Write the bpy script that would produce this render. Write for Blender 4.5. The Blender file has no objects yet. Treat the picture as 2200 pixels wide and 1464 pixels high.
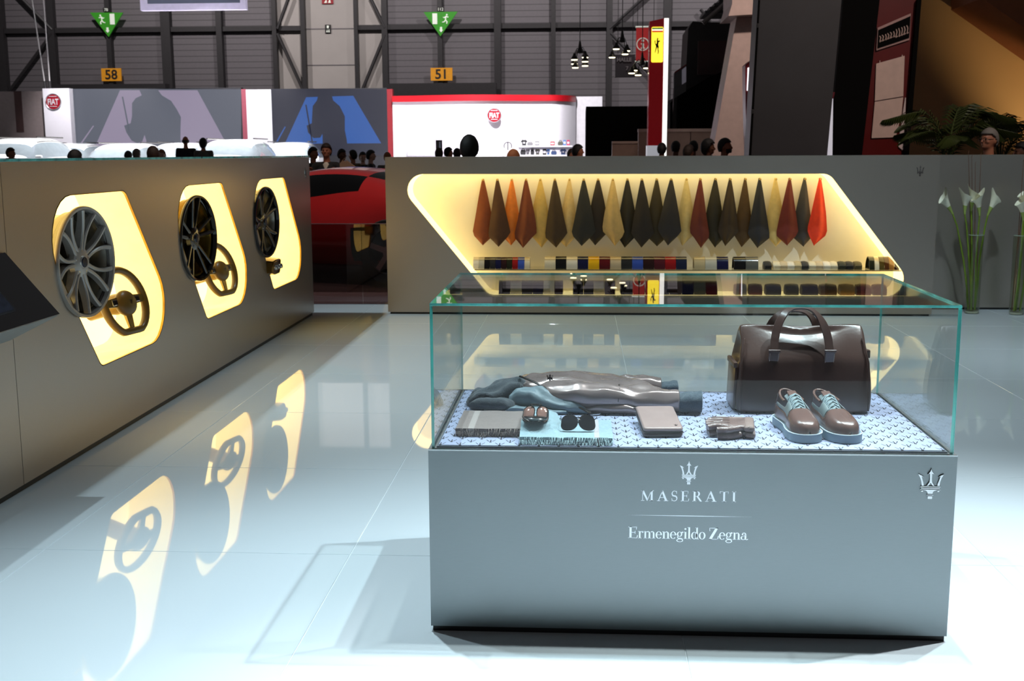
import bpy, bmesh, math, random
from mathutils import Vector, Matrix, Quaternion, noise as mnoise
from mathutils.geometry import tessellate_polygon

PI = math.pi
rnd = random.Random(7)
SC = bpy.context.scene
COL = SC.collection

# ---------------------------------------------------------------- camera
CAM_Z = 1.5127
FWD = Vector((-0.05911467, 0.98497381, -0.16227151))
RGT = Vector((0.99823391, 0.05928398, -0.00380289))
UPV = Vector((-0.00587435, 0.16220973, 0.98673882))
FPX = 2451.28
cam_data = bpy.data.cameras.new('camera')
cam_data.sensor_width = 36.0
cam_data.sensor_fit = 'HORIZONTAL'
cam_data.lens = FPX / 2200.0 * 36.0
cam_data.clip_start = 0.05
cam_data.dof.use_dof = True
cam_data.dof.focus_distance = 4.1
cam_data.dof.aperture_fstop = 9.0
cam_data.clip_end = 300
cam = bpy.data.objects.new('camera', cam_data)
COL.objects.link(cam)
cm = Matrix((RGT, UPV, -FWD)).transposed().to_4x4()
cm.translation = (0, 0, CAM_Z)
cam.matrix_world = cm
SC.camera = cam


def at(u, v, Y):
    """World point on the plane y = Y that lies behind pixel (u, v) of the 2200 x 1464 photograph."""
    d = FWD * FPX + RGT * (u - 1100) - UPV * (v - 732)
    t = Y / d.y
    return Vector((t * d.x, Y, CAM_Z + t * d.z))


def atz(u, v, Z):
    d = FWD * FPX + RGT * (u - 1100) - UPV * (v - 732)
    t = (Z - CAM_Z) / d.z
    return Vector((t * d.x, t * d.y, Z))


# ---------------------------------------------------------------- world, exposure
world = bpy.data.worlds.new('hall_ambient')
SC.world = world
world.use_nodes = True
bg = world.node_tree.nodes['Background']
bg.inputs[0].default_value = (0.95, 0.93, 0.95, 1)
bg.inputs[1].default_value = 0.05
SC.view_settings.view_transform = 'Standard'
SC.view_settings.look = 'None'
SC.view_settings.exposure = 0.0
SC.view_settings.gamma = 1.0
SC.view_settings.use_curve_mapping = False


# ---------------------------------------------------------------- lights
def spot(name, loc, tgt, power, size=60, blend=0.6, radius=0.08, color=(0.80, 0.95, 1.0)):
    d = bpy.data.lights.new(name, 'SPOT')
    d.energy = power
    d.spot_size = math.radians(size)
    d.spot_blend = blend
    d.shadow_soft_size = radius
    d.color = color
    o = bpy.data.objects.new(name, d)
    COL.objects.link(o)
    o.location = loc
    o.rotation_euler = (Vector(tgt) - Vector(loc)).to_track_quat('-Z', 'Y').to_euler()
    return o


def area(name, loc, tgt, power, sx, sy, color=(1, 1, 1)):
    d = bpy.data.lights.new(name, 'AREA')
    d.energy = power
    d.shape = 'RECTANGLE'
    d.size = sx
    d.size_y = sy
    d.color = color
    o = bpy.data.objects.new(name, d)
    COL.objects.link(o)
    o.location = loc
    o.rotation_euler = (Vector(tgt) - Vector(loc)).to_track_quat('-Z', 'Y').to_euler()
    return o


COOL = (0.73, 0.92, 1.0)
# spotlights on the truss above the stand
spot('truss_spot', (-3.6, 5.2, 7.2), (-0.9, 4.6, 0), 640, 70, 0.8, 0.06, COOL)
spot('truss_spot', (-5.1, 10.0, 7.2), (-0.9, 9.0, 0), 1300, 50, 0.6, 0.05, COOL)
spot('truss_spot', (2.6, 5.0, 7.0), (0.6, 2.6, 0), 1650, 58, 0.8, 0.05, COOL)
spot('truss_spot', (-1.5, 5.15, 7.0), (0.3, 2.1, 0), 1500, 58, 0.8, 0.05, COOL)
spot('truss_spot', (3.9, 4.6, 7.0), (2.2, 2.4, 0), 2500, 55, 0.9, 0.06, (0.9, 0.98, 1.0))
spot('truss_spot', (0.6, 4.4, 7.0), (0.35, 3.9, 0.6), 40, 24, 0.5, 0.06, (0.86, 0.96, 1.0))
spot('truss_spot', (0.9, 4.5, 7.0), (0.7, 1.9, 0), 2700, 40, 0.9, 0.06, (0.9, 0.98, 1.0))
spot('truss_spot', (2.8, 8.0, 6.5), (3.8, 10.4, 0.5), 900, 60, 0.9, 0.1, COOL)
spot('truss_spot', (4.6, 7.4, 7.0), (2.9, 6.2, 0), 550, 55, 0.9, 0.06, COOL)
spot('truss_spot', (-0.4, 9.0, 7.0), (-0.4, 7.4, 0), 600, 55, 0.9, 0.06, COOL)
# lamps of the neighbouring stand and of the hall, then two added side spots
for sx_ in (-15.8, -10.9, -1.6, -4.4):
    spot('stand_spot', (sx_, 34.4, 6.2) if sx_ < -9 else (sx_, 31.5, 8.2), (sx_ - 0.3, 38, 2.6), 1500 if sx_ < -9 else 5200, 62, 0.8, 0.12, (1, 0.96, 1.0))
for sx_ in (-13.5, -10.5, -7.5):
    spot('stage_spot', (sx_, 29.5, 9.5), (sx_, 31.5, 1.0), 15000, 60, 0.8, 0.12, (1, 1, 1))
for sx_ in (-20, -9, 2, 13):
    spot('hall_spot', (sx_, 44, 15), (sx_, 55, 6.5), 4600, 110, 0.9, 0.3, (1, 0.93, 0.92))
spot('hall_spot', (-4.6, 12.0, 8.5), (-3.4, 14.6, 0.6), 900, 60, 0.8, 0.1, (1, 0.82, 0.72))
spot('hall_spot', (-1.0, 14.5, 8.5), (-3.0, 15.5, 0.8), 600, 60, 0.8, 0.1, (1, 0.82, 0.72))
spot('added_side_spot', (6.5, 9.0, 7.5), (3.2, 14.3, 2.6), 1000, 44, 0.9, 0.2, (1, 0.82, 0.70))  # added warm lamp, brightens the grey slab, tower and red panel


spot('added_side_spot', (3.8, 15.5, 7.5), (2.4, 20.5, 2.0), 900, 46, 0.9, 0.2, (1, 0.80, 0.68))  # added warm lamp, brightens the slanted column and booth walls


# ---------------------------------------------------------------- materials
def lin(c):
    def f(x):
        x = x / 255.0
        return x / 12.92 if x <= 0.04045 else ((x + 0.055) / 1.055) ** 2.4
    return (f(c[0]), f(c[1]), f(c[2]), 1.0)


class NT:
    """Short-hand for node trees."""
    def __init__(self, mat):
        self.t = mat.node_tree

    def n(self, kind, **kw):
        x = self.t.nodes.new(kind)
        for k, v in kw.items():
            setattr(x, k, v)
        return x

    def link(self, a, b):
        self.t.links.new(a, b)

    def math(self, op, a, b=None, c=None):
        x = self.t.nodes.new('ShaderNodeMath')
        x.operation = op
        for i, v in enumerate((a, b, c)):
            if v is None:
                continue
            if isinstance(v, (int, float)):
                x.inputs[i].default_value = v
            else:
                self.t.links.new(v, x.inputs[i])
        return x.outputs[0]


MATS = {}


def mat(name, rgb, rough=0.5, metal=0.0, spec=0.5, vary=0.06, scale=8.0, bump=0.0, bscale=60.0, coat=0.0, emit=None, estr=0.0, stretch=None, aniso=0.0, sheen=0.0):
    if name in MATS:
        return MATS[name]
    m = bpy.data.materials.new(name)
    m.use_nodes = True
    T = NT(m)
    b = m.node_tree.nodes['Principled BSDF']
    c = lin(rgb)
    tc = T.n('ShaderNodeTexCoord')
    mp = T.n('ShaderNodeMapping')
    if stretch:
        mp.inputs['Scale'].default_value = stretch
    T.link(tc.outputs['Object'], mp.inputs['Vector'])
    nz = T.n('ShaderNodeTexNoise')
    nz.inputs['Scale'].default_value = scale
    nz.inputs['Detail'].default_value = 3
    T.link(mp.outputs[0], nz.inputs['Vector'])
    rp = T.n('ShaderNodeValToRGB')
    rp.color_ramp.elements[0].position = 0.3
    rp.color_ramp.elements[1].position = 0.7
    rp.color_ramp.elements[0].color = tuple(max(0, x * (1 - vary)) for x in c[:3]) + (1,)
    rp.color_ramp.elements[1].color = tuple(min(1, x * (1 + vary)) for x in c[:3]) + (1,)
    T.link(nz.outputs['Fac'], rp.inputs[0])
    T.link(rp.outputs[0], b.inputs['Base Color'])
    b.inputs['Roughness'].default_value = rough
    b.inputs['Metallic'].default_value = metal
    b.inputs['Specular IOR Level'].default_value = spec
    b.inputs['Coat Weight'].default_value = coat
    b.inputs['Coat Roughness'].default_value = 0.05
    b.inputs['Anisotropic'].default_value = aniso
    b.inputs['Sheen Weight'].default_value = sheen
    if bump > 0:
        n2 = T.n('ShaderNodeTexNoise')
        n2.inputs['Scale'].default_value = bscale
        n2.inputs['Detail'].default_value = 4
        T.link(mp.outputs[0], n2.inputs['Vector'])
        bp = T.n('ShaderNodeBump')
        bp.inputs['Strength'].default_value = bump
        bp.inputs['Distance'].default_value = 0.01
        T.link(n2.outputs['Fac'], bp.inputs['Height'])
        T.link(bp.outputs[0], b.inputs['Normal'])
    if emit is not None:
        b.inputs['Emission Color'].default_value = lin(emit)
        b.inputs['Emission Strength'].default_value = estr
    MATS[name] = m
    return m


def glass_mat(name, tint=(1, 1, 1), rough=0.0, ior=1.45, alpha_t=1.0):
    """Clear sheet: lets light straight through, reflects by the Fresnel law."""
    if name in MATS:
        return MATS[name]
    m = bpy.data.materials.new(name)
    m.use_nodes = True
    T = NT(m)
    m.node_tree.nodes.remove(m.node_tree.nodes['Principled BSDF'])
    out = m.node_tree.nodes['Material Output']
    tr = T.n('ShaderNodeBsdfTransparent')
    tr.inputs[0].default_value = (*[x * alpha_t for x in tint], 1)
    gl = T.n('ShaderNodeBsdfGlossy')
    gl.inputs['Roughness'].default_value = rough
    fr = T.n('ShaderNodeFresnel')
    geo = T.n('ShaderNodeNewGeometry')
    # the sheet does not bend the ray, so both faces reflect as from air
    T.link(T.math('ADD', T.math('MULTIPLY', geo.outputs['Backfacing'], 1.0 / ior - ior), ior), fr.inputs['IOR'])
    mx = T.n('ShaderNodeMixShader')
    T.link(fr.outputs[0], mx.inputs[0])
    T.link(tr.outputs[0], mx.inputs[1])
    T.link(gl.outputs[0], mx.inputs[2])
    T.link(mx.outputs[0], out.inputs['Surface'])
    MATS[name] = m
    return m


def emit_mat(name, rgb, strength, base=None):
    return mat(name, base or rgb, rough=0.4, emit=rgb, estr=strength, vary=0.02)


# ---------------------------------------------------------------- mesh helpers
class MB:
    """Collects polygons; build() links them as one mesh object."""
    def __init__(self):
        self.v = []
        self.f = []
        self.mi = []
        self.cur = 0

    def add(self, vs, fs):
        o = len(self.v)
        self.v += [Vector(x) for x in vs]
        for q in fs:
            self.f.append([i + o for i in q])
            self.mi.append(self.cur)
        return self

    def box(self, c, s, rot=None):
        hx, hy, hz = s[0] / 2, s[1] / 2, s[2] / 2
        vs = [Vector((x, y, z)) for x in (-hx, hx) for y in (-hy, hy) for z in (-hz, hz)]
        if rot is not None:
            vs = [rot @ x for x in vs]
        c = Vector(c)
        return self.add([x + c for x in vs], [(0, 1, 3, 2), (4, 6, 7, 5), (0, 4, 5, 1), (2, 3, 7, 6), (0, 2, 6, 4), (1, 5, 7, 3)])

    def box2(self, a, b):
        a, b = Vector(a), Vector(b)
        return self.box((a + b) / 2, [abs(b[i] - a[i]) for i in range(3)])

    def rbox(self, c, s, r=0.01, seg=2, rot=None):
        """box with rounded edges"""
        bm = bmesh.new()
        bmesh.ops.create_cube(bm, size=1.0)
        for x in bm.verts:
            x.co = Vector((x.co.x * s[0], x.co.y * s[1], x.co.z * s[2]))
        bmesh.ops.bevel(bm, geom=list(bm.edges), offset=min(r, min(s) * 0.49), segments=seg, profile=0.5, affect='EDGES')
        bm.verts.index_update()
        c = Vector(c)
        vs = [((rot @ x.co) if rot is not None else x.co) + c for x in bm.verts]
        fs = [[x.index for x in f.verts] for f in bm.faces]
        bm.free()
        return self.add(vs, fs)

    def loft(self, rings, cap0=True, cap1=True, closed=True):
        n = len(rings[0])
        vs = [p for r in rings for p in r]
        fs = []
        m = n if closed else n - 1
        for i in range(len(rings) - 1):
            for j in range(m):
                k = (j + 1) % n
                fs.append((i * n + j, i * n + k, (i + 1) * n + k, (i + 1) * n + j))
        if closed and cap0:
            fs.append(tuple(reversed(range(n))))
        if closed and cap1:
            fs.append(tuple((len(rings) - 1) * n + j for j in range(n)))
        return self.add(vs, fs)

    def tube(self, pts, rad, n=8, flat=1.0, caps=True, upref=None):
        """round (or flattened) tube along points; rad: number or list"""
        pts = [Vector(p) for p in pts]
        if isinstance(rad, (int, float)):
            rad = [rad] * len(pts)
        rings = []
        prev = None
        for i, p in enumerate(pts):
            a = pts[max(0, i - 1)]
            b = pts[min(len(pts) - 1, i + 1)]
            t = (b - a).normalized()
            if upref is not None:
                s = t.cross(Vector(upref))
            elif prev is None:
                s = t.cross(Vector((0, 0, 1)) if abs(t.z) < 0.9 else Vector((0, 1, 0)))
            else:
                s = prev - t * prev.dot(t)
            s.normalize()
            prev = s
            w = t.cross(s)
            rings.append([p + (s * math.cos(2 * PI * k / n) + w * flat * math.sin(2 * PI * k / n)) * rad[i] for k in range(n)])
        return self.loft(rings, caps, caps)

    def ribbon(self, pts, side, nrm_t):
        """strip of thickness nrm_t along pts; side: list of half-width vectors"""
        rings = []
        for i, p in enumerate(pts):
            p = Vector(p)
            a = Vector(pts[max(0, i - 1)])
            b = Vector(pts[min(len(pts) - 1, i + 1)])
            t = (b - a).normalized()
            s = Vector(side[i] if isinstance(side, list) else side)
            nn = t.cross(s).normalized() * nrm_t / 2
            rings.append([p - s - nn, p + s - nn, p + s + nn, p - s + nn])
        return self.loft(rings)

    def lathe(self, prof, n=24, c=(0, 0, 0), axis='z', a0=0.0, a1=2 * PI, cap=False):
        full = abs(a1 - a0 - 2 * PI) < 1e-6
        m = n if full else n + 1
        rings = []
        for r, h in prof:
            ring = []
            for k in range(m):
                a = a0 + (a1 - a0) * k / n
                x, y = r * math.cos(a), r * math.sin(a)
                p = {'z': (x, y, h), 'x': (h, x, y), 'y': (x, h, y)}[axis]
                ring.append(Vector(p) + Vector(c))
            rings.append(ring)
        return self.loft(rings, cap, cap, closed=full)

    def prism(self, poly, o, ux, uy, d, holes=()):
        """flat outline (2-D points) extruded by vector d; o origin, ux, uy axes; holes: outlines cut out"""
        o, ux, uy, d = Vector(o), Vector(ux), Vector(uy), Vector(d)
        P = lambda q: o + ux * q[0] + uy * q[1]
        if not holes:
            n = len(poly)
            vs = [P(q) for q in poly] + [P(q) + d for q in poly]
            fs = [tuple(range(n)), tuple(reversed(range(n, 2 * n)))]
            fs += [(i, i + n, (i + 1) % n + n, (i + 1) % n) for i in range(n)]
            return self.add(vs, fs)
        loops = [list(poly)] + [list(h) for h in holes]
        flat = [q for l in loops for q in l]
        tri = tessellate_polygon([[Vector((q[0], q[1], 0)) for q in l] for l in loops])
        n = len(flat)
        vs = [P(q) for q in flat] + [P(q) + d for q in flat]
        fs = [tuple(t) for t in tri] + [tuple(i + n for i in reversed(t)) for t in tri]
        b = 0
        for l in loops:
            m = len(l)
            fs += [(b + i, b + i + n, b + (i + 1) % m + n, b + (i + 1) % m) for i in range(m)]
            b += m
        return self.add(vs, fs)

    def sphere(self, c, r, nu=12, nv=8, rot=None):
        if isinstance(r, (int, float)):
            r = (r, r, r)
        rings = []
        c = Vector(c)
        for i in range(1, nv):
            th = PI * i / nv
            ring = []
            for k in range(nu):
                a = 2 * PI * k / nu
                p = Vector((r[0] * math.sin(th) * math.cos(a), r[1] * math.sin(th) * math.sin(a), -r[2] * math.cos(th)))
                if rot is not None:
                    p = rot @ p
                ring.append(c + p)
            rings.append(ring)
        o = len(self.v)
        self.loft(rings, False, False)
        b = Vector((0, 0, -r[2]))
        if rot is not None:
            b = rot @ b
        self.v += [c + b, c - b]
        ib, itp = len(self.v) - 2, len(self.v) - 1
        last = o + (nv - 2) * nu
        for k in range(nu):
            self.f.append([ib, o + (k + 1) % nu, o + k])
            self.mi.append(self.cur)
            self.f.append([itp, last + k, last + (k + 1) % nu])
            self.mi.append(self.cur)
        return self

    def mesh(self, name, smooth=None, fix=True):
        me = bpy.data.meshes.new(name)
        me.from_pydata([tuple(x) for x in self.v], [], self.f)
        me.polygons.foreach_set('material_index', self.mi)
        if fix:
            bm = bmesh.new()
            bm.from_mesh(me)
            bmesh.ops.recalc_face_normals(bm, faces=bm.faces)
            bm.to_mesh(me)
            bm.free()
        if smooth is not None:
            me.polygons.foreach_set('use_smooth', [True] * len(me.polygons))
            if smooth < 180:
                try:
                    me.set_sharp_from_angle(angle=math.radians(smooth))
                except Exception:
                    pass
        me.update()
        return me

    def build(self, name, m, parent=None, smooth=None, world=False, sub=0, bevel=0.0, fix=True):
        if world and parent is not None:
            mw = parent.matrix_basis
            if parent.parent is not None:
                mw = parent.parent.matrix_basis @ mw
            inv = mw.inverted()
            self.v = [inv @ x for x in self.v]
        me = self.mesh(name, smooth, fix)
        for x in (m if isinstance(m, (list, tuple)) else [m]):
            me.materials.append(x)
        ob = bpy.data.objects.new(name, me)
        COL.objects.link(ob)
        if parent is not None:
            ob.parent = parent
        if bevel > 0:
            b = ob.modifiers.new('bevel', 'BEVEL')
            b.width = bevel
            b.segments = 2
            b.limit_method = 'ANGLE'
        if sub:
            s = ob.modifiers.new('sub', 'SUBSURF')
            s.levels = s.render_levels = sub
        return ob


def tag(o, label=None, cat=None, group=None, kind=None):
    if label:
        o['label'] = label
    if cat:
        o['category'] = cat
    if group:
        o['group'] = group
    if kind:
        o['kind'] = kind
    return o


def thing(name, label, cat, loc=(0, 0, 0), rz=0.0, group=None, kind=None):
    o = bpy.data.objects.new(name, None)
    COL.objects.link(o)
    o.location = loc
    o.rotation_euler = (0, 0, rz)
    o.empty_display_size = 0.05
    o.matrix_basis = Matrix.Translation(Vector(loc)) @ Matrix.Rotation(rz, 4, 'Z')
    return tag(o, label, cat, group, kind)


def copy_tree(o, parent=None):
    c = o.copy()
    COL.objects.link(c)
    c.parent = parent
    for ch in list(o.children):
        copy_tree(ch, c)
    return c


def round_poly(pts, rad, seg=6):
    """round the corners of a 2-D outline; rad: list of radii"""
    out = []
    n = len(pts)
    for i in range(n):
        p = Vector(pts[i])
        a = Vector(pts[i - 1]) - p
        b = Vector(pts[(i + 1) % n]) - p
        r = rad[i] if isinstance(rad, (list, tuple)) else rad
        if r <= 0:
            out.append((p.x, p.y))
            continue
        al, bl = a.length, b.length
        a.normalize()
        b.normalize()
        ang = math.acos(max(-1, min(1, a.dot(b))))
        t = min(r / math.tan(ang / 2), al * 0.5, bl * 0.5)
        r2 = t * math.tan(ang / 2)
        ctr = p + (a + b).normalized() * (r2 / math.sin(ang / 2))
        s, e = p + a * t - ctr, p + b * t - ctr
        a0 = math.atan2(s.y, s.x)
        da = math.atan2(e.y, e.x) - a0
        while da > PI:
            da -= 2 * PI
        while da < -PI:
            da += 2 * PI
        for k in range(seg + 1):
            q = a0 + da * k / seg
            out.append((ctr.x + r2 * math.cos(q), ctr.y + r2 * math.sin(q)))
    return out


def font_polys(name, text, size, m, parent, o, ux, uy, depth=0.004, align='CENTER', bold=0.0, world=True, sx=1.0):
    """Sans lettering as a mesh part; o: baseline origin."""
    cu = bpy.data.curves.new(name, 'FONT')
    cu.body = text
    cu.size = size
    cu.align_x = align
    cu.extrude = depth / 2
    cu.offset = bold
    cu.resolution_u = 3
    ob = bpy.data.objects.new(name, cu)
    COL.objects.link(ob)
    dg = bpy.context.evaluated_depsgraph_get()
    me = bpy.data.meshes.new_from_object(ob.evaluated_get(dg))
    bpy.data.objects.remove(ob)
    ux, uy = Vector(ux).normalized(), Vector(uy).normalized()
    nn = ux.cross(uy)
    mw = Matrix.Identity(4)
    if world and parent is not None:
        mw = parent.matrix_basis
        if parent.parent is not None:
            mw = parent.parent.matrix_basis @ mw
    inv = mw.inverted()
    o = Vector(o)
    for v in me.vertices:
        v.co = inv @ (o + ux * v.co.x * sx + uy * v.co.y + nn * v.co.z)
    me.materials.clear()
    me.materials.append(m)
    ob = bpy.data.objects.new(name, me)
    COL.objects.link(ob)
    ob.parent = parent
    return ob

# ================================================================ materials of the stand
M_TILE = mat('floor_tile_glossy', (204, 212, 217), rough=0.025, spec=0.62, vary=0.015, scale=0.8)
M_GROUT = mat('floor_grout', (225, 232, 236), rough=0.35, vary=0.05)
M_CARPET = mat('hall_carpet', (60, 56, 56), rough=0.9, vary=0.2, scale=30)
M_ALU = mat('brushed_aluminium', (180, 170, 160), rough=0.31, metal=0.78, vary=0.03, scale=40, stretch=(1, 1, 30), spec=0.5)
M_ALU_LIGHT = mat('satin_aluminium_edge', (196, 202, 204), rough=0.25, metal=0.8, vary=0.03)
M_BLACK = mat('black_plinth', (14, 14, 15), rough=0.4)
M_GLASS = glass_mat('clear_glass', (0.985, 1.0, 0.995))
M_GEDGE = mat('green_glass_edge', (96, 190, 182), rough=0.08, spec=0.9, vary=0.5, scale=14, coat=1.0, stretch=(1, 1, 0.2))
M_NICHE = mat('niche_lining', (250, 236, 190), rough=0.5, emit=(255, 220, 130), estr=1.0)
M_LPANEL = emit_mat('lit_amber_panel', (255, 235, 168), 1.8)
M_LRIM = mat('niche_gold_rim', (196, 150, 60), rough=0.3, metal=0.6)
M_CREAM = mat('niche_cream_back', (240, 233, 218), rough=0.55, vary=0.02)
M_LED = emit_mat('amber_led_edge', (255, 230, 158), 1.95)
M_CHROME = mat('polished_chrome', (205, 208, 210), rough=0.08, metal=1.0, vary=0.02)
M_WHITEPRINT = mat('pale_print', (236, 241, 247), rough=0.36, metal=0.8, vary=0.01)


# ================================================================ marks
def trident_polys():
    """Outline pieces of the three-pronged emblem, unit height, centred on x = 0, y from 0 to 1."""
    P = []
    # centre prong with barbed tip
    P.append([(0, 1.0), (0.028, 0.90), (0.105, 0.785), (0.035, 0.815), (0.033, 0.66), (0.045, 0.55), (0.13, 0.42), (0.065, 0.42), (0.0, 0.52), (-0.065, 0.42), (-0.13, 0.42), (-0.045, 0.55), (-0.033, 0.66), (-0.035, 0.815), (-0.105, 0.785), (-0.028, 0.90)])
    # side prongs
    for s in (1, -1):
        P.append([(s * x, y) for x, y in [(0.20, 0.42), (0.275, 0.42), (0.29, 0.55), (0.33, 0.68), (0.40, 0.805), (0.30, 0.77), (0.215, 0.70), (0.275, 0.715), (0.245, 0.62), (0.215, 0.52)]])
    # cross bars
    P.append([(-0.305, 0.375), (0.305, 0.375), (0.305, 0.41), (-0.305, 0.41)])
    P.append([(-0.285, 0.325), (0.285, 0.325), (0.285, 0.362), (-0.285, 0.362)])
    P.append([(-0.31, 0.285), (-0.20, 0.285), (-0.13, 0.265), (-0.085, 0.22), (-0.075, 0.16), (0.075, 0.16), (0.085, 0.22), (0.13, 0.265), (0.20, 0.285), (0.31, 0.285), (0.31, 0.312), (-0.31, 0.312)])
    for s in (1, -1):
        P.append([(s * 0.25 + 0.04 * math.cos(2 * PI * k / 8), 0.25 + 0.026 * math.sin(2 * PI * k / 8)) for k in range(8)])
    P.append([(-0.1, 0.115), (0.1, 0.115), (0.1, 0.145), (-0.1, 0.145)])
    P.append([(-0.07, 0.0), (0.07, 0.0), (0.07, 0.1), (-0.07, 0.1)])
    return P


def polys_part(name, polys, m, parent, o, ux, uy, d, bevel=0.0):
    mb = MB()
    for p in polys:
        mb.prism(p, o, ux, uy, d)
    ob = mb.build(name, m, parent, world=True, bevel=bevel)
    return ob


# --- serif letters drawn as outline pieces (unit cap height)
def rect(x0, y0, x1, y1):
    return [(x0, y0), (x1, y0), (x1, y1), (x0, y1)]


def arc(cx, cy, rx, ry, tx, ty, a0, a1, n=14):
    """sector of an elliptic ring, thick tx at the sides, ty at top and bottom; as quads"""
    out = []
    for i in range(n):
        a, b = [math.radians(a0 + (a1 - a0) * k / n) for k in (i, i + 1)]
        out.append([(cx + rx * math.cos(a), cy + ry * math.sin(a)), (cx + rx * math.cos(b), cy + ry * math.sin(b)),
                    (cx + (rx - tx) * math.cos(b), cy + (ry - ty) * math.sin(b)), (cx + (rx - tx) * math.cos(a), cy + (ry - ty) * math.sin(a))])
    return out


def stroke(pts, w):
    out = []
    for i in range(len(pts) - 1):
        a, b = Vector(pts[i]), Vector(pts[i + 1])
        wa, wb = (w[i], w[i + 1]) if isinstance(w, (list, tuple)) else (w, w)
        t = (b - a).normalized()
        n = Vector((-t.y, t.x))
        out.append([tuple(a + n * wa / 2), tuple(b + n * wb / 2), tuple(b - n * wb / 2), tuple(a - n * wa / 2)])
    return out


def s_curve(n=26):
    pts, w = [], []
    for i in range(n + 1):
        t = i / n
        if t < 0.5:
            a = math.radians(40 + t / 0.5 * 230)
            pts.append((0.26 + 0.2 * math.cos(a), 0.735 + 0.245 * math.sin(a)))
        else:
            a = math.radians(90 - (t - 0.5) / 0.5 * 240)
            pts.append((0.26 + 0.225 * math.cos(a), 0.265 + 0.245 * math.sin(a)))
        w.append(0.05 + 0.1 * math.exp(-((t - 0.5) / 0.2) ** 2))
    return stroke(pts, w)


SF = 0.045
GLY = {}
GLY['I'] = (0.36, [rect(0.1, 0, 0.26, 1), rect(0, 0, 0.36, SF), rect(0, 1 - SF, 0.36, 1)])
GLY['T'] = (0.78, [rect(0.31, 0, 0.47, 1), rect(0.2, 0, 0.58, SF), rect(0, 1 - SF, 0.78, 1), [(0, 1), (0.05, 1), (0.06, 0.78), (0.03, 0.78)], [(0.78, 1), (0.73, 1), (0.72, 0.78), (0.75, 0.78)]])
GLY['E'] = (0.72, [rect(0.1, 0, 0.26, 1), rect(0, 0, 0.68, SF), rect(0, 1 - SF, 0.66, 1), rect(0.2, 0.49, 0.52, 0.535), rect(0.5, 0.38, 0.54, 0.64), [(0.66, 1), (0.61, 1), (0.6, 0.76), (0.63, 0.76)], [(0.72, 0.27), (0.68, 0.27), (0.62, 0.0), (0.68, 0.0)]])
GLY['R'] = (0.82, [rect(0.1, 0, 0.26, 1), rect(0, 0, 0.36, SF), rect(0, 1 - SF, 0.36, 1), rect(0.2, 0.47, 0.4, 0.515), rect(0.2, 1 - SF, 0.4, 1), [(0.34, 0.5), (0.5, 0.5), (0.84, 0.0), (0.66, 0.0)]] + arc(0.38, 0.735, 0.27, 0.265, 0.15, 0.045, -90, 90))
GLY['A'] = (0.96, [[(0.1, 0.03), (0.16, 0.03), (0.48, 0.9), (0.44, 1.0)], [(0.44, 1.0), (0.52, 1.0), (0.9, 0.03), (0.7, 0.03), (0.42, 0.8)], rect(0.24, 0.31, 0.68, 0.355), rect(0, 0, 0.28, SF), rect(0.58, 0, 0.98, SF)])
GLY['M'] = (1.12, [rect(0.13, 0, 0.18, 1), rect(0.86, 0, 1.02, 1), [(0.05, 1), (0.25, 1), (0.58, 0.24), (0.53, 0.0)], [(0.53, 0.0), (0.57, 0.0), (0.95, 1), (0.88, 1)], rect(0.02, 0, 0.3, SF), rect(0.76, 0, 1.12, SF), rect(0, 1 - SF, 0.2, 1), rect(0.9, 1 - SF, 1.12, 1)])
GLY['S'] = (0.54, s_curve() + [[(0.42, 0.98), (0.46, 0.98), (0.48, 0.72), (0.44, 0.72)], [(0.03, 0.28), (0.07, 0.28), (0.08, 0.0), (0.04, 0.0)]])
XH = 0.62
GLY['o'] = (0.50, arc(0.25, 0.31, 0.25, 0.32, 0.12, 0.035, 0, 360, 20))
GLY['e'] = (0.47, arc(0.24, 0.31, 0.24, 0.32, 0.115, 0.035, 0, 320, 18) + [rect(0.1, 0.315, 0.46, 0.35)])
GLY['n'] = (0.56, [rect(0.07, 0, 0.19, XH), rect(0.38, 0, 0.5, 0.42), rect(0, 0, 0.26, 0.035), rect(0.31, 0, 0.57, 0.035), rect(0, XH - 0.035, 0.12, XH)] + arc(0.33, 0.42, 0.17, 0.21, 0.12, 0.05, 0, 140, 8))
GLY['m'] = (0.88, [rect(0.07, 0, 0.19, XH), rect(0.38, 0, 0.5, 0.42), rect(0.69, 0, 0.81, 0.42), rect(0, 0, 0.26, 0.035), rect(0.31, 0, 0.57, 0.035), rect(0.62, 0, 0.88, 0.035), rect(0, XH - 0.035, 0.12, XH)] + arc(0.33, 0.42, 0.17, 0.21, 0.12, 0.05, 0, 140, 8) + arc(0.64, 0.42, 0.17, 0.21, 0.12, 0.05, 0, 140, 8))
GLY['r'] = (0.40, [rect(0.07, 0, 0.19, XH), rect(0, 0, 0.28, 0.035), rect(0, XH - 0.035, 0.12, XH)] + arc(0.31, 0.45, 0.14, 0.18, 0.04, 0.045, 50, 150, 6) + arc(0.35, 0.54, 0.065, 0.065, 0.065, 0.065, 0, 360, 8))
GLY['i'] = (0.26, [rect(0.07, 0, 0.19, XH), rect(0, 0, 0.26, 0.035), rect(0, XH - 0.035, 0.12, XH)] + arc(0.12, 0.87, 0.075, 0.075, 0.075, 0.075, 0, 360, 10))
GLY['l'] = (0.26, [rect(0.07, 0, 0.19, 1.02), rect(0, 0, 0.26, 0.035), rect(0, 0.985, 0.12, 1.02)])
GLY['d'] = (0.55, arc(0.23, 0.31, 0.23, 0.32, 0.115, 0.035, 0, 360, 18) + [rect(0.37, 0, 0.49, 1.02), rect(0.3, 0.985, 0.43, 1.02), rect(0.43, 0, 0.56, 0.035)])
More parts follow.
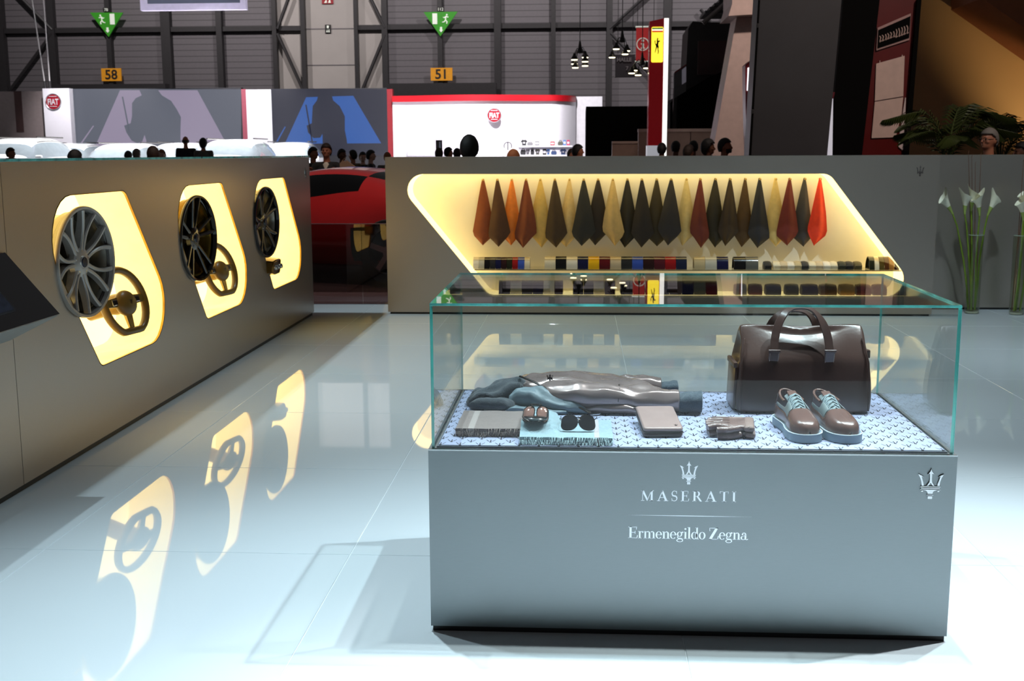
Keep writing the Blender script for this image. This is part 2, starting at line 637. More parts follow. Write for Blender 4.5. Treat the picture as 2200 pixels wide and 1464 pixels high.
GLY['g'] = (0.52, arc(0.23, 0.41, 0.2, 0.22, 0.1, 0.035, 0, 360, 16) + arc(0.25, -0.13, 0.25, 0.15, 0.07, 0.045, 0, 360, 18) + arc(0.44, 0.58, 0.07, 0.07, 0.07, 0.07, 0, 360, 8) + stroke([(0.34, 0.56), (0.42, 0.62)], 0.04) + stroke([(0.12, 0.24), (0.07, 0.14), (0.14, 0.06), (0.36, 0.04), (0.47, -0.04)], [0.05, 0.07, 0.09, 0.1, 0.07]))
GLY['a'] = (0.52, [rect(0.3, 0.08, 0.42, 0.46)] + arc(0.25, 0.45, 0.17, 0.18, 0.1, 0.04, 0, 150, 8) + arc(0.14, 0.47, 0.06, 0.06, 0.06, 0.06, 0, 360, 8) + arc(0.2, 0.17, 0.2, 0.18, 0.11, 0.035, 60, 320, 12) + stroke([(0.22, 0.33), (0.36, 0.4)], 0.04) + arc(0.45, 0.1, 0.12, 0.11, 0.06, 0.04, 190, 350, 7))
GLY['Z'] = (0.74, [rect(0.04, 1 - SF, 0.7, 1), rect(0, 0, 0.7, SF), [(0.5, 1), (0.7, 1), (0.22, 0), (0.0, 0)], [(0.04, 1), (0.08, 1), (0.1, 0.72), (0.06, 0.72)], [(0.74, 0.3), (0.69, 0.3), (0.62, 0), (0.7, 0)]])
GLY[' '] = (0.2, [])


def serif_line(text, height, width, gap):
    """outline pieces of a line of serif letters, scaled to a given total width"""
    out, x = [], 0.0
    for k, ch in enumerate(text):
        adv, ps = GLY[ch]
        out += [[(x + px, py) for px, py in p] for p in ps]
        x += adv + (gap if k < len(text) - 1 else 0)
    sx = width / x
    return [[(px * sx, py * height) for px, py in p] for p in out]


# ================================================================ floor
fl = MB()
fl.box2((-40, -9, -0.12), (40, 60, -0.02))
floor = tag(fl.build('floor', M_CARPET), kind='structure')
gb = MB().box2((-5.68, -0.7, -0.019), (7.6, 12.4, -0.0025))
gb.build('grout_bed', M_GROUT, floor)
ys = [-0.68, 0.52, 1.72, 2.92, 4.125, 5.31, 6.51, 7.71, 8.905, 10.1, 11.3, 12.4]
xs = [-5.67 + 1.2 * k for k in range(12)]
tile_mesh = {}
for i in range(len(xs) - 1):
    for j in range(len(ys) - 1):
        w, h = round(xs[i + 1] - xs[i], 3), round(ys[j + 1] - ys[j], 3)
        if (w, h) not in tile_mesh:
            mb = MB()
            g, e = 0.0016, 0.0014
            a, b = w / 2 - g, h / 2 - g
            mb.loft([[(-a, -b, -0.012), (a, -b, -0.012), (a, b, -0.012), (-a, b, -0.012)], [(-a, -b, -e), (a, -b, -e), (a, b, -e), (-a, b, -e)], [(-a + e, -b + e, 0), (a - e, -b + e, 0), (a - e, b - e, 0), (-a + e, b - e, 0)]])
            me = mb.mesh('tile')
            me.materials.append(M_TILE)
            tile_mesh[(w, h)] = me
        t = bpy.data.objects.new('tile', tile_mesh[(w, h)])
        COL.objects.link(t)
        t.parent = floor
        t.location = ((xs[i] + xs[i + 1]) / 2, (ys[j] + ys[j + 1]) / 2, 0)

# ================================================================ counter with three niches (along x = -2.52)
XL, YE, HL = -2.5215, 10.6165, 1.4827
NICHE = round_poly([(5.08, 1.318), (6.235, 1.318), (7.08, 0.405), (5.80, 0.405), (5.12, 0.96)][::-1], [0.02, 0.06, 0.16, 0.09, 0.15], 7)
NICHE = round_poly([(5.075, 1.318), (6.24, 1.318), (7.03, 0.405), (5.79, 0.405)], [0.23, 0.10, 0.23, 0.07], 9)
NOFF = (0.0, 1.735, 3.44)
cl = thing('display_counter', 'long brushed metal counter with three glowing niches holding wheels', 'counter', (XL - 0.3, 7.0, 0))
mb = MB()
holes = [[(y + o, z) for y, z in NICHE] for o in NOFF]
mb.prism([(4.883, 0.03), (YE, 0.03), (YE, HL), (4.883, HL)], (XL, 0, 0), (0, 1, 0), (0, 0, 1), (-0.012, 0, 0), holes)
mb.build('front_panel', M_ALU, cl, world=True)
MB().box2((XL, 2.2, 0.03), (XL - 0.012, 4.879, HL)).build('front_panel', M_ALU, cl, world=True)
MB().box2((XL - 0.013, 2.2, 0.0), (XL - 0.62, YE - 0.012, 0.03)).build('plinth', M_BLACK, cl, world=True)
MB().box2((XL - 0.0125, YE - 0.014, 0.03), (XL - 0.63, YE, HL)).build('end_panel', M_ALU, cl, world=True)
MB().box2((XL - 0.62, 2.2, 0.03), (XL - 0.635, YE, HL)).build('back_panel', M_ALU, cl, world=True)
MB().box2((XL - 0.013, 2.2, HL - 0.02), (XL - 0.62, YE - 0.014, HL)).build('top_board', M_ALU_LIGHT, cl, world=True)
gt = MB().box2((XL + 0.01, 2.2, HL + 0.001), (XL - 0.64, YE - 0.02, HL + 0.013)).build('glass_top', M_GLASS, cl, world=True)
MB().box2((XL + 0.0105, 2.2, HL + 0.001), (XL + 0.0125, YE - 0.02, HL + 0.013)).build('glass_edge', M_GEDGE, gt, world=True)
for o in NOFF:
    nd = 0.30
    ring = [(y + o, z) for y, z in NICHE]
    wl = MB()
    wl.loft([[(XL - 0.0125, y, z) for y, z in ring], [(XL - nd, y, z) for y, z in ring]], False, False)
    wl.build('niche_wall', M_NICHE, cl, world=True, smooth=40)
    MB().prism([(y, z) for y, z in ring], (XL - nd, 0, 0), (0, 1, 0), (0, 0, 1), (-0.01, 0, 0)).build('light_panel', M_LPANEL, cl, world=True)
    # thin gold lip round the opening
    cx_, cz_ = 6.03 + o, 0.86
    rim = MB()
    rim.loft([[(XL + 0.0006, y, z) for y, z in ring], [(XL - 0.0125, y, z) for y, z in ring],
              [(XL - 0.0125, cx_ + (y - cx_) * 0.99, cz_ + (z - cz_) * 0.99) for y, z in ring], [(XL + 0.0006, cx_ + (y - cx_) * 0.99, cz_ + (z - cz_) * 0.99) for y, z in ring]], False, False)
    rim.build('niche_rim', M_LRIM, cl, world=True, smooth=40)
polys_part('emblem', [[(x * 0.09, y * 0.1) for x, y in p] for p in trident_polys()], M_CHROME, cl, (XL, 10.45, 1.29), (0, 1, 0), (0, 0, 1), (0.004, 0, 0))

# screen desk that leans out of the counter
ks = thing('screen_desk', 'black sloping touch screen desk leaning out of the counter beside the big silver wheel', 'screen', (XL, 3.9, 0.7))
prof = [(XL + 0.001, 1.085), (XL + 0.225, 0.818), (XL + 0.225, 0.812), (XL + 0.001, 0.70)]
MB().prism(prof, (0, 4.85, 0), (1, 0, 0), (0, 0, 1), (0, -1.6, 0)).build('body', mat('desk_grey_metal', (150, 158, 160), rough=0.35, metal=0.6), ks, world=True)
d1 = (Vector((prof[1][0], 0, prof[1][1])) - Vector((prof[0][0], 0, prof[0][1])))
nrm = Vector((-d1.z, 0, d1.x)).normalized()
nrm = nrm if nrm.z > 0 else -nrm
o3 = Vector((prof[0][0], 4.852, prof[0][1]))
MB().prism([(0, 0), (-1.604, 0), (-1.604, d1.length + 0.004), (0, d1.length + 0.004)], o3 + nrm * 0.0015, (0, 1, 0), d1.normalized(), nrm * 0.008).build('glass_face', mat('black_glass', (6, 6, 8), rough=0.06, spec=0.6, coat=1), ks, world=True)
sc_ = MB().prism(round_poly([(-0.30, 0.075), (-1.3, 0.075), (-1.3, 0.275), (-0.30, 0.275)], 0.012, 3), o3 + nrm * 0.0098, (0, 1, 0), d1.normalized(), nrm * 0.0012).build('screen', mat('dark_screen', (40, 44, 58), rough=0.25, vary=0.4, scale=60), ks, world=True)
MB().prism(round_poly([(-0.29, 0.065), (-1.31, 0.065), (-1.31, 0.285), (-0.29, 0.285)], 0.016, 3), o3 + nrm * 0.0096, (0, 1, 0), d1.normalized(), nrm * 0.0006).build('screen_bezel', mat('screen_bezel_grey', (90, 92, 96), rough=0.2, metal=0.8), sc_, world=True)

# ================================================================ rims and steering wheels in the niches
M_SILVER = mat('wheel_silver', (176, 170, 164), rough=0.34, metal=0.45, vary=0.04)
M_SILVER_D = mat('wheel_grey', (92, 90, 88), rough=0.32, metal=0.75)
M_WBLACK = mat('wheel_gloss_black', (12, 11, 10), rough=0.12, spec=0.6, coat=0.6)
M_WANTH = mat('wheel_anthracite', (44, 44, 48), rough=0.18, metal=0.6, coat=0.4)
M_DISC = mat('wheel_inner_dark', (58, 48, 26), rough=0.5, metal=0.3)
M_LEATHER_ST = mat('steering_leather', (112, 84, 30), rough=0.34, vary=0.1, bump=0.05)
M_BARREL = mat('wheel_barrel_metal', (180, 176, 165), rough=0.25, metal=0.9)


def car_wheel(label, y, z, style, rz, spokes):
    w = thing('alloy_wheel', label, 'wheel', (XL + 0.035, y, z), rz, 'alloy wheels in the counter niches')
    R = 0.283
    m = {'silver': M_SILVER, 'black': M_WBLACK, 'anthracite': M_WANTH}[style]
    rimb = MB()
    rimb.lathe([(R - 0.022, -0.02), (R - 0.016, 0.0), (R - 0.004, 0.002), (R, -0.006), (R, -0.018), (R - 0.012, -0.03), (R - 0.024, -0.04), (R - 0.026, -0.03)], 64, axis='x')
    rimb.build('rim_lip', m, w, smooth=50)
    bb = MB()
    bb.lathe([(R - 0.024, -0.03), (R - 0.02, -0.05), (R - 0.035, -0.065), (R - 0.03, -0.09), (R - 0.045, -0.12), (R - 0.045, -0.24), (R - 0.02, -0.27), (R - 0.008, -0.275), (R - 0.03, -0.29), (R - 0.055, -0.24), (R - 0.055, -0.1), (R - 0.036, -0.03)], 56, axis='x')
    bb.build('barrel', M_BARREL if style != 'black' else mat('wheel_barrel_amber_lit', (150, 120, 50), rough=0.2, metal=0.8), w, smooth=40)  # black wheel: silver barrel coloured gold to imitate the amber niche light
    MB().lathe([(0.0, -0.11), (R - 0.05, -0.11), (R - 0.05, -0.118), (0.0, -0.118)], 40, axis='x').build('brake_disc', M_DISC, w, smooth=30)
    hub = MB().lathe([(0.0, -0.018), (0.03, -0.018), (0.034, -0.024), (0.05, -0.026), (0.075, -0.034), (0.08, -0.06), (0.0, -0.06)], 32, axis='x').build('hub', m, w, smooth=35)
    MB().lathe([(0.0, -0.012), (0.024, -0.0135), (0.027, -0.017), (0.027, -0.02), (0.0, -0.02)], 24, axis='x').build('centre_cap', mat('centre_cap_blue', (40, 46, 66), rough=0.2, metal=0.5), hub, smooth=35)
    for k in range(5):
        a = 2 * PI * k / 5 + 0.3
        MB().lathe([(0.0, -0.0275), (0.008, -0.0275), (0.011, -0.033), (0.011, -0.04)], 10, c=(0, 0.054 * math.cos(a), 0.054 * math.sin(a)), axis='x').build('wheel_bolt', M_CHROME if style != 'black' else M_WANTH, w, smooth=35)
    meshes = {}
    for kind, a in spokes:
        if kind not in meshes:
            sp = MB()
            rings = []
            for i in range(9):
                t = i / 8
                r = 0.052 + (R - 0.022 - 0.052) * t
                if kind == 'curved_a' or kind == 'curved_b':
                    s = 1 if kind == 'curved_a' else -1
                    off = s * 0.022 * math.sin(PI * 0.9 * t)
                    wd = 0.0125 - 0.003 * math.sin(PI * t)
                    x = -0.030 + 0.028 * t ** 1.5
                elif kind in ('double_a', 'double_b'):
                    s = 1 if kind == 'double_a' else -1
                    off = s * (0.014 + 0.036 * t)
                    wd = 0.012
                    x = -0.036 + 0.03 * t
                else:
                    s = 1 if kind == 'wide_a' else -1
                    off = s * (0.008 + 0.055 * t * t)
                    wd = 0.022 - 0.006 * t
                    x = -0.034 + 0.028 * t
                dp = 0.05 - 0.02 * t
                rings.append([(x - dp, off - wd, r), (x - 0.006, off - wd, r), (x, off - wd * 0.45, r), (x, off + wd * 0.45, r), (x - 0.006, off + wd, r), (x - dp, off + wd, r)])
            sp.loft(rings)
            me = sp.mesh('spoke', smooth=35)
            me.materials.append(m)
            meshes[kind] = me
        ob = bpy.data.objects.new('spoke', meshes[kind])
        COL.objects.link(ob)
        ob.parent = w
        ob.rotation_euler = (a, 0, 0)
    return w


sp14 = []
for k in range(7):
    a = 2 * PI * k / 7 + 0.12
    sp14 += [('curved_a', a - 0.07), ('curved_b', a + 0.07)]
    sp14 += []
car_wheel('big silver multi-spoke car wheel in the niche beside the screen desk', 5.625, 0.975, 'silver', math.radians(-5), [(('curved_a', 'curved_b')[k % 2], 2 * PI * k / 14 + (-0.03 if k % 2 else 0.03)) for k in range(14)])
car_wheel('gloss black double-spoke car wheel in the middle niche', 7.35, 0.968, 'black', math.radians(-5), [(('double_a', 'double_b')[s], 2 * PI * k / 5) for k in range(5) for s in (0, 1)])
car_wheel('dark grey car wheel with broad split spokes in the niche nearest the red car', 9.0, 0.975, 'anthracite', math.radians(-4), [(('wide_a', 'wide_b')[s], 2 * PI * k / 5 + 0.3) for k in range(5) for s in (0, 1)])


def steering_wheel(label, y, z):
    w = thing('steering_wheel', label, 'steering wheel', (XL - 0.03, y, z), 0, 'steering wheels in the counter niches')
    w.rotation_euler = (math.radians(0), math.radians(-16), math.radians(-13))
    R = 0.185
    ring = []
    for k in range(40):
        a = 2 * PI * k / 40
        yy, zz = R * math.cos(a), R * math.sin(a)
        zz = max(zz, -R * 0.9)
        ring.append(Vector((0, yy, zz)))
    mb = MB()
    rr = []
    for k in range(40):
        p = ring[k]
        t = (ring[(k + 1) % 40] - ring[k - 1]).normalized()
        s = Vector((1, 0, 0))
        q = t.cross(s)
        rr.append([p + (s * math.cos(2 * PI * j / 10) * 0.024 + q * math.sin(2 * PI * j / 10) * 0.021) for j in range(10)])
    rr.append(rr[0])
    mb.loft(rr, False, False)
    mb.build('grip_ring', M_LEATHER_ST, w, smooth=60)
    hub = MB().sphere((0.008, 0, -0.008), (0.04, 0.086, 0.074), 20, 12).build('hub_pad', M_LEATHER_ST, w, smooth=60)
    em = MB()
    for p in trident_polys():
        em.prism([(x * 0.03, y * 0.034) for x, y in p], (0.046, 0, -0.02), (0, 1, 0), (0, 0, 1), (0.004, 0, 0))
    em.build('emblem', M_CHROME, hub)
    for s in (1, -1):
        sp = MB()
        sp.loft([[(0.014, s * 0.05, 0.036), (0.014, s * 0.05, -0.024), (-0.012, s * 0.05, -0.024), (-0.012, s * 0.05, 0.036)], [(0.01, s * 0.175, 0.026), (0.01, s * 0.175, -0.016), (-0.008, s * 0.175, -0.016), (-0.008, s * 0.175, 0.026)]])
        o = sp.build('spoke', M_LEATHER_ST, w, bevel=0.004)
        bt = MB().rbox((0.0135, s * 0.1, 0.004), (0.008, 0.05, 0.034), 0.003).build('button_frame', M_CHROME, o)
        MB().rbox((0.0175, s * 0.1, 0.004), (0.004, 0.038, 0.024), 0.002).build('button', M_WANTH, o)
    lo = MB()
    lo.loft([[(0.012, -0.03, -0.05), (0.012, 0.03, -0.05), (-0.012, 0.03, -0.05), (-0.012, -0.03, -0.05)], [(0.008, -0.018, -0.165), (0.008, 0.018, -0.165), (-0.008, 0.018, -0.165), (-0.008, -0.018, -0.165)]])
    lo.build('spoke', mat('steering_satin', (150, 130, 80), rough=0.25, metal=0.8), w, bevel=0.004)
    MB().lathe([(0.055, -0.01), (0.06, -0.06), (0.05, -0.1), (0.05, -0.24)], 20, axis='x').build('column', mat('steering_column', (120, 92, 30), rough=0.3, metal=0.4), w, smooth=40)
    return w


steering_wheel('tan leather steering wheel partly hidden by the big silver wheel', 6.21, 0.695)
steering_wheel('tan leather steering wheel partly hidden by the gloss black wheel', 7.93, 0.70)
# brake caliper under the third wheel
bc = thing('brake_caliper', 'bronze metal brake caliper under the dark grey split-spoke wheel', 'car part', (XL + 0.0, 9.15, 0.615))
mb = MB()
mb.loft([[(x, -0.12, z) for x, z in ((-0.05, -0.05), (0.05, -0.05), (0.06, 0.04), (-0.05, 0.05))], [(x, -0.05, z) for x, z in ((-0.06, -0.075), (0.06, -0.07), (0.07, 0.05), (-0.06, 0.07))], [(x, 0.06, z) for x, z in ((-0.06, -0.075), (0.06, -0.07), (0.07, 0.05), (-0.06, 0.07))], [(x, 0.12, z) for x, z in ((-0.05, -0.05), (0.05, -0.05), (0.06, 0.04), (-0.05, 0.05))]])
mb.build('body', mat('bronze_metal', (104, 76, 30), rough=0.22, metal=0.85), bc, bevel=0.01, smooth=40)
for s in (-0.07, 0.0, 0.07):
    MB().lathe([(0, 0.08), (0.018, 0.08), (0.022, 0.07), (0.022, 0.05)], 14, c=(0, s, -0.01), axis='x').build('piston_cap', M_CHROME, bc, smooth=40)
MB().box2((-0.29, -0.02, -0.02), (-0.05, 0.02, 0.02)).build('bracket', M_WANTH, bc)

# ================================================================ back counter
YB, BL, BR, HB = 10.70, -1.8247, 3.258, 1.4794
cb = thing('display_counter', 'long grey metal counter with a glowing cream niche full of leather swatches', 'counter', (0.7, YB + 0.3, 0))
BN = round_poly([(-1.785, 1.321), (2.275, 1.314), (3.16, 0.185), (-0.86, 0.187)], [0.15, 0.13, 0.16, 0.11], 10)
mb = MB()
mb.prism([(BL, 0.02), (BR, 0.02), (BR, HB), (BL, HB)], (0, YB, 0), (1, 0, 0), (0, 0, 1), (0, 0.012, 0), [BN])
mb.build('front_panel', M_ALU, cb, world=True)
MB().box2((BL + 0.02, YB + 0.013, 0), (BR - 0.02, YB + 0.64, 0.02)).build('plinth', M_BLACK, cb, world=True)
MB().box2((BL, YB + 0.0125, 0.02), (BL + 0.012, YB + 0.65, HB)).build('end_panel', M_ALU, cb, world=True)
MB().box2((BR - 0.012, YB + 0.0125, 0.02), (BR, YB + 0.65, HB)).build('end_panel', M_ALU, cb, world=True)
MB().box2((BL + 0.0125, YB + 0.0125, HB - 0.015), (BR - 0.0125, YB + 0.65, HB)).build('top_board', M_ALU, cb, world=True)
MB().box2((BL + 0.0125, YB + 0.638, 0.02), (BR - 0.0125, YB + 0.65, HB - 0.016)).build('back_panel', M_ALU, cb, world=True)
ND = 0.36
wl = MB()
wl.loft([[(x, YB + 0.0125, z) for x, z in BN], [(x, YB + ND, z) for x, z in BN]], False, False)
wl.build('niche_wall', M_LED, cb, world=True, smooth=40)
MB().prism(BN, (0, YB + ND, 0), (1, 0, 0), (0, 0, 1), (0, 0.01, 0)).build('niche_back', M_CREAM, cb, world=True)
polys_part('emblem', [[(x * 0.09, y * 0.1) for x, y in p] for p in trident_polys()], M_CHROME, cb, (3.085, YB, 1.29), (1, 0, 0), (0, 0, 1), (0, -0.004, 0))
SHZ = 0.425
sh = MB().box2((-1.0, YB + 0.03, SHZ - 0.008), (2.98, YB + ND, SHZ)).build('glass_shelf', glass_mat('shelf_glass', (0.97, 0.98, 0.95)), cb, world=True)
MB().box2((-1.0, YB + 0.028, SHZ - 0.008), (2.98, YB + 0.03, SHZ)).build('glass_edge', mat('shelf_edge', (90, 84, 60), rough=0.2), sh, world=True)

# set-back counter to the side, same height
cr = thing('display_counter', 'plain grey metal counter standing behind the vases of lilies', 'counter', (6.5, 11.5, 0))
MB().box2((BR + 0.005, 11.19, 0.02), (9.5, 11.7, 1.479)).build('body', M_ALU, cr, world=True)
MB().box2((BR + 0.02, 11.2, 0.0), (9.4, 11.7, 0.02)).build('plinth', M_BLACK, cr, world=True)

# ================================================================ leather swatches hanging in the back niche
ORD = 'first second third fourth fifth sixth seventh eighth ninth tenth eleventh twelfth thirteenth fourteenth fifteenth sixteenth seventeenth eighteenth nineteenth twentieth twenty-first twenty-second twenty-third twenty-fourth'.split()
SWP = [1037.8, 1068.5, 1099.6, 1130, 1161, 1192, 1223.6, 1254, 1285, 1316.7, 1348, 1379, 1411, 1442, 1474.5, 1504.7, 1537, 1568.5, 1601, 1632, 1666, 1696.7, 1728.6, 1762]
SWC = [('rust brown', (124, 58, 22)), ('dark brown', (76, 44, 20)), ('bright orange', (222, 124, 44)), ('reddish brown', (118, 54, 24)), ('straw yellow', (206, 172, 96)), ('umber brown', (66, 48, 26)),
       ('pale beige', (212, 182, 124)), ('charcoal black', (38, 37, 36)), ('black brown', (40, 29, 20)), ('sand beige', (200, 170, 112)), ('soot black', (36, 31, 22)), ('chocolate black', (36, 28, 24)),
       ('dark olive', (54, 44, 20)), ('slate black', (40, 36, 38)), ('cream', (214, 190, 130)), ('wine red', (100, 34, 22)), ('olive black', (40, 34, 20)), ('coffee brown', (54, 38, 20)),
       ('khaki brown', (78, 54, 22)), ('blue black', (34, 33, 40)), ('ivory', (212, 184, 116)), ('oxblood red', (104, 28, 18)), ('graphite grey', (58, 54, 56)), ('bright red', (222, 54, 20))]
M_HOOK = mat('brass_hook', (214, 186, 120), rough=0.2, metal=0.9)
SWY = YB + ND - 0.055
for i, (px, (cn, rgb)) in enumerate(zip(SWP, SWC)):
    p = at(px, 387 - (px - 1037) / 724 * 2, SWY - (0.04 if i % 2 else 0))
    r = random.Random(100 + i)
    t = thing('leather_swatch', f'{cn} leather swatch, {ORD[i]} in the hanging row', 'leather swatch', p, 0, 'leather swatches hanging in the niche')
    H = 0.635 + r.uniform(-0.012, 0.015)
    hwl = 0.112 + r.uniform(-0.022, 0.012)
    hwr = 0.112 + r.uniform(-0.022, 0.012)
    zl, zr = -H * (0.80 + r.uniform(-0.05, 0.05)), -H * (0.80 + r.uniform(-0.05, 0.05))
    tip = r.uniform(-0.035, 0.03)
    nfold = r.choice((1.0, 1.5, 2.0))
    ph = r.uniform(0, 6)
    rows = 14
    front, back = [], []
    for a in range(rows + 1):
        tt = a / rows
        z = 0.012 - (H + 0.012) * tt
        def edge(hw, ze):
            if z > ze:
                q = (0.012 - z) / (0.012 - ze)
                return 0.008 + (hw - 0.008) * q ** 0.9
            q = (z + H) / (ze + H)
            return hw * max(q, 0.0)
        xl, xr = -edge(hwl, zl), edge(hwr, zr)
        cxm = tip * max(0, tt - 0.55) / 0.45
        if tt > 0.8:
            pass
        fr, bk = [], []
        for b in range(9):
            s = b / 8
            x = xl + (xr - xl) * s + cxm * (1 if tt > 0.8 else 0.6)
            fold = -0.015 * math.cos((s - 0.5) * PI * nfold * 1.2 + 0.3 * math.sin(ph)) * min(1, tt * 2.0) + 0.003 * math.sin(ph + 9 * tt + 4 * s)
            fr.append((x, fold, z))
            bk.append((x * 0.985, fold + 0.004, z))
        front.append(fr)
        back.append(bk)
    mb = MB()
    rings = [fr + bk[::-1] for fr, bk in zip(front, back)]
    mb.loft(rings)
    mb.build('leather', mat('leather_' + cn.replace(' ', '_'), rgb, rough=0.62, vary=0.08, scale=25, bump=0.08, bscale=220), t, smooth=60)
    MB().lathe([(0.007, -0.036), (0.0105, -0.042), (0.007, -0.048), (0.0035, -0.042), (0.007, -0.036)], 12, axis='y').build('eyelet', M_HOOK, t, smooth=60)
    MB().tube([(0, 0.094 if i % 2 else 0.054, 0.004), (0, -0.05, 0.004), (0, -0.054, 0.012)], 0.003, 6).build('hook', M_HOOK, t, smooth=60)

# ================================================================ curved paint and trim samples on the glass shelf and niche floor
CC = {'silver': (190, 184, 168), 'black': (18, 17, 18), 'charcoal': (44, 43, 44), 'red': (150, 22, 24), 'blue': (58, 84, 176), 'cream': (222, 208, 178), 'navy': (22, 24, 62), 'yellow': (240, 182, 22), 'dark red': (92, 16, 20), 'dark brown': (44, 20, 20), 'beige': (190, 170, 130), 'grey': (96, 94, 88), 'olive': (84, 70, 30), 'dark green': (36, 38, 22), 'brown': (84, 50, 24), 'tan': (150, 110, 60), 'dark blue': (30, 36, 60), 'maroon': (80, 24, 34), 'sand': (204, 182, 148), 'white': (228, 218, 200)}


def curved_sample(label, x0, x1, z, h, yc, dep, cn, group):
    t = thing('curved_sample', label, 'sample', ((x0 + x1) / 2, yc, z), 0, group)
    w = (x1 - x0) / 2 - 0.0012
    out, inn = [], []
    n = 14
    for k in range(n + 1):
        a = PI * k / n
        out.append((-dep * math.cos(a), h * math.sin(a) ** 0.9))
        inn.append((-(dep - 0.004) * math.cos(a), (h - 0.004) * math.sin(a) ** 0.9))
    prof = out + inn[::-1]
    mb = MB().prism(prof, (-w, 0, 0), (0, 1, 0), (0, 0, 1), (2 * w, 0, 0))
    mb.build('painted_shell', mat('sample_' + cn.replace(' ', '_'), CC[cn], rough=0.12, vary=0.04, coat=0.6), t, smooth=40)
    MB().box2((-w * 0.8, -dep * 0.85, 0.0), (w * 0.8, dep * 0.85, 0.006)).build('backing', mat('sample_backing', (60, 56, 50), rough=0.6), t)
    return t


ys_ = YB + 0.15
zs = SHZ


def xat(px, py=575, Y=YB + 0.12):
    return at(px, py, Y).x


def row(edges, cols, z, h, yc, dep, group, what):
    cnt = {}
    for k, cn in enumerate(cols):
        curved_sample(f'{cn} {what}, {ORD[k]} of its row', xat(edges[k]), xat(edges[k + 1]), z, h, yc, dep, cn, group)


e9 = [1017, 1028, 1040, 1052, 1065, 1077, 1089, 1102, 1115, 1138]
e9 = [1017 + (1128 - 1017) / 9 * k for k in range(10)]
row([1017, 1029, 1041, 1053, 1065, 1077, 1089, 1101, 1113, 1127, 1139], ['white', 'silver', 'black', 'charcoal', 'navy', 'dark brown', 'dark green', 'red', 'blue', 'cream'], zs, 0.108, ys_, 0.075, 'narrow curved samples on the shelf', 'narrow curved sample on the upper shelf')
eb = [1170 + (1475 - 1170) / 13 * k for k in range(14)]
row(eb, ['cream', 'black', 'white', 'navy', 'yellow', 'dark red', 'sand', 'charcoal', 'blue', 'dark brown', 'maroon', 'red', 'dark blue'], zs, 0.115, ys_, 0.075, 'wide curved samples on the shelf', 'wide curved sample in the long upper shelf set')
row([1490, 1514, 1539, 1564], ['beige', 'silver', 'navy'], zs, 0.115, ys_, 0.075, 'three curved samples on the shelf', 'curved sample in the set of three, upper shelf')
row([1575, 1601, 1628], ['black', 'grey'], zs, 0.115, ys_, 0.075, 'two curved samples on the shelf', 'curved sample in the pair on the upper shelf')
row([1865, 1876, 1886, 1897, 1907, 1918, 1929], ['dark green', 'cream', 'olive', 'brown', 'tan', 'dark brown'], zs, 0.12, ys_, 0.085, 'fan of curved samples on the shelf', 'curved veneer sample at the end of the upper shelf')
NZ = 0.1875
row([1072, 1097, 1121, 1145, 1168, 1191, 1210], ['black', 'silver', 'charcoal', 'navy', 'white', 'dark brown'], NZ, 0.125, YB + 0.13, 0.08, 'curved samples on the niche floor', 'curved sample in the first set of the niche floor')
row([1231, 1254, 1276, 1299, 1322], ['black', 'charcoal', 'cream', 'dark brown'], NZ, 0.125, YB + 0.13, 0.08, 'curved samples on the niche floor', 'curved sample in the second set of the niche floor')
row([1333, 1360, 1386, 1412, 1438, 1464, 1490, 1516, 1541], ['black', 'dark green', 'charcoal', 'dark blue', 'dark brown', 'navy', 'grey', 'maroon'], NZ, 0.125, YB + 0.13, 0.08, 'curved samples on the niche floor', 'curved sample in the long niche floor set')


def roll(label, x, w, z, yc, h, cn, group, rz=0.0):
    """small folded cloth or leather sample: soft slab with a fold at the front"""
    t = thing('folded_sample', label, 'sample', (x, yc, z), rz, group)
    mb = MB()
    prof = [(-0.07, 0), (0.06, 0), (0.075, h * 0.3), (0.06, h * 0.72), (0.02, h), (-0.04, h * 0.92), (-0.078, h * 0.55), (-0.08, h * 0.2)]
    m_ = mat('cloth_' + cn.replace(' ', '_'), CC[cn], rough=0.75, bump=0.1, bscale=120, sheen=0.2)
    rings = []
    for k in range(5):
        s = -1 + k * 0.5
        f = 1 - 0.08 * s * s
        rings.append([(s * w / 2, y * f, zz * f + 0.0) for y, zz in prof])
    mb.loft(rings)
    mb.build('upper_fold', m_, t, smooth=80)
    MB().rbox((0, -0.055, h * 0.5), (w * 0.96, 0.06, h * 0.18), 0.004).build('turned_edge', m_, t)
    return t


fx = [1648, 1667, 1682, 1697, 1712, 1727, 1743, 1758, 1774, 1789, 1807, 1823, 1841]
fc = ['black', 'cream', 'sand', 'white', 'beige', 'charcoal', 'cream', 'sand', 'white', 'cream', 'dark green', 'black', 'olive']
for k, (px, cn) in enumerate(zip(fx, fc)):
    roll(f'{cn} folded fabric sample, {ORD[k]} of thirteen on the upper shelf', xat(px), 0.066, zs, ys_ - 0.02, 0.075, cn, 'folded samples on the upper shelf')
for k, (px, cn, w_) in enumerate([(1590, 'grey', 0.11), (1622, 'maroon', 0.12), (1660, 'dark blue', 0.14), (1700, 'charcoal', 0.12), (1738, 'navy', 0.15), (1778, 'brown', 0.15), (1818, 'tan', 0.13), (1853, 'maroon', 0.13), (1888, 'dark brown', 0.12)]):
    roll(f'{cn} rolled leather sample, {ORD[k]} along the niche floor under the folded fabrics', xat(px, 625), w_, NZ, YB + 0.13, 0.1, cn, 'rolled leathers on the niche floor')

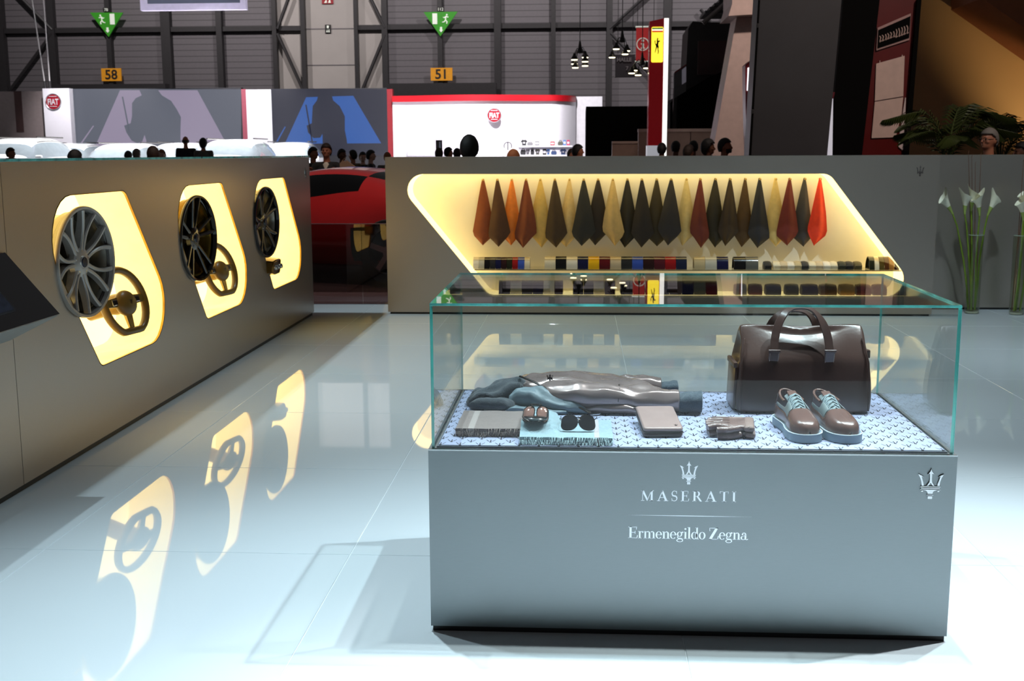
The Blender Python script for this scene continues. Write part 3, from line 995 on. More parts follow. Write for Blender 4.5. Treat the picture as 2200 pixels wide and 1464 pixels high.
# ================================================================ glass show case on its pedestal
X0, X1, Y0, Y1, PH, GH = -0.4698, 1.1493, 3.4383, 4.3607, 0.6, 1.0589
dc = thing('display_case', 'glass topped show case on a brushed metal pedestal with printed lettering', 'display case', ((X0 + X1) / 2, (Y0 + Y1) / 2, 0))
M_PED = mat('pedestal_aluminium', (124, 131, 134), rough=0.33, metal=0.85, vary=0.02, scale=30, stretch=(1, 1, 40))
pb = MB()
pb.loft([[(X0, Y0, 0.018), (X1, Y0, 0.018), (X1, Y1, 0.018), (X0, Y1, 0.018)], [(X0, Y0, PH - 0.004), (X1, Y0, PH - 0.004), (X1, Y1, PH - 0.004), (X0, Y1, PH - 0.004)]], True, True)
pb.build('pedestal', M_PED, dc, world=True)
MB().prism([(X0, Y0), (X1, Y0), (X1, Y1), (X0, Y1)], (0, 0, PH - 0.004), (1, 0, 0), (0, 1, 0), (0, 0, 0.004)).build('pedestal_top_edge', M_ALU_LIGHT, dc, world=True)
MB().box2((X0 + 0.006, Y0 + 0.006, 0), (X1 - 0.006, Y1 - 0.006, 0.018)).build('plinth', M_BLACK, dc, world=True)


def pane(a, b, parent):
    a, b = Vector(a), Vector(b)
    mb = MB().box2(a, b)
    s = [abs(b[i] - a[i]) for i in range(3)]
    thin = s.index(min(s))
    ob = mb.build('glass_pane', [M_GLASS, M_GEDGE], parent, world=True)
    for p in ob.data.polygons:
        if abs(p.normal[thin]) < 0.5:
            p.material_index = 1
    return ob


gi, gt_ = 0.010, 0.008
a0, a1, b0, b1 = X0 + gi, X1 - gi, Y0 + gi, Y1 - gi
pane((a0, b0, PH), (a1, b0 + gt_, GH - gt_), dc)
pane((a0, b1 - gt_, PH), (a1, b1, GH - gt_), dc)
pane((a0, b0 + gt_ + 0.0005, PH), (a0 + gt_, b1 - gt_ - 0.0005, GH - gt_), dc)
pane((a1 - gt_, b0 + gt_ + 0.0005, PH), (a1, b1 - gt_ - 0.0005, GH - gt_), dc)
pane((a0, b0, GH - gt_ + 0.0005), (a1, b1, GH), dc)
ux, uz = (1, 0, 0), (0, 0, 1)
polys_part('emblem_print', [[(x * 0.070, y * 0.075) for x, y in p] for p in trident_polys()], M_WHITEPRINT, dc, (0.3395, Y0, 0.498), ux, uz, (0, -0.0006, 0))
polys_part('lettering', serif_line('MASERATI', 0.0335, 0.293, 0.28), M_WHITEPRINT, dc, (0.193, Y0, 0.4435), ux, uz, (0, -0.0006, 0))
polys_part('rule', [[(0, 0), (0.2, -0.0012), (0.394, 0), (0.2, 0.0012)]], M_WHITEPRINT, dc, (0.142, Y0, 0.3965), ux, uz, (0, -0.0006, 0))
polys_part('lettering', serif_line('Ermenegildo Zegna', 0.0375, 0.370, 0.015), M_WHITEPRINT, dc, (0.155, Y0, 0.3215), ux, uz, (0, -0.0006, 0))
polys_part('metal_emblem', [[(x * 0.098, y * 0.098) for x, y in p] for p in trident_polys()], M_CHROME, dc, (1.072, Y0, 0.4635), ux, uz, (0, -0.005, 0), bevel=0.0012)

# patterned mat
m = bpy.data.materials.new('mat_with_small_emblems')
m.use_nodes = True
T = NT(m)
bs = m.node_tree.nodes['Principled BSDF']
tc = T.n('ShaderNodeTexCoord')
sx = T.n('ShaderNodeSeparateXYZ')
T.link(tc.outputs['Object'], sx.inputs[0])


def icon(ou, ov):
    u = T.math('FRACT', T.math('ADD', T.math('DIVIDE', sx.outputs[0], 0.062), ou + 40))
    v = T.math('FRACT', T.math('ADD', T.math('DIVIDE', sx.outputs[1], 0.076), ov + 40))
    lx = T.math('MULTIPLY', T.math('SUBTRACT', u, 0.5), 0.062)
    ly = T.math('MULTIPLY', T.math('SUBTRACT', v, 0.5), 0.076)
    ax = T.math('ABSOLUTE', lx)
    cur = T.math('ABSOLUTE', T.math('SUBTRACT', ly, T.math('ADD', T.math('MULTIPLY', T.math('MULTIPLY', ax, ax), 110.0), -0.006)))
    wing = T.math('MULTIPLY', T.math('LESS_THAN', cur, 0.0042), T.math('MULTIPLY', T.math('LESS_THAN', ax, 0.0145), T.math('GREATER_THAN', ax, 0.0052)))
    stem = T.math('MULTIPLY', T.math('LESS_THAN', ax, 0.0019), T.math('LESS_THAN', T.math('ABSOLUTE', T.math('SUBTRACT', ly, 0.002)), 0.013))
    dd = T.math('ADD', T.math('MULTIPLY', lx, lx), T.math('MULTIPLY', T.math('ADD', ly, 0.012), T.math('MULTIPLY', T.math('ADD', ly, 0.012), 0.4)))
    ball = T.math('LESS_THAN', dd, 0.0044 ** 2)
    return T.math('MAXIMUM', wing, T.math('MAXIMUM', stem, ball))


fac = T.math('MAXIMUM', icon(0, 0), icon(0.5, 0.5))
mx = T.n('ShaderNodeMix', data_type='RGBA')
T.link(fac, mx.inputs[0])
mx.inputs[6].default_value = lin((142, 150, 176))
mx.inputs[7].default_value = lin((22, 24, 36))
T.link(mx.outputs[2], bs.inputs['Base Color'])
bs.inputs['Roughness'].default_value = 0.6
mt = thing('patterned_mat', 'pale lavender mat printed with small dark emblems inside the show case', 'mat', ((X0 + X1) / 2, (Y0 + Y1) / 2, PH))
MB().box2((X0 + 0.03, Y0 + 0.028, PH + 0.0008), (X1 - 0.03, Y1 - 0.05, PH + 0.008)).build('sheet', m, mt, world=True)
MB().box2((X0 + 0.024, Y0 + 0.022, PH + 0.0002), (X1 - 0.024, Y1 - 0.044, PH + 0.0055)).build('dark_border', mat('mat_border', (70, 76, 86), rough=0.7), mt, world=True)
ZM = PH + 0.0085

# ---------------------------------------------------------------- travel bag
M_BAG = mat('brown_bag_leather', (70, 52, 47), rough=0.28, vary=0.12, scale=5, bump=0.04, bscale=90, coat=0.15, spec=0.55)
M_STITCH = mat('pale_stitching', (170, 150, 135), rough=0.7)
M_ZIP = mat('dark_zip', (40, 34, 32), rough=0.35, metal=0.6)
bag = thing('travel_bag', 'brown leather travel bag with two handles behind the sneakers', 'bag', (0.782, 4.055, ZM), math.radians(1.5))


def sring(a, b, z, n=32, ex=4.0, dy=0.0, wob=0.0):
    out = []
    for k in range(n):
        t = 2 * PI * k / n
        c, s = math.cos(t), math.sin(t)
        x = a * math.copysign(abs(c) ** (2 / ex), c)
        y = b * math.copysign(abs(s) ** (2 / ex), s) + dy
        zz = z
        if wob:
            q = Vector((x * 7, y * 7, z * 9))
            x += wob * mnoise.noise(q)
            y += wob * mnoise.noise(q + Vector((9, 3, 1)))
            zz += wob * 0.7 * mnoise.noise(q + Vector((2, 7, 5)))
        out.append((x, y, zz))
    return out


mb = MB()
lev = [(0.228, 0.104, 0.0, 9), (0.237, 0.114, 0.006, 9), (0.238, 0.116, 0.07, 9), (0.234, 0.113, 0.13, 9), (0.229, 0.108, 0.17, 9), (0.226, 0.100, 0.192, 9), (0.224, 0.086, 0.212, 9), (0.222, 0.064, 0.242, 8), (0.220, 0.040, 0.272, 7), (0.214, 0.018, 0.296, 5), (0.206, 0.008, 0.304, 4)]
rings = []
for a, b, z, ex in lev:
    ring = sring(a, b, z, 40, ex, wob=0.0)
    r2_ = []
    for x, y, zz in ring:
        # sagging middle, ears at both ends, soft dents in the front
        sag = 0.042 * max(0, (z - 0.13) / 0.17) * math.cos(x / 0.22 * PI / 2) ** 2
        zz -= sag
        if z > 0.1 and y < 0:
            y += 0.022 * math.sin(min(1, (z - 0.1) / 0.12) * PI) * math.cos(x / 0.235 * PI / 2) ** 2
        q = Vector((x * 9, y * 9 + 3, zz * 9))
        y += 0.012 * mnoise.noise(q * 0.7)
        x += 0.004 * mnoise.noise(q + Vector((5, 5, 5)))
        # pinch of the gusset at the ends
        if abs(x) > 0.18 and 0.15 < z < 0.26:
            x -= math.copysign(0.03 * math.exp(-(y / 0.03) ** 2), x)
        r2_.append((x, y, zz))
    rings.append(r2_)
mb.loft(rings)
body = mb.build('body', M_BAG, bag, smooth=180, sub=2)
MB().tube([(x_ * 0.165, 0, 0.302 - 0.0425 * math.cos(x_ * 0.165 / 0.22 * PI / 2) ** 2) for x_ in (-1, -0.75, -0.5, -0.25, 0, 0.25, 0.5, 0.75, 1)], 0.006, 6).build('zip', M_ZIP, bag, smooth=60)
for sy in (-1, 1):
    pts = []
    side = []
    for k in range(25):
        t = k / 24
        ang = PI * t
        x = -0.086 * math.copysign(abs(math.cos(ang)) ** 0.75, math.cos(ang)) * (1.12 - 0.28 * math.sin(ang))
        z = 0.215 + 0.152 * math.sin(ang) ** 0.62
        lean = max(0, z - 0.24)
        y = sy * (0.094 - 0.36 * (z - 0.215)) if sy < 0 else sy * (0.085 - 0.30 * (z - 0.215)) + 0.02 * math.sin(ang)
        if sy > 0:
            z = 0.215 + 0.128 * math.sin(ang) ** 0.62
        pts.append((x - 0.012, y, z))
    h = MB()
    sd = []
    for k in range(25):
        a = Vector(pts[max(0, k - 1)])
        b = Vector(pts[min(24, k + 1)])
        tt = (b - a).normalized()
        f = (0.45, 0.8, 0.3)
        up = Vector((0, 1, 0.35)) if 6 < k < 18 else None
        nn = Vector((0, 0.25, 0)) if up is None else up
        bl = math.sin(PI * k / 24)
        wdir = (Vector((0.0, 1.0, 0.3)) * bl ** 2 + tt.cross(Vector((0, 1, 0))) * (1 - bl) ** 1.0)
        wdir = (wdir - tt * wdir.dot(tt)).normalized()
        sd.append(wdir * 0.014)
    for k in range(1, 25):
        if sd[k].dot(sd[k - 1]) < 0:
            sd[k] = -sd[k]
    h.ribbon(pts, sd, 0.006)
    hd = h.build('handle', M_BAG, bag, smooth=50, bevel=0.001)
    for e in (0, 24):
        p = Vector(pts[e])
        tb = MB().rbox((p.x, p.y - sy * 0.004, p.z - 0.02), (0.036, 0.007, 0.052), 0.003, rot=Matrix.Rotation(sy * -0.3, 3, 'X')).build('handle_tab', M_BAG, hd)
        st = MB()
        c0 = Vector((p.x, p.y + sy * 0.0005, p.z - 0.02))
        R3 = Matrix.Rotation(sy * -0.3, 3, 'X')
        for s2 in (-1, 1):
            st.box(c0 + R3 @ Vector((s2 * 0.0145, 0, -0.002)), (0.001, 0.0012, 0.04), R3)
        st.box(c0 + R3 @ Vector((0, 0, -0.0215)), (0.03, 0.0012, 0.001), R3)
        st.build('stitching', M_STITCH, hd)
        MB().tube([(p.x - 0.02, p.y + sy * 0.004, p.z + 0.006), (p.x + 0.02, p.y + sy * 0.004, p.z + 0.006)], 0.005, 10).build('loop_bar', M_BAG, hd, smooth=60)
# gusset pocket and piping at the side
MB().rbox((-0.2375, -0.01, 0.085), (0.012, 0.15, 0.15), 0.005, rot=Matrix.Rotation(math.radians(2), 3, 'Y')).build('side_pocket', M_BAG, bag, smooth=40)
MB().rbox((-0.2385, -0.01, 0.168), (0.014, 0.152, 0.02), 0.004).build('pocket_hem', mat('brown_bag_trim', (76, 56, 48), rough=0.4), bag, smooth=40)
for sx_ in (-1, 1):
    MB().tube([(sx_ * 0.222, -0.106, 0.01), (sx_ * 0.224, -0.109, 0.06), (sx_ * 0.222, -0.104, 0.12), (sx_ * 0.219, -0.094, 0.18), (sx_ * 0.21, -0.076, 0.225), (sx_ * 0.205, -0.05, 0.258)], 0.0032, 6).build('piping', M_BAG, bag, smooth=60)
MB().rbox((0.237, 0.0, 0.195), (0.02, 0.028, 0.03), 0.004).build('zip_pull', M_BAG, bag)

# ---------------------------------------------------------------- sneakers
M_SHOE_B = mat('shoe_brown_leather', (92, 68, 62), rough=0.26, vary=0.1, scale=30, coat=0.25)
M_SHOE_G = mat('shoe_grey_leather', (112, 124, 126), rough=0.3, vary=0.08, scale=30, coat=0.2)
M_SOLE = mat('shoe_rubber_sole', (116, 138, 152), rough=0.55)
M_WELT = mat('shoe_pale_welt', (214, 224, 228), rough=0.5)
M_LACE = mat('shoe_laces', (128, 146, 152), rough=0.7, bump=0.2, bscale=300)
M_LINING = mat('shoe_lining', (64, 50, 46), rough=0.8)


def sneaker(label, x, y, rz, mirror):
    t = thing('sneaker', label, 'shoe', (x, y, ZM), rz, 'pair of sneakers')
    L = 0.285
    st_ = [0.0, 0.04, 0.12, 0.22, 0.32, 0.42, 0.52, 0.62, 0.72, 0.82, 0.91, 0.97, 0.993, 1.0]
    W = [0.018, 0.029, 0.035, 0.037, 0.037, 0.038, 0.041, 0.045, 0.0485, 0.0485, 0.041, 0.027, 0.014, 0.001]
    Hh = [0.075, 0.088, 0.090, 0.084, 0.082, 0.080, 0.072, 0.062, 0.052, 0.045, 0.039, 0.030, 0.020, 0.006]
    z0 = 0.03
    def cxo(q):
        return mirror * 0.007 * math.sin(PI * q) * (1 if q < 0.6 else 0.6)
    n = 16
    rings = []
    for q, w, hh in zip(st_, W, Hh):
        yy = L / 2 - L * q
        ring = []
        for k in range(n + 1):
            a = PI * k / n
            c, s = math.cos(a), math.sin(a)
            ring.append((cxo(q) + w * math.copysign(abs(c) ** 0.62, c) * (1.0 + 0.06 * s), yy, z0 - 0.006 + (hh + 0.006) * abs(s) ** 0.75))
        rings.append(ring)
    toe, quart, heel = MB(), MB(), MB()
    for i in range(len(st_) - 1):
        q = (st_[i] + st_[i + 1]) / 2
        for k in range(n):
            mid = abs((k + 0.5) / n - 0.5)
            if q < 0.42 and mid < 0.30 + (0.08 if q < 0.1 else 0) - (0.3 if i == 0 else 0):
                continue            # collar opening
            if 0.42 <= q < 0.66 and mid < 0.115:
                continue            # throat, closed by tongue and laces
            tgt = toe if q > 0.66 or mid > 0.40 else (quart if q > 0.16 else heel)
            a, b, c, d = rings[i][k], rings[i][k + 1], rings[i + 1][k + 1], rings[i + 1][k]
            tgt.add([a, b, c, d], [(0, 1, 2, 3)])
    for nm, q, m_ in (('toe_and_rand', toe, M_SHOE_B), ('quarter', quart, M_SHOE_G), ('heel_counter', heel, M_SHOE_B)):
        ob = q.build(nm, m_, t, smooth=180, fix=False)
        bm = bmesh.new()
        bm.from_mesh(ob.data)
        bmesh.ops.remove_doubles(bm, verts=bm.verts, dist=0.0002)
        bmesh.ops.recalc_face_normals(bm, faces=bm.faces)
        bm.to_mesh(ob.data)
        bm.free()
        so = ob.modifiers.new('solid', 'SOLIDIFY')
        so.thickness = 0.0028
        so.offset = -1
        s2 = ob.modifiers.new('sub', 'SUBSURF')
        s2.levels = s2.render_levels = 1
    # sole
    outl = []
    for q, w in zip(st_, W):
        outl.append((cxo(q) + w * 1.07 + 0.003, L / 2 + 0.004 - (L + 0.008) * q))
    outl += [(2 * cxo(q) - x_, y_) for (x_, y_), q in zip(reversed(outl), reversed(st_))]
    MB().prism(outl, (0, 0, 0), (1, 0, 0), (0, 1, 0), (0, 0, 0.028)).build('sole', M_SOLE, t, smooth=40, bevel=0.003)
    wl_ = MB()
    wl_.tube([(x_, y_, 0.0285) for x_, y_ in outl] + [(outl[0][0], outl[0][1], 0.0285)], 0.0016, 6)
    wl_.build('welt', M_WELT, t, smooth=60)
    # insole, tongue, laces
    MB().prism([(x_ * 0.8, y_) for x_, y_ in outl if y_ > -0.02], (0, 0, 0.034), (1, 0, 0), (0, 1, 0), (0, 0, 0.003)).build('insole', M_LINING, t)
    tg = []
    for k in range(9):
        q = 0.68 - 0.42 * k / 8
        yy = L / 2 - L * q
        zz = 0.078 + 0.044 * (k / 8) ** 0.9
        w = 0.014 + 0.012 * k / 8
        tg.append([(cxo(q) + s * w, yy + 0.001, zz - 0.010 * abs(s) ** 2) for s in (-1, -0.6, 0, 0.6, 1)] + [(cxo(q) + s * w, yy + 0.004, zz - 0.004 - 0.010 * abs(s) ** 2) for s in (1, 0.6, 0, -0.6, -1)])
    MB().loft(tg).build('tongue', M_SHOE_G, t, smooth=60, sub=1)
    MB().rbox((cxo(0.3), L / 2 - L * 0.305, 0.119), (0.03, 0.028, 0.006), 0.002, rot=Matrix.Rotation(math.radians(20), 3, 'X')).build('tongue_label', M_SHOE_B, t)
    for k in range(6):
        q = 0.385 + 0.05 * k
        yy = L / 2 - L * q
        zt = 0.120 - 0.0075 * k
        w = 0.023
        for s in (-1, 1):
            MB().tube([(cxo(q) - s * w, yy, zt - 0.018), (cxo(q) - s * w * 0.6, yy - 0.001, zt - 0.004), (cxo(q), yy - 0.004, zt + 0.002 + 0.001 * s), (cxo(q) + s * w * 0.6, yy - 0.009, zt - 0.005), (cxo(q) + s * w, yy - 0.0125, zt - 0.02)], 0.0028, 6).build('lace', M_LACE, t, smooth=60)
    cr_ = []
    for k in range(17):
        a = PI * (k / 16)
        cr_.append((cxo(0.2) + 0.033 * math.cos(a), L / 2 - 0.115 + 0.108 * math.sin(a) ** 0.8, 0.1 + 0.016 * math.sin(a)))
    MB().tube(cr_, 0.0045, 8).build('collar', M_SHOE_B, t, smooth=60)
    return t


sneaker('brown and grey leather sneaker nearer the gloves', 0.702, 3.672, math.radians(8), 1)
sneaker('brown and grey leather sneaker farther from the gloves', 0.826, 3.672, math.radians(10), -1)

# ---------------------------------------------------------------- leather jacket, folded
M_JL = mat('jacket_bronze_leather', (140, 124, 121), rough=0.22, metal=0.4, vary=0.12, scale=9, bump=0.06, bscale=40, coat=0.3)
M_KNIT = mat('jacket_dark_knit', (44, 52, 60), rough=0.8, bump=0.4, bscale=260, sheen=0.3)
M_LIN = mat('jacket_grey_lining', (104, 120, 128), rough=0.5, bump=0.15, bscale=60)
M_CUFF = mat('jacket_cuff_knit', (50, 66, 78), rough=0.85, bump=0.5, bscale=300, sheen=0.3)
jk = thing('leather_jacket', 'bronze leather jacket with dark knit hem folded on the mat', 'jacket', (0.0, 4.05, ZM))


def resample(vals, m):
    """smooth (Catmull-Rom) resampling of a list of numbers to m values"""
    out = []
    n = len(vals)
    for i in range(m):
        t = i / (m - 1) * (n - 1)
        k = min(n - 2, int(t))
        f = t - k
        p0, p1, p2, p3 = vals[max(0, k - 1)], vals[k], vals[k + 1], vals[min(n - 1, k + 2)]
        out.append(0.5 * (2 * p1 + (p2 - p0) * f + (2 * p0 - 5 * p1 + 4 * p2 - p3) * f * f + (3 * p1 - p0 - 3 * p2 + p3) * f ** 3))
    return out


def soft(name, m_, path, hw, ht, base=ZM, n=30, sub=1, wr=0.006, seed=0, parent=None, skirt=0.22, m=26):
    """cloth lying on the mat: path of (x, y), half-width list, height list; draped flanks with creases running along and across"""
    xs_ = resample([p[0] for p in path], m)
    ys2 = resample([p[1] for p in path], m)
    hw, ht = resample(hw, m), resample(ht, m)
    rings = []
    for i in range(m):
        a = Vector((xs_[max(0, i - 1)], ys2[max(0, i - 1)]))
        b = Vector((xs_[min(m - 1, i + 1)], ys2[min(m - 1, i + 1)]))
        d = (b - a).normalized()
        s = Vector((-d.y, d.x))
        w, h_ = max(0.003, hw[i]), max(0.003, ht[i])
        ring = []
        for k in range(n):
            q = 2 * PI * k / n
            c, sn = math.cos(q), math.sin(q)
            up = max(0.0, (1 + sn) / 2)
            off = w * c * (1 + skirt * (1 - up) ** 3)
            zz = h_ * up ** 0.82
            x, y = xs_[i] + s.x * off, ys2[i] + s.y * off
            g = min(1, up * 2.2)
            # long creases plus diagonal pulls
            u_ = i / (m - 1)
            cr = math.sin(off * 150 + 5 * mnoise.noise(Vector((u_ * 3 + seed, off * 8, 1.7))) + seed)
            dg = mnoise.noise(Vector((x * 17 + seed, y * 26 + x * 9, seed * 0.7)))
            fn = mnoise.noise(Vector((x * 42 + seed, y * 60, 3.1)))
            rg = (1 - abs(mnoise.noise(Vector((x * 13 + y * 9 + seed, y * 15 - x * 7, 0.4 + seed))))) ** 3
            dz = wr * (0.35 * cr + 0.9 * dg + 0.35 * fn + 0.8 * (rg - 0.4)) * g
            p = Vector((x, y, base + 0.001 + max(0.0, zz + dz if sn > -0.6 else zz)))
            p.y += 0.6 * wr * dg * (1 - up)
            ring.append(p)
        rings.append(ring)
    return MB().loft(rings).build(name, m_, parent or jk, smooth=180, world=True, sub=sub)


soft('torso', M_JL, [(-0.235, 4.10), (-0.2, 4.105), (-0.12, 4.11), (-0.02, 4.12), (0.08, 4.13), (0.18, 4.14), (0.26, 4.15), (0.31, 4.15)], [0.04, 0.09, 0.115, 0.12, 0.115, 0.105, 0.08, 0.03], [0.055, 0.09, 0.103, 0.104, 0.092, 0.078, 0.06, 0.03], seed=1, wr=0.016)
sl = soft('sleeve', M_JL, [(-0.17, 4.03), (-0.1, 3.99), (0.0, 3.968), (0.08, 3.962), (0.16, 3.957), (0.25, 3.953), (0.32, 3.950), (0.352, 3.949)], [0.03, 0.052, 0.064, 0.066, 0.060, 0.054, 0.047, 0.045], [0.07, 0.098, 0.104, 0.1, 0.094, 0.086, 0.078, 0.074], seed=5, wr=0.011)
soft('cuff', M_CUFF, [(0.346, 3.949), (0.37, 3.948), (0.40, 3.947), (0.43, 3.946)], [0.040, 0.042, 0.045, 0.047], [0.068, 0.07, 0.074, 0.078], seed=8, wr=0.005, skirt=0.0)
soft('flap', M_JL, [(-0.02, 3.93), (0.06, 3.925), (0.14, 3.92), (0.22, 3.92), (0.29, 3.92)], [0.016, 0.028, 0.032, 0.03, 0.012], [0.02, 0.034, 0.036, 0.03, 0.014], seed=11)
soft('back_sleeve', M_JL, [(0.1, 4.235), (0.18, 4.25), (0.26, 4.255), (0.31, 4.255)], [0.03, 0.04, 0.042, 0.035], [0.05, 0.07, 0.068, 0.056], seed=13)
soft('back_cuff', M_CUFF, [(0.305, 4.255), (0.335, 4.257), (0.37, 4.26)], [0.03, 0.034, 0.034], [0.046, 0.05, 0.05], seed=15, wr=0.004, skirt=0.0)
soft('knit_hem', M_KNIT, [(-0.405, 4.015), (-0.37, 4.03), (-0.32, 4.05), (-0.27, 4.07), (-0.215, 4.08), (-0.18, 4.075)], [0.018, 0.045, 0.062, 0.068, 0.07, 0.04], [0.018, 0.048, 0.068, 0.085, 0.098, 0.07], seed=21, wr=0.016)
soft('knit_fold', M_KNIT, [(-0.39, 3.975), (-0.35, 3.965), (-0.30, 3.96), (-0.25, 3.955), (-0.225, 3.95)], [0.012, 0.026, 0.03, 0.028, 0.012], [0.022, 0.040, 0.046, 0.038, 0.02], seed=24, wr=0.009)
soft('lining', M_LIN, [(-0.25, 4.0), (-0.2, 3.99), (-0.14, 3.975), (-0.08, 3.95), (-0.02, 3.93), (0.03, 3.915)], [0.03, 0.046, 0.05, 0.045, 0.036, 0.014], [0.05, 0.07, 0.076, 0.06, 0.04, 0.012], seed=27, wr=0.015)
soft('lining_edge', M_LIN, [(-0.26, 3.945), (-0.18, 3.93), (-0.1, 3.915), (-0.04, 3.905)], [0.015, 0.03, 0.026, 0.012], [0.014, 0.022, 0.016, 0.01], seed=31)
MB().tube([(-0.215, 4.055, ZM + 0.105), (-0.17, 4.005, ZM + 0.098), (-0.12, 3.962, ZM + 0.082), (-0.06, 3.928, ZM + 0.058), (-0.01, 3.905, ZM + 0.030), (0.04, 3.892, ZM + 0.008)], 0.005, 8, flat=0.7).build('zip', M_ZIP, jk, smooth=60, world=True)
MB().rbox((0.055, 3.885, ZM + 0.006), (0.035, 0.008, 0.004), 0.0015, rot=Matrix.Rotation(0.3, 3, 'Z')).build('zip_pull', M_CHROME, jk, world=True)
MB().tube([Vector((0.135, 3.958, ZM + 0.048)) + Vector((0.006 * math.sin(q), 0.063 * math.cos(q), 0.0485 * math.sin(q))) for q in [PI * k / 12 for k in range(13)]], 0.0016, 6).build('sleeve_seam', M_ZIP, jk, smooth=60, world=True)
polys_part('emblem', [[(x * 0.03, y * 0.03) for x, y in p] for p in trident_polys()], M_WANTH, jk, (-0.105, 4.005, ZM + 0.098), (1, 0, 0.0), (0, 0.5, 0.6), (0, -0.006, 0.006))

# ---------------------------------------------------------------- scarves
def scarf(name, label, x0_, x1_, y0_, y1_, m_, th, zf, fringe_m, layers=3):
    t = thing('folded_scarf', label, 'scarf', ((x0_ + x1_) / 2, (y0_ + y1_) / 2, ZM), 0, 'folded scarves in the show case')
    for l in range(layers):
        za, zb = th * l / layers, th * (l + 1) / layers - 0.0008
        ins = 0.004 * (layers - 1 - l) * 0.5
        nx, ny = 16, 10
        top, bot = [], []
        mb = MB()
        rows_ = []
        for j in range(ny + 1):
            yy = y0_ + (y1_ - y0_) * j / ny
            rt, rb = [], []
            for i in range(nx + 1):
                xx = x0_ + (x1_ - x0_) * i / nx
                wv = 0.0016 * mnoise.noise(Vector((xx * 25, yy * 25, l * 3.0 + x0_ * 9)))
                ex = 0.003 * mnoise.noise(Vector((xx * 20, yy * 20, l + 7.0)))
                rt.append((xx + (ex if i in (0, nx) else 0), yy + (ex if j in (0, ny) else 0), zf(xx, yy) + zb + wv))
                rb.append((xx + (ex if i in (0, nx) else 0), yy + (ex if j in (0, ny) else 0), zf(xx, yy) + za + (wv if l else 0)))
            rows_.append(rt + rb[::-1])
        mb.loft(rows_)
        mb.build('fold', m_, t, smooth=60, world=True)
    fr = MB()
    r = random.Random(3)
    for k in range(150):
        xx = x0_ + (x1_ - x0_) * (k + r.random()) / 150
        zz = zf(xx, y0_) + th * r.choice((0.3, 0.6, 0.95))
        fr.tube([(xx, y0_ + 0.004, zz), (xx + r.uniform(-0.003, 0.003), y0_ - 0.006, zz - 0.001), (xx + r.uniform(-0.004, 0.004), y0_ - 0.012 - r.random() * 0.006, max(ZM + 0.0015, zz - 0.008 - 0.006 * r.random()))], [0.0011, 0.0009, 0.0004], 3, caps=False)
    tag(fr.build('fringe', fringe_m, t, world=True, fix=False), kind='stuff')
    return t


def stripe_mat(name, rgb, rgb2, lo, hi, x_off):
    m_ = mat(name, rgb, rough=0.85, vary=0.12, scale=90, bump=0.35, bscale=350, sheen=0.4)
    T_ = NT(m_)
    b_ = m_.node_tree.nodes['Principled BSDF']
    src = b_.inputs['Base Color'].links[0].from_socket
    tc_ = T_.n('ShaderNodeTexCoord')
    sp_ = T_.n('ShaderNodeSeparateXYZ')
    T_.link(tc_.outputs['Object'], sp_.inputs[0])
    f_ = T_.math('MULTIPLY', T_.math('GREATER_THAN', sp_.outputs[0], lo), T_.math('LESS_THAN', sp_.outputs[0], hi))
    mx_ = T_.n('ShaderNodeMix', data_type='RGBA')
    T_.link(f_, mx_.inputs[0])
    T_.link(src, mx_.inputs[6])
    mx_.inputs[7].default_value = lin(rgb2)
    T_.link(mx_.outputs[2], b_.inputs['Base Color'])
    return m_


scarf('brown', 'brown woven scarf with a pale stripe, folded beside the jacket hem', -0.398, -0.09, 3.575, 3.835, stripe_mat('scarf_brown_wool', (116, 102, 98), (150, 138, 134), -0.115, -0.095, 0), 0.026, lambda x, y: ZM + 0.0012, mat('scarf_brown_fringe', (128, 114, 108), rough=0.9), 3)


def zf2(x, y):
    u = max(0.0, min(1.0, (-0.055 - x) / 0.03))
    v = max(0.0, min(1.0, (y - 3.535) / 0.035))
    return ZM + 0.0012 + 0.0285 * u * u * (3 - 2 * u) * v * v * (3 - 2 * v)


scarf('blue', 'pale blue grey fringed scarf with two pairs of sunglasses lying on it', -0.186, 0.106, 3.478, 3.725, stripe_mat('scarf_blue_wool', (128, 154, 164), (164, 160, 166), 0.088, 0.104, 0), 0.024, zf2, mat('scarf_blue_fringe', (166, 190, 196), rough=0.9), 3)

# ---------------------------------------------------------------- sunglasses
M_LENS = mat('dark_lens', (16, 17, 22), rough=0.04, coat=1.0)
M_LENS2 = mat('rose_lens', (176, 134, 122), rough=0.06, metal=0.5, coat=1.0)
M_FRAME = mat('gunmetal_frame', (70, 66, 64), rough=0.2, metal=0.95)


def lens_outline(s, w=0.030, h=0.027):
    out = []
    for k in range(24):
        a = 2 * PI * k / 24
        c, sn = math.cos(a), math.sin(a)
        x = w * math.copysign(abs(c) ** 0.85, c)
        z = h * math.copysign(abs(sn) ** 0.8, sn)
        x -= 0.007 * (z / h < 0) * abs(z / h) * (-1)
        out.append((s * (x + 0.0315), z))
    return out


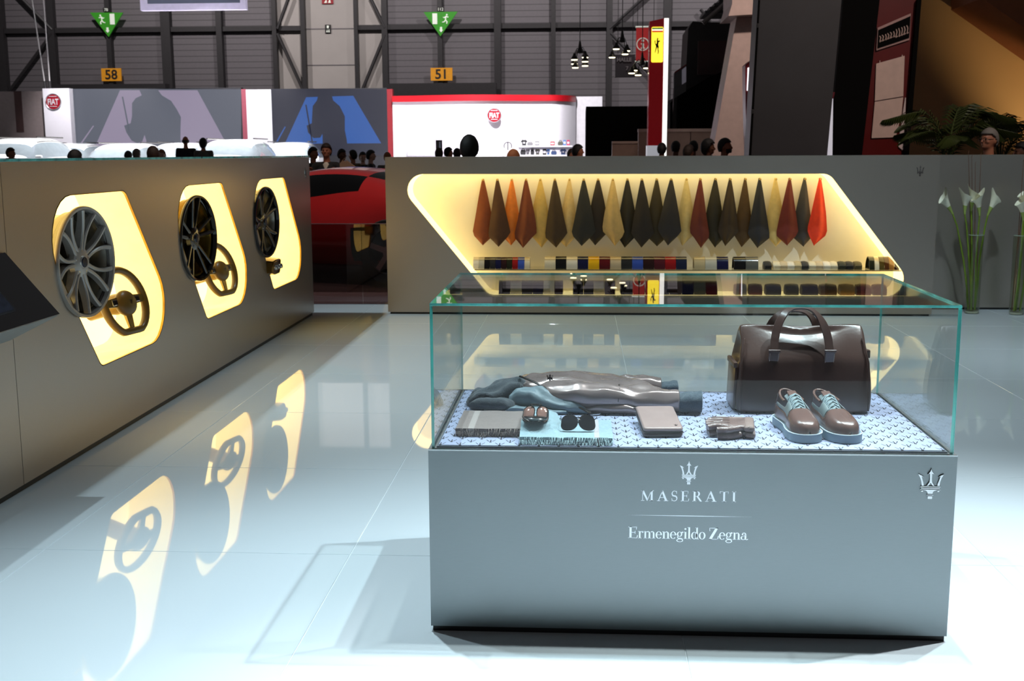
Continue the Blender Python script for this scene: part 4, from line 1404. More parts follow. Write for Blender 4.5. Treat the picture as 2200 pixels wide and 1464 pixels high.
sg = thing('sunglasses', 'dark aviator sunglasses standing open on the pale blue scarf', 'sunglasses', (-0.003, 3.56, ZM + 0.0275), math.radians(2), 'sunglasses in the show case')
Rt = Matrix.Rotation(math.radians(-28), 3, 'X')
for s in (-1, 1):
    ol = [Rt @ Vector((x * 0.86, -0.004 * (1 - (abs(x) / 0.06) ** 2), z * 0.92)) + Vector((0, 0, 0.0245)) for x, z in lens_outline(s)]
    c = sum(ol, Vector()) / len(ol)
    mb = MB()
    yv = Rt @ Vector((0, -0.004, 0))
    mb.add([c + yv] + ol, [(0, k + 1, (k + 1) % 24 + 1) for k in range(24)])
    le = mb.build('lens', M_LENS, sg, smooth=80)
    MB().tube(ol + [ol[0]], 0.0014, 6).build('lens_rim', M_FRAME, le, smooth=60)
    MB().tube([Rt @ Vector((s * 0.053, 0.0, 0.012)) + Vector((0, 0, 0.0245)), (s * 0.058, 0.012, 0.036), (s * 0.056, 0.08, 0.016), (s * 0.05, 0.11, 0.003)], 0.0016, 6).build('temple', M_FRAME, sg, smooth=60)
    MB().sphere(Rt @ Vector((s * 0.008, 0.006, -0.004)) + Vector((0, 0, 0.0245)), (0.003, 0.002, 0.006), 8, 6).build('nose_pad', M_CHROME, sg, smooth=80)
for dz in (0.017, 0.009):
    MB().tube([Rt @ Vector((-0.011, -0.003, dz)) + Vector((0, 0, 0.0245)), Rt @ Vector((0, -0.005, dz + 0.001)) + Vector((0, 0, 0.0245)), Rt @ Vector((0.011, -0.003, dz)) + Vector((0, 0, 0.0245))], 0.0015, 6).build('bridge', M_FRAME, sg, smooth=60)

fg = thing('sunglasses', 'rose tinted sunglasses folded up on the pale blue scarf', 'sunglasses', (-0.14, 3.585, ZM + 0.056), math.radians(-4), 'sunglasses in the show case')
for s in (-1, 1):
    ol = [Vector((x * 0.48 + s * 0.003, 0, z * 0.86)) for x, z in lens_outline(s, 0.032, 0.028)]
    mb = MB()
    Rf = Matrix.Rotation(math.radians(-48), 3, 'X') @ Matrix.Rotation(s * 0.25, 3, 'Z')
    ol = [Rf @ p + Vector((0, 0, 0.0175)) for p in ol]
    c = sum(ol, Vector()) / len(ol) + Rf @ Vector((0, -0.006, 0))
    mb.add([c] + ol, [(0, k + 1, (k + 1) % 24 + 1) for k in range(24)])
    le = mb.build('lens', M_LENS2, fg, smooth=80)
    MB().tube(ol + [ol[0]], 0.0014, 6).build('lens_rim', M_FRAME, le, smooth=60)
    MB().tube([(s * 0.03, 0.008, 0.026), (s * 0.032, -0.02, 0.012), (s * 0.012, -0.038, 0.003)], 0.0018, 6).build('temple', M_FRAME, fg, smooth=60)
MB().rbox((0, 0.016, 0.036), (0.03, 0.004, 0.004), 0.001).build('bridge', M_FRAME, fg)
MB().loft([[(r_ * math.cos(2 * PI * k / 20), -0.018 + 0.5 * r_ * math.sin(2 * PI * k / 20), z_) for k in range(20)] for r_, z_ in ((0.02, 0.0005), (0.031, 0.004), (0.033, 0.009), (0.026, 0.012))]).build('folded_frame', M_WBLACK, fg, smooth=60)

fg.scale = (1.25, 1.25, 1.25)

# ---------------------------------------------------------------- wallet
M_WAL = mat('wallet_taupe_leather', (140, 120, 116), rough=0.36, vary=0.06, scale=25, bump=0.05, bscale=200)
M_WAL2 = mat('wallet_dark_leather', (62, 50, 48), rough=0.4)
wa = thing('zip_wallet', 'taupe leather zip wallet lying before the jacket cuff', 'wallet', (0.263, 3.70, ZM), math.radians(4))
wo = round_poly([(-0.064, -0.105), (0.064, -0.105), (0.064, 0.125), (-0.064, 0.125)], 0.014, 5)
MB().prism(wo, (0, 0, 0.001), (1, 0, 0), (0, 1, 0), (0, 0, 0.011)).build('lower_cover', M_WAL2, wa, smooth=30, bevel=0.003)
MB().prism([(x * 0.975, y * 0.985) for x, y in wo], (0, 0, 0.0125), (1, 0, 0), (0, 1, 0), (0, 0, 0.0055)).build('zip_tape', M_ZIP, wa, smooth=30)
zt = MB()
zt.tube([(x * 0.985, y * 0.99, 0.0153) for x, y in wo] + [(wo[0][0] * 0.985, wo[0][1] * 0.99, 0.0153)], 0.0012, 5)
zt.build('zip_teeth', M_CHROME, wa)
MB().prism(wo, (0, 0, 0.0185), (1, 0, 0), (0, 1, 0), (0, 0, 0.013)).build('upper_cover', M_WAL, wa, smooth=30, bevel=0.005)
MB().tube([(-0.058, 0.127, 0.016), (-0.066, 0.140, 0.018), (-0.055, 0.147, 0.018), (-0.044, 0.140, 0.018), (-0.05, 0.127, 0.016)], 0.003, 6).build('zip_pull_loop', M_WAL2, wa, smooth=60)
polys_part('emblem', [[(x * 0.016, y * 0.018) for x, y in p] for p in trident_polys()], M_CHROME, wa, Matrix.Translation(wa.location) @ Matrix.Rotation(math.radians(4), 4, 'Z') @ Vector((0.042, -0.088, 0.0317)), (1, 0, 0), (0, 1, 0), (0, 0, 0.0008))

wa.rotation_euler = (math.radians(5.5), 0, math.radians(4))
wa.location = (0.263, 3.69, ZM + 0.0115)

# ---------------------------------------------------------------- driving gloves
M_GL = mat('glove_brown_leather', (104, 84, 80), rough=0.35, vary=0.15, scale=40, bump=0.3, bscale=160, coat=0.1)
M_GL2 = mat('glove_brown_perforated', (122, 102, 96), rough=0.45, vary=0.25, scale=200, bump=0.4, bscale=300)
for k, (lab, dz, dx, dy) in enumerate((('brown leather driving glove, lower one of the folded pair', 0.0, 0.004, 0.004), ('brown leather driving glove, upper one of the folded pair', 0.022, 0.0, 0.0))):
    gl = thing('driving_glove', lab, 'glove', (0.487 + dx, 3.645 + dy, ZM + dz), math.radians(-7), 'pair of driving gloves')
    MB().rbox((0.022, 0.01, 0.011), (0.1, 0.125, 0.018), 0.008, 3).build('palm', M_GL, gl, smooth=60)
    MB().rbox((0.062, 0.005, 0.0115), (0.034, 0.14, 0.0195), 0.008, 3).build('wrist_band', M_GL2, gl, smooth=60)
    MB().rbox((-0.005, 0.058, 0.0145), (0.1, 0.022, 0.012), 0.004, 2, rot=Matrix.Rotation(0.08, 3, 'Z')).build('strap', M_GL2, gl, smooth=60)
    for f in range(4):
        yy = 0.058 - 0.034 * f
        x_in, x_out = -0.02, -0.078 + 0.006 * abs(f - 1.4)
        MB().tube([(x_in + 0.004 * f, yy * 0.8 - 0.004, 0.012), ((x_in + x_out) / 2, yy * 0.88 - 0.006, 0.014), (x_out, yy * 0.92 - 0.012, 0.010)], [0.0105, 0.011, 0.0105], 10, flat=0.9).build('finger', M_GL, gl, smooth=60)
    MB().tube([(0.03, -0.055, 0.012), (-0.005, -0.078, 0.011), (-0.04, -0.083, 0.0105)], [0.012, 0.012, 0.0102], 10, flat=0.9).build('thumb', M_GL, gl, smooth=60)
    for q in range(3):
        MB().box((-0.03, 0.035 - 0.034 * q, 0.0235), (0.06, 0.002, 0.0012), Matrix.Rotation(0.06, 3, 'Z')).build('seam', M_WAL2, gl)

# ================================================================ the hall behind
HY = 55.0
M_HWALL = mat('hall_ribbed_cladding', (104, 100, 104), rough=0.6, vary=0.04)
T = NT(M_HWALL)
tc = T.n('ShaderNodeTexCoord')
sp = T.n('ShaderNodeSeparateXYZ')
T.link(tc.outputs['Object'], sp.inputs[0])
fr_ = T.math('FRACT', T.math('MULTIPLY', sp.outputs[2], 3.6))
ln = T.math('LESS_THAN', fr_, 0.13)
b_ = M_HWALL.node_tree.nodes['Principled BSDF']
src = b_.inputs['Base Color'].links[0].from_socket
mx = T.n('ShaderNodeMix', data_type='RGBA')
T.link(ln, mx.inputs[0])
T.link(src, mx.inputs[6])
mx.inputs[7].default_value = lin((72, 69, 72))
T.link(mx.outputs[2], b_.inputs['Base Color'])
M_HPALE = mat('hall_pale_panel', (168, 162, 158), rough=0.6, vary=0.04, scale=1.0)
M_STEEL = mat('hall_dark_steel', (44, 42, 44), rough=0.5, vary=0.08)
wb = thing('wall_back', None, None, (0, HY, 0), kind='structure')


def hx(px, py=100, Y=HY):
    return at(px, py, Y).x


ZT = 13.0
colpx = [(-130, 20), (8, 18), (118, 14), (240, 10), (362, 20), (476, 12), (594, 9), (655, 9), (768, 8), (829, 12), (947, 10), (1070, 14), (1189, 9), (1309, 12), (1432, 16), (1560, 14), (1690, 16), (1820, 14), (1950, 16), (2080, 14), (2210, 16), (2340, 16)]
for i in range(len(colpx) - 1):
    a, b = colpx[i][0], colpx[i + 1][0]
    pale = 590 <= a < 825
    xa, xb = hx(a), hx(b)
    o = MB().box2((xa + 0.003, HY, 0), (xb - 0.003, HY + 0.15, ZT)).build('wall_panel', M_HPALE if pale else M_HWALL, wb, world=True)
for px, w in colpx:
    xa = hx(px)
    ww = w * HY / FPX
    MB().box2((xa - ww / 2, HY - 0.35, 0), (xa + ww / 2, HY - 0.002, ZT)).build('steel_post', M_STEEL, wb, world=True)
zr_ = at(300, 65, HY).z
for i in range(len(colpx) - 1):
    a, b = colpx[i][0], colpx[i + 1][0]
    if 655 <= a < 768:
        for yy in (62, 140):
            z_ = at(700, yy, HY).z
            MB().box2((hx(a) + 0.1, HY - 0.02, z_ - 0.02), (hx(b) - 0.1, HY - 0.002, z_ + 0.02)).build('panel_joint', M_HWALL, wb, world=True)
        continue
    MB().box2((hx(a) + colpx[i][1] * HY / FPX / 2, HY - 0.22, zr_ - 0.11), (hx(b) - colpx[i + 1][1] * HY / FPX / 2, HY - 0.004, zr_ + 0.11)).build('steel_rail', M_STEEL, wb, world=True)
for (u0, v0), (u1, v1) in (((622, -10), (596, 62)), ((596, 72), (652, 195)), ((793, -10), (827, 60)), ((827, 74), (778, 195)), ((20, -30), (112, 64)), ((112, 72), (20, 196)), ((1310, 62), (1400, -20)), ((1312, 72), (1425, 190)), ((1505, 20), (1560, 90))):
    p, q = at(u0, v0, HY - 0.3), at(u1, v1, HY - 0.3)
    MB().tube([p, q], 0.08, 6).build('brace', M_STEEL, wb, world=True)
# low wall caps and boxes in front of the cladding
for (u0, u1, v) in ((125, 358, 182), (835, 1066, 180)):
    p, q = at(u0, v, HY - 1.0), at(u1, v, HY - 1.0)
    MB().box2((p.x, HY - 1.2, 0), (q.x, HY - 0.6, p.z)).build('trim_box', M_STEEL, wb, world=True)

UX, UZ, TOW = (1, 0, 0), (0, 0, 1), (0, -0.03, 0)
M_GREEN = mat('exit_green', (52, 140, 34), rough=0.4, emit=(52, 140, 34), estr=0.25)
M_PICT = mat('sign_white', (226, 232, 220), rough=0.5, emit=(226, 232, 220), estr=0.3)
M_YEL = mat('sign_amber', (222, 150, 30), rough=0.5, emit=(222, 150, 30), estr=0.12)
M_INK = mat('sign_ink', (26, 24, 22), rough=0.6)
RUN = [[(0.0, 0.62), (0.12, 0.70), (0.22, 0.62), (0.30, 0.66), (0.28, 0.74), (0.20, 0.72), (0.12, 0.80), (0.0, 0.78), (-0.10, 0.66), (-0.2, 0.70), (-0.22, 0.63), (-0.08, 0.56)],
       [(-0.02, 0.66), (0.10, 0.70), (0.06, 0.42), (0.20, 0.24), (0.16, 0.02), (0.08, 0.04), (0.10, 0.22), (-0.02, 0.36)],
       [(-0.02, 0.44), (0.06, 0.38), (-0.08, 0.18), (-0.28, 0.14), (-0.30, 0.22), (-0.14, 0.26)]]
HEADP = [(0.14 + 0.075 * math.cos(2 * PI * k / 10), 0.9 + 0.085 * math.sin(2 * PI * k / 10)) for k in range(10)]
for lab, (ax, ay), (bx_, by_), (cx_, cy_), num, flip in (('green triangular exit sign beside the hanging screen', (193, 27), (264, 27), (233, 79), '78', 1), ('green triangular exit sign high above the curved white wall', (910, 26), (983, 25), (946, 78), '112', -1)):
    Y = HY - 0.5
    A, B, C_ = at(ax, ay, Y), at(bx_, by_, Y), at(cx_, cy_, Y)
    es = thing('exit_sign', lab, 'sign', ((A.x + B.x) / 2, Y, C_.z), 0, 'exit signs on the hall wall')
    MB().prism([(A.x, A.z), (C_.x, C_.z), (B.x, B.z)], (0, Y, 0), UX, UZ, (0, 0.08, 0)).build('board', M_GREEN, es, world=True)
    w = B.x - A.x
    cxm = (A.x + B.x) / 2
    zt_ = A.z
    h = A.z - C_.z
    polys_part('running_figure', [[(flip * -x * w * 0.32, y * h * 0.42) for x, y in p] for p in RUN + [HEADP]], M_PICT, es, (cxm - flip * w * 0.14, Y, zt_ - h * 0.5), UX, UZ, TOW)
    polys_part('door_mark', [[(-0.07 * w, 0), (0.07 * w, 0), (0.07 * w, 0.44 * h), (-0.07 * w, 0.44 * h)]], M_PICT, es, (cxm + flip * w * 0.17, Y, zt_ - h * 0.5), UX, UZ, TOW)
    polys_part('arrow', [[(0, 0), (0.06 * w, 0.1 * h), (0.03 * w, 0.1 * h), (0.03 * w, 0.22 * h), (-0.03 * w, 0.22 * h), (-0.03 * w, 0.1 * h), (-0.06 * w, 0.1 * h)]], M_PICT, es, (cxm + 0.01 * w, Y, zt_ - h * 0.84), UX, UZ, TOW)
    np_ = MB().box2((cxm - 0.16 * w * 0.6, Y, zt_ + 0.02), (cxm + 0.16 * w * 0.6, Y + 0.06, zt_ + 0.22)).build('number_plate', M_INK, es, world=True)
    font_polys('number', num, 0.19, M_PICT, es, (cxm, Y - 0.02, zt_ + 0.055), UX, UZ)
for lab, txt, (u0, v0, u1, v1) in (('amber sign reading 58 above the grey video screen', '58', (217, 147, 261, 174)), ('amber sign reading 51 above the curved white wall', '51', (925, 146, 972, 173))):
    Y = HY - 0.45
    A, B = at(u0, v0, Y), at(u1, v1, Y)
    hs = thing('number_sign', lab, 'sign', ((A.x + B.x) / 2, Y, B.z), 0, 'number signs on the hall wall')
    MB().box2((A.x, Y, B.z), (B.x, Y + 0.08, A.z)).build('board', M_YEL, hs, world=True)
    font_polys('number', txt, 0.62, M_INK, hs, ((A.x + B.x) / 2, Y - 0.015, B.z + 0.09), UX, UZ, bold=0.012)
for lab, (u0, v0, u1, v1), mm in (('small red fire sign high on the pale hall panel', (691, -12, 716, 8), mat('sign_red', (150, 30, 40), rough=0.5)), ('small black and white notice on the pale hall panel', (698, 53, 711, 71), M_INK)):
    Y = HY - 0.06
    A, B = at(u0, v0, Y), at(u1, v1, Y)
    hs = thing('wall_notice', lab, 'sign', ((A.x + B.x) / 2, Y, B.z))
    MB().box2((A.x, Y, B.z), (B.x, Y + 0.055, A.z)).build('board', mm, hs, world=True)
    w, h = B.x - A.x, A.z - B.z
    polys_part('pictogram', [[(0.2 * w, 0.1 * h), (0.45 * w, 0.1 * h), (0.4 * w, 0.45 * h)], [(0.55 * w, 0.1 * h), (0.8 * w, 0.1 * h), (0.7 * w, 0.5 * h)], [(0.3 * w, 0.6 * h), (0.6 * w, 0.55 * h), (0.7 * w, 0.85 * h), (0.35 * w, 0.9 * h)]], M_PICT, hs, (A.x, Y, B.z), UX, UZ, (0, -0.02, 0))

# ================================================================ neighbouring stand: panels, screens, curved white wall
SY = 38.0
M_SWHITE = mat('stand_white', (236, 234, 240), rough=0.45, vary=0.01)
M_SRED = mat('stand_red', (176, 18, 30), rough=0.35)
DK = (14, 14, 16)
M_SCR_G = emit_mat('screen_grey', (98, 102, 114), 0.9, DK)
M_SCR_L = emit_mat('screen_lilac', (148, 138, 160), 0.95, DK)
M_SCR_N = emit_mat('screen_navy', (44, 46, 62), 0.8, DK)
M_SCR_B = emit_mat('screen_blue', (46, 92, 168), 0.9, DK)


def slab(name, label, cat, px, Y, depth, m_, group=None, z0=0.0, part='panel'):
    (u0, v0), (u1, v1) = px
    A, B = at(u0, v0, Y), at(u1, v1, Y)
    t = thing(name, label, cat, ((A.x + B.x) / 2, Y, z0), 0, group)
    zt = (A.z + B.z) / 2
    MB().box2((A.x, Y, z0), (B.x, Y + depth, zt)).build(part, m_, t, world=True)
    return t, A.x, B.x, zt


def round_badge(parent, u, v, r_px, Y, word):
    c = at(u, v, Y)
    r = r_px * Y / FPX
    MB().lathe([(r * 1.0, 0.0), (r * 1.0, -0.03), (r * 0.93, -0.05), (r * 0.86, -0.035), (r * 0.86, 0)], 32, c=(c.x, Y, c.z), axis='y').build('chrome_ring', mat('badge_chrome', (190, 186, 190), rough=0.25, metal=0.8), parent, world=True, smooth=40)
    MB().lathe([(0, -0.03), (r * 0.86, -0.03), (r * 0.86, 0.0)], 32, c=(c.x, Y, c.z), axis='y').build('red_disc', mat('badge_red', (150, 12, 32), rough=0.3), parent, world=True, smooth=40)
    font_polys('lettering', word, r * 0.95, mat('badge_letters', (225, 222, 226), rough=0.3, metal=0.3), parent, (c.x, Y - 0.045, c.z - r * 0.32), UX, UZ, sx=0.72, bold=0.008)
    for k, (w_, zz) in enumerate(((0.9, 0.62), (0.9, -0.55))):
        MB().box2((c.x - r * w_ * 0.5, Y - 0.045, c.z + r * zz - 0.006), (c.x + r * w_ * 0.5, Y - 0.03, c.z + r * zz + 0.012)).build('badge_rule', mat('badge_letters', (225, 222, 226)), parent, world=True)


pw, xa, xb, zt = slab('stand_partition', 'narrow white stand panel with a round red badge', 'panel', ((91, 190), (147, 190)), SY - 0.4, 0.3, M_SWHITE, 'white panels of the far stand')
round_badge(pw, 115, 219, 18, SY - 0.4, 'FIAT')
MB().box2((xb, SY - 0.395, 0), (xb + 0.01, SY - 0.1, zt)).build('side_edge', M_SWHITE, pw, world=True)
pd, xa, xb, zt = slab('stand_partition', 'dark grey stand wall with a brown vertical band', 'panel', ((-200, 200), (91, 194)), SY, 0.3, mat('stand_dark_grey', (136, 124, 122), rough=0.6), 'dark panels of the far stand')
A, B = at(30, 196, SY), at(52, 284, SY)
MB().box2((A.x, SY - 0.02, B.z), (B.x, SY, A.z)).build('brown_band', mat('stand_brown', (70, 48, 46), rough=0.6), pd, world=True)


def video_screen(label, u0, u1, v0, m_bg, m_fg, trap, sil, stick, streak):
    Y = SY
    A, B = at(u0, v0, Y), at(u1, v0 + 1, Y)
    t = thing('video_screen', label, 'screen', ((A.x + B.x) / 2, Y, 0), 0, 'video screens of the far stand')
    MB().box2((A.x, Y, 0), (B.x, Y + 0.25, A.z)).build('panel', mat('screen_casing', (40, 40, 44), rough=0.5), t, world=True)
    def flat(name, pts, m_, dy):
        MB().prism([(at(u, v, Y).x, at(u, v, Y).z) for u, v in pts], (0, Y - dy, 0), UX, UZ, (0, -0.004, 0)).build(name, m_, t, world=True)
    flat('picture_ground', [(u0, 334), (u1, 334), (u1, v0 + 1), (u0, v0)], m_bg, 0.001)
    flat('picture_trapezoid', trap, m_fg, 0.006)
    flat('picture_streak', streak, m_fg, 0.006)
    flat('picture_silhouette', sil, m_bg, 0.011)
    flat('picture_stick', stick, m_bg, 0.011)
    return t


sil1 = [(305, 205), (300, 194), (340, 194), (348, 205), (368, 217), (380, 235), (389, 252), (388, 275), (388, 298), (391, 312), (394, 334), (322, 334), (314, 300), (311, 290), (306, 304), (295, 308), (283, 302), (272, 285), (267, 270), (281, 265), (284, 250), (284, 222), (292, 211)]
video_screen('grey video screen showing a dark figure with a stick', 147, 518, 191, M_SCR_G, M_SCR_L, [(198, 330), (258, 194), (424, 194), (498, 330)], sil1, [(262, 208), (265, 208), (280, 285), (277, 285)], [(170, 312), (200, 270), (202, 271), (174, 312)])
f2 = lambda u, v: (581 + (u - 198) * 0.83 + 28, 205 + (v - 194) * 0.80)
sil2 = [(676, 213), (684, 206), (716, 206), (722, 219), (732, 228), (742, 250), (742, 275), (744, 300), (749, 322), (695, 322), (691, 285), (688, 296), (676, 298), (664, 286), (659, 272), (670, 266), (672, 235)]
sil2 = [(681, 216), (684, 205), (713, 205), (716, 216), (730, 228), (741, 250), (741, 280), (745, 300), (749, 334), (694, 334), (693, 288), (688, 296), (674, 297), (662, 285), (659, 270), (670, 265), (672, 228)]
video_screen('blue video screen showing a dark figure with a stick', 582, 831, 191, M_SCR_N, M_SCR_B, [(612, 309), (658, 209), (759, 206), (819, 308)], sil2, [(656, 225), (659, 225), (673, 308), (670, 308)], [(589, 312), (612, 272), (614, 273), (593, 312)])
slab('stand_partition', 'dusky red stand strip between the grey screen and a white panel', 'panel', ((518, 191), (528, 192)), SY - 0.02, 0.27, mat('stand_dusky_red', (150, 70, 84), rough=0.5), 'narrow strips of the far stand')
slab('stand_partition', 'plain white stand panel between the two video screens', 'panel', ((528, 192), (582, 193)), SY - 0.05, 0.3, M_SWHITE, 'white panels of the far stand')
slab('stand_partition', 'dark red stand strip between the blue screen and the curved wall', 'panel', ((831, 190), (843, 193)), SY - 0.02, 0.27, mat('stand_dark_red', (132, 20, 30), rough=0.5), 'narrow strips of the far stand')

# curved white wall with red crown
cw = thing('curved_stand_wall', 'bright white curved stand wall with a red band along its top', 'stand wall', (at(1040, 330, SY).x, SY, 0))
pl = []
for k in range(31):
    u = 846 + (1237 - 846) * k / 30
    dy = -0.5 * math.sin(PI * min(1, k / 26)) ** 2
    if k > 26:
        dy = 0.9 * ((k - 26) / 4) ** 2
    P0 = at(u, 300, SY)
    pl.append((P0.x, SY - 0.1 + dy))
zb1, zb2 = at(1040, 217, SY - 0.5).z, at(1040, 204, SY - 0.5).z


def curved(name, z0, z1, off, m_):
    ring = lambda z: [(x, y + off, z) for x, y in pl] + [(x, y + off + 0.2, z) for x, y in reversed(pl)]
    MB().loft([ring(z0), ring(z1)]).build(name, m_, cw, world=True, smooth=50)


curved('white_wall', 0.35, zb1, 0.0, M_SWHITE)
curved('red_band', zb1 + 0.001, zb2, -0.12, M_SRED)
round_badge(cw, 1062, 248, 15.5, SY - 0.66, 'FIAT')
A, B = at(876, 284, SY - 0.7), at(966, 334, SY - 0.7)
MB().box2((A.x, SY - 0.85, B.z), (B.x, SY - 0.62, A.z)).build('doorway_frame', mat('stand_pale_lilac', (205, 196, 208), rough=0.5), cw, world=True)
for k in range(5):
    px = 884 + 18 * k
    A, B = at(px, 292, SY - 0.9), at(px + 9, 334, SY - 0.9)
    MB().box2((A.x, SY - 0.93, B.z), (B.x, SY - 0.86, A.z)).build('curtain_strip', mat('stand_curtain', (226, 220, 230), rough=0.6), cw, world=True)
slab('stand_partition', 'light grey stand panel beside the curved white wall', 'panel', ((1234, 208), (1294, 207)), SY + 0.9, 0.3, mat('stand_light_grey', (214, 212, 216), rough=0.5), 'white panels of the far stand')
# M-shaped mark on the white wall
c = at(1091, 314, SY - 0.72)
MB().lathe([(0.14, 0), (0.14, -0.02), (0.105, -0.02), (0.105, 0)], 20, c=(c.x, SY - 0.7, c.z), axis='y', a0=-0.5, a1=PI + 0.5).build('round_mark', mat('mark_grey', (70, 68, 72), rough=0.5), cw, world=True)
MB().box2((c.x - 0.02, SY - 0.72, c.z - 0.13), (c.x + 0.02, SY - 0.7, c.z + 0.11)).build('round_mark_bar', mat('mark_grey', (70, 68, 72), rough=0.5), cw, world=True)

# merchandise on two white shelves of the curved wall
mc = {'black': (30, 30, 32), 'grey': (120, 120, 122), 'red': (170, 50, 60), 'blue': (90, 130, 190), 'pink': (190, 50, 100), 'white': (220, 220, 226), 'dark blue': (50, 70, 110), 'olive': (90, 90, 80)}


def shirt(t, w, h, m_):
    pts = [(-0.3, 0), (0.3, 0), (0.3, 0.6), (0.42, 0.48), (0.5, 0.66), (0.28, 1.0), (0.12, 1.0), (0, 0.92), (-0.12, 1.0), (-0.28, 1.0), (-0.5, 0.66), (-0.42, 0.48), (-0.3, 0.6)]
    MB().prism([(x * w, y * h) for x, y in pts], (0, 0, 0), UX, UZ, (0, -0.05, 0)).build('garment', m_, t)
    MB().prism([(-0.12 * w, 0.35 * h), (0.12 * w, 0.35 * h), (0.12 * w, 0.6 * h), (-0.12 * w, 0.6 * h)], (0, -0.05, 0), UX, UZ, (0, -0.005, 0)).build('print', M_SWHITE, t)


def bagshape(t, w, h, m_):
    MB().prism([(-0.45 * w, 0), (0.45 * w, 0), (0.5 * w, 0.5 * h), (0.36 * w, 0.78 * h), (-0.36 * w, 0.78 * h), (-0.5 * w, 0.5 * h)], (0, 0, 0), UX, UZ, (0, -0.12, 0)).build('body', m_, t, bevel=0.02)
    MB().tube([(-0.2 * w, -0.06, 0.76 * h), (-0.14 * w, -0.06, h), (0.14 * w, -0.06, h), (0.2 * w, -0.06, 0.76 * h)], 0.012, 6).build('handle', m_, t)


def boxshape(t, w, h, m_):
    MB().box2((-w / 2, -0.1, 0), (w / 2, 0, h)).build('carton', m_, t, bevel=0.01)
    MB().box2((-w * 0.35, -0.104, h * 0.3), (w * 0.35, -0.1, h * 0.7)).build('label', M_SWHITE, t)


for z_px, lab in ((313, 'upper'), (333, 'lower')):
    A, B = at(1112, z_px, SY - 1.0), at(1230, z_px, SY - 1.0)
    s_ = thing('wall_shelf', f'{lab} white goods shelf on the curved stand wall', 'shelf', ((A.x + B.x) / 2, SY - 0.9, A.z), 0, 'goods shelves on the curved wall')
    MB().box2((A.x, SY - 1.05, A.z - 0.05), (B.x, SY - 0.62, A.z)).build('board', M_SWHITE, s_, world=True)
    MB().box2((A.x, SY - 0.66, A.z - 0.14), (B.x, SY - 0.62, A.z - 0.05)).build('rail', M_SWHITE, s_, world=True)
items = [(1126, 313, 14, 12, 'black', shirt, 'black printed T-shirt on the upper goods shelf'), (1139, 313, 12, 9, 'grey', bagshape, 'grey bag on the upper goods shelf'), (1154, 313, 9, 9, 'grey', boxshape, 'grey carton on the upper goods shelf'), (1187, 313, 9, 8, 'red', boxshape, 'red carton on the upper goods shelf'), (1204, 313, 11, 10, 'olive', bagshape, 'olive bag on the upper goods shelf'), (1213, 313, 6, 11, 'blue', boxshape, 'blue carton on the upper goods shelf'), (1221, 313, 6, 11, 'pink', boxshape, 'pink carton on the upper goods shelf'),
         (1124, 333, 12, 13, 'black', bagshape, 'black bag on the lower goods shelf by the round mark'), (1134, 333, 10, 12, 'grey', shirt, 'grey T-shirt on the lower goods shelf'), (1144, 333, 8, 14, 'black', bagshape, 'small black bag on the lower goods shelf'), (1155, 333, 12, 12, 'olive', shirt, 'olive T-shirt on the lower goods shelf'), (1170, 333, 8, 12, 'black', boxshape, 'black carton on the lower goods shelf'), (1178, 333, 8, 12, 'blue', shirt, 'light blue T-shirt on the lower goods shelf'), (1190, 333, 12, 10, 'dark blue', bagshape, 'dark blue bag on the lower goods shelf'), (1210, 333, 14, 12, 'dark blue', shirt, 'dark blue T-shirt on the lower goods shelf')]
for u, v, w_, h_, cn, fn, lab in items:
    p = at(u, v, SY - 0.82)
    p.z = at(1112, v, SY - 1.0).z + 0.001
    t = thing('shop_item', lab, 'merchandise', p, 0, 'goods on the curved wall shelves')
    fn(t, w_ * SY / FPX, h_ * SY / FPX, mat('goods_' + cn.replace(' ', '_'), mc[cn], rough=0.7))

# raised stage of that stand
tag(MB().box2((-24, 25.0, -0.019), (-1.0, 37.0, 0.35)).build('stage_platform', M_SWHITE), 'low white stage carrying the white cars', 'platform')

# hanging screen at the top edge and its wires, wires of the white panel
A, B = at(294, -120, 33), at(528, 20, 33)
hs = thing('hanging_screen', 'hanging screen with pale lilac border at the top of the hall', 'screen', ((A.x + B.x) / 2, 33, B.z))
MB().box2((A.x, 33, B.z), (B.x, 33.2, A.z)).build('frame', mat('hanging_frame', (196, 188, 214), rough=0.5, emit=(196, 188, 214), estr=0.3), hs, world=True)
A2, B2 = at(311, -110, 33), at(516, 6, 33)
MB().box2((A2.x, 32.985, B2.z), (B2.x, 33.0, A2.z)).build('screen', emit_mat('hanging_picture', (78, 82, 98), 0.5), hs, world=True)
for s in (0.2, 0.8):
    x_ = A.x + (B.x - A.x) * s
    MB().tube([(x_, 33.1, A.z), (x_, 33.1, 13)], 0.02, 6).build('wire', M_STEEL, hs, world=True)
for (u0, v0, u1, v1), lab in (((66, -20, 98, 191), 'slanting steel wire rising from the badge panel, outer one'), ((92, -20, 108, 191), 'slanting steel wire rising from the badge panel, inner one')):
    p, q = at(u1, v1, SY - 0.3), at(u0, v0, SY - 0.3)
    d = (q - p).normalized()
    wr = thing('wire_rope', lab, 'wire', p)
    MB().tube([p, p + d * 8.5], 0.022, 6).build('rope', mat('wire_grey', (214, 210, 210), rough=0.5), wr, world=True)
    MB().tube([p, p + d * 0.25], 0.04, 8).build('clamp', M_STEEL, wr, world=True)

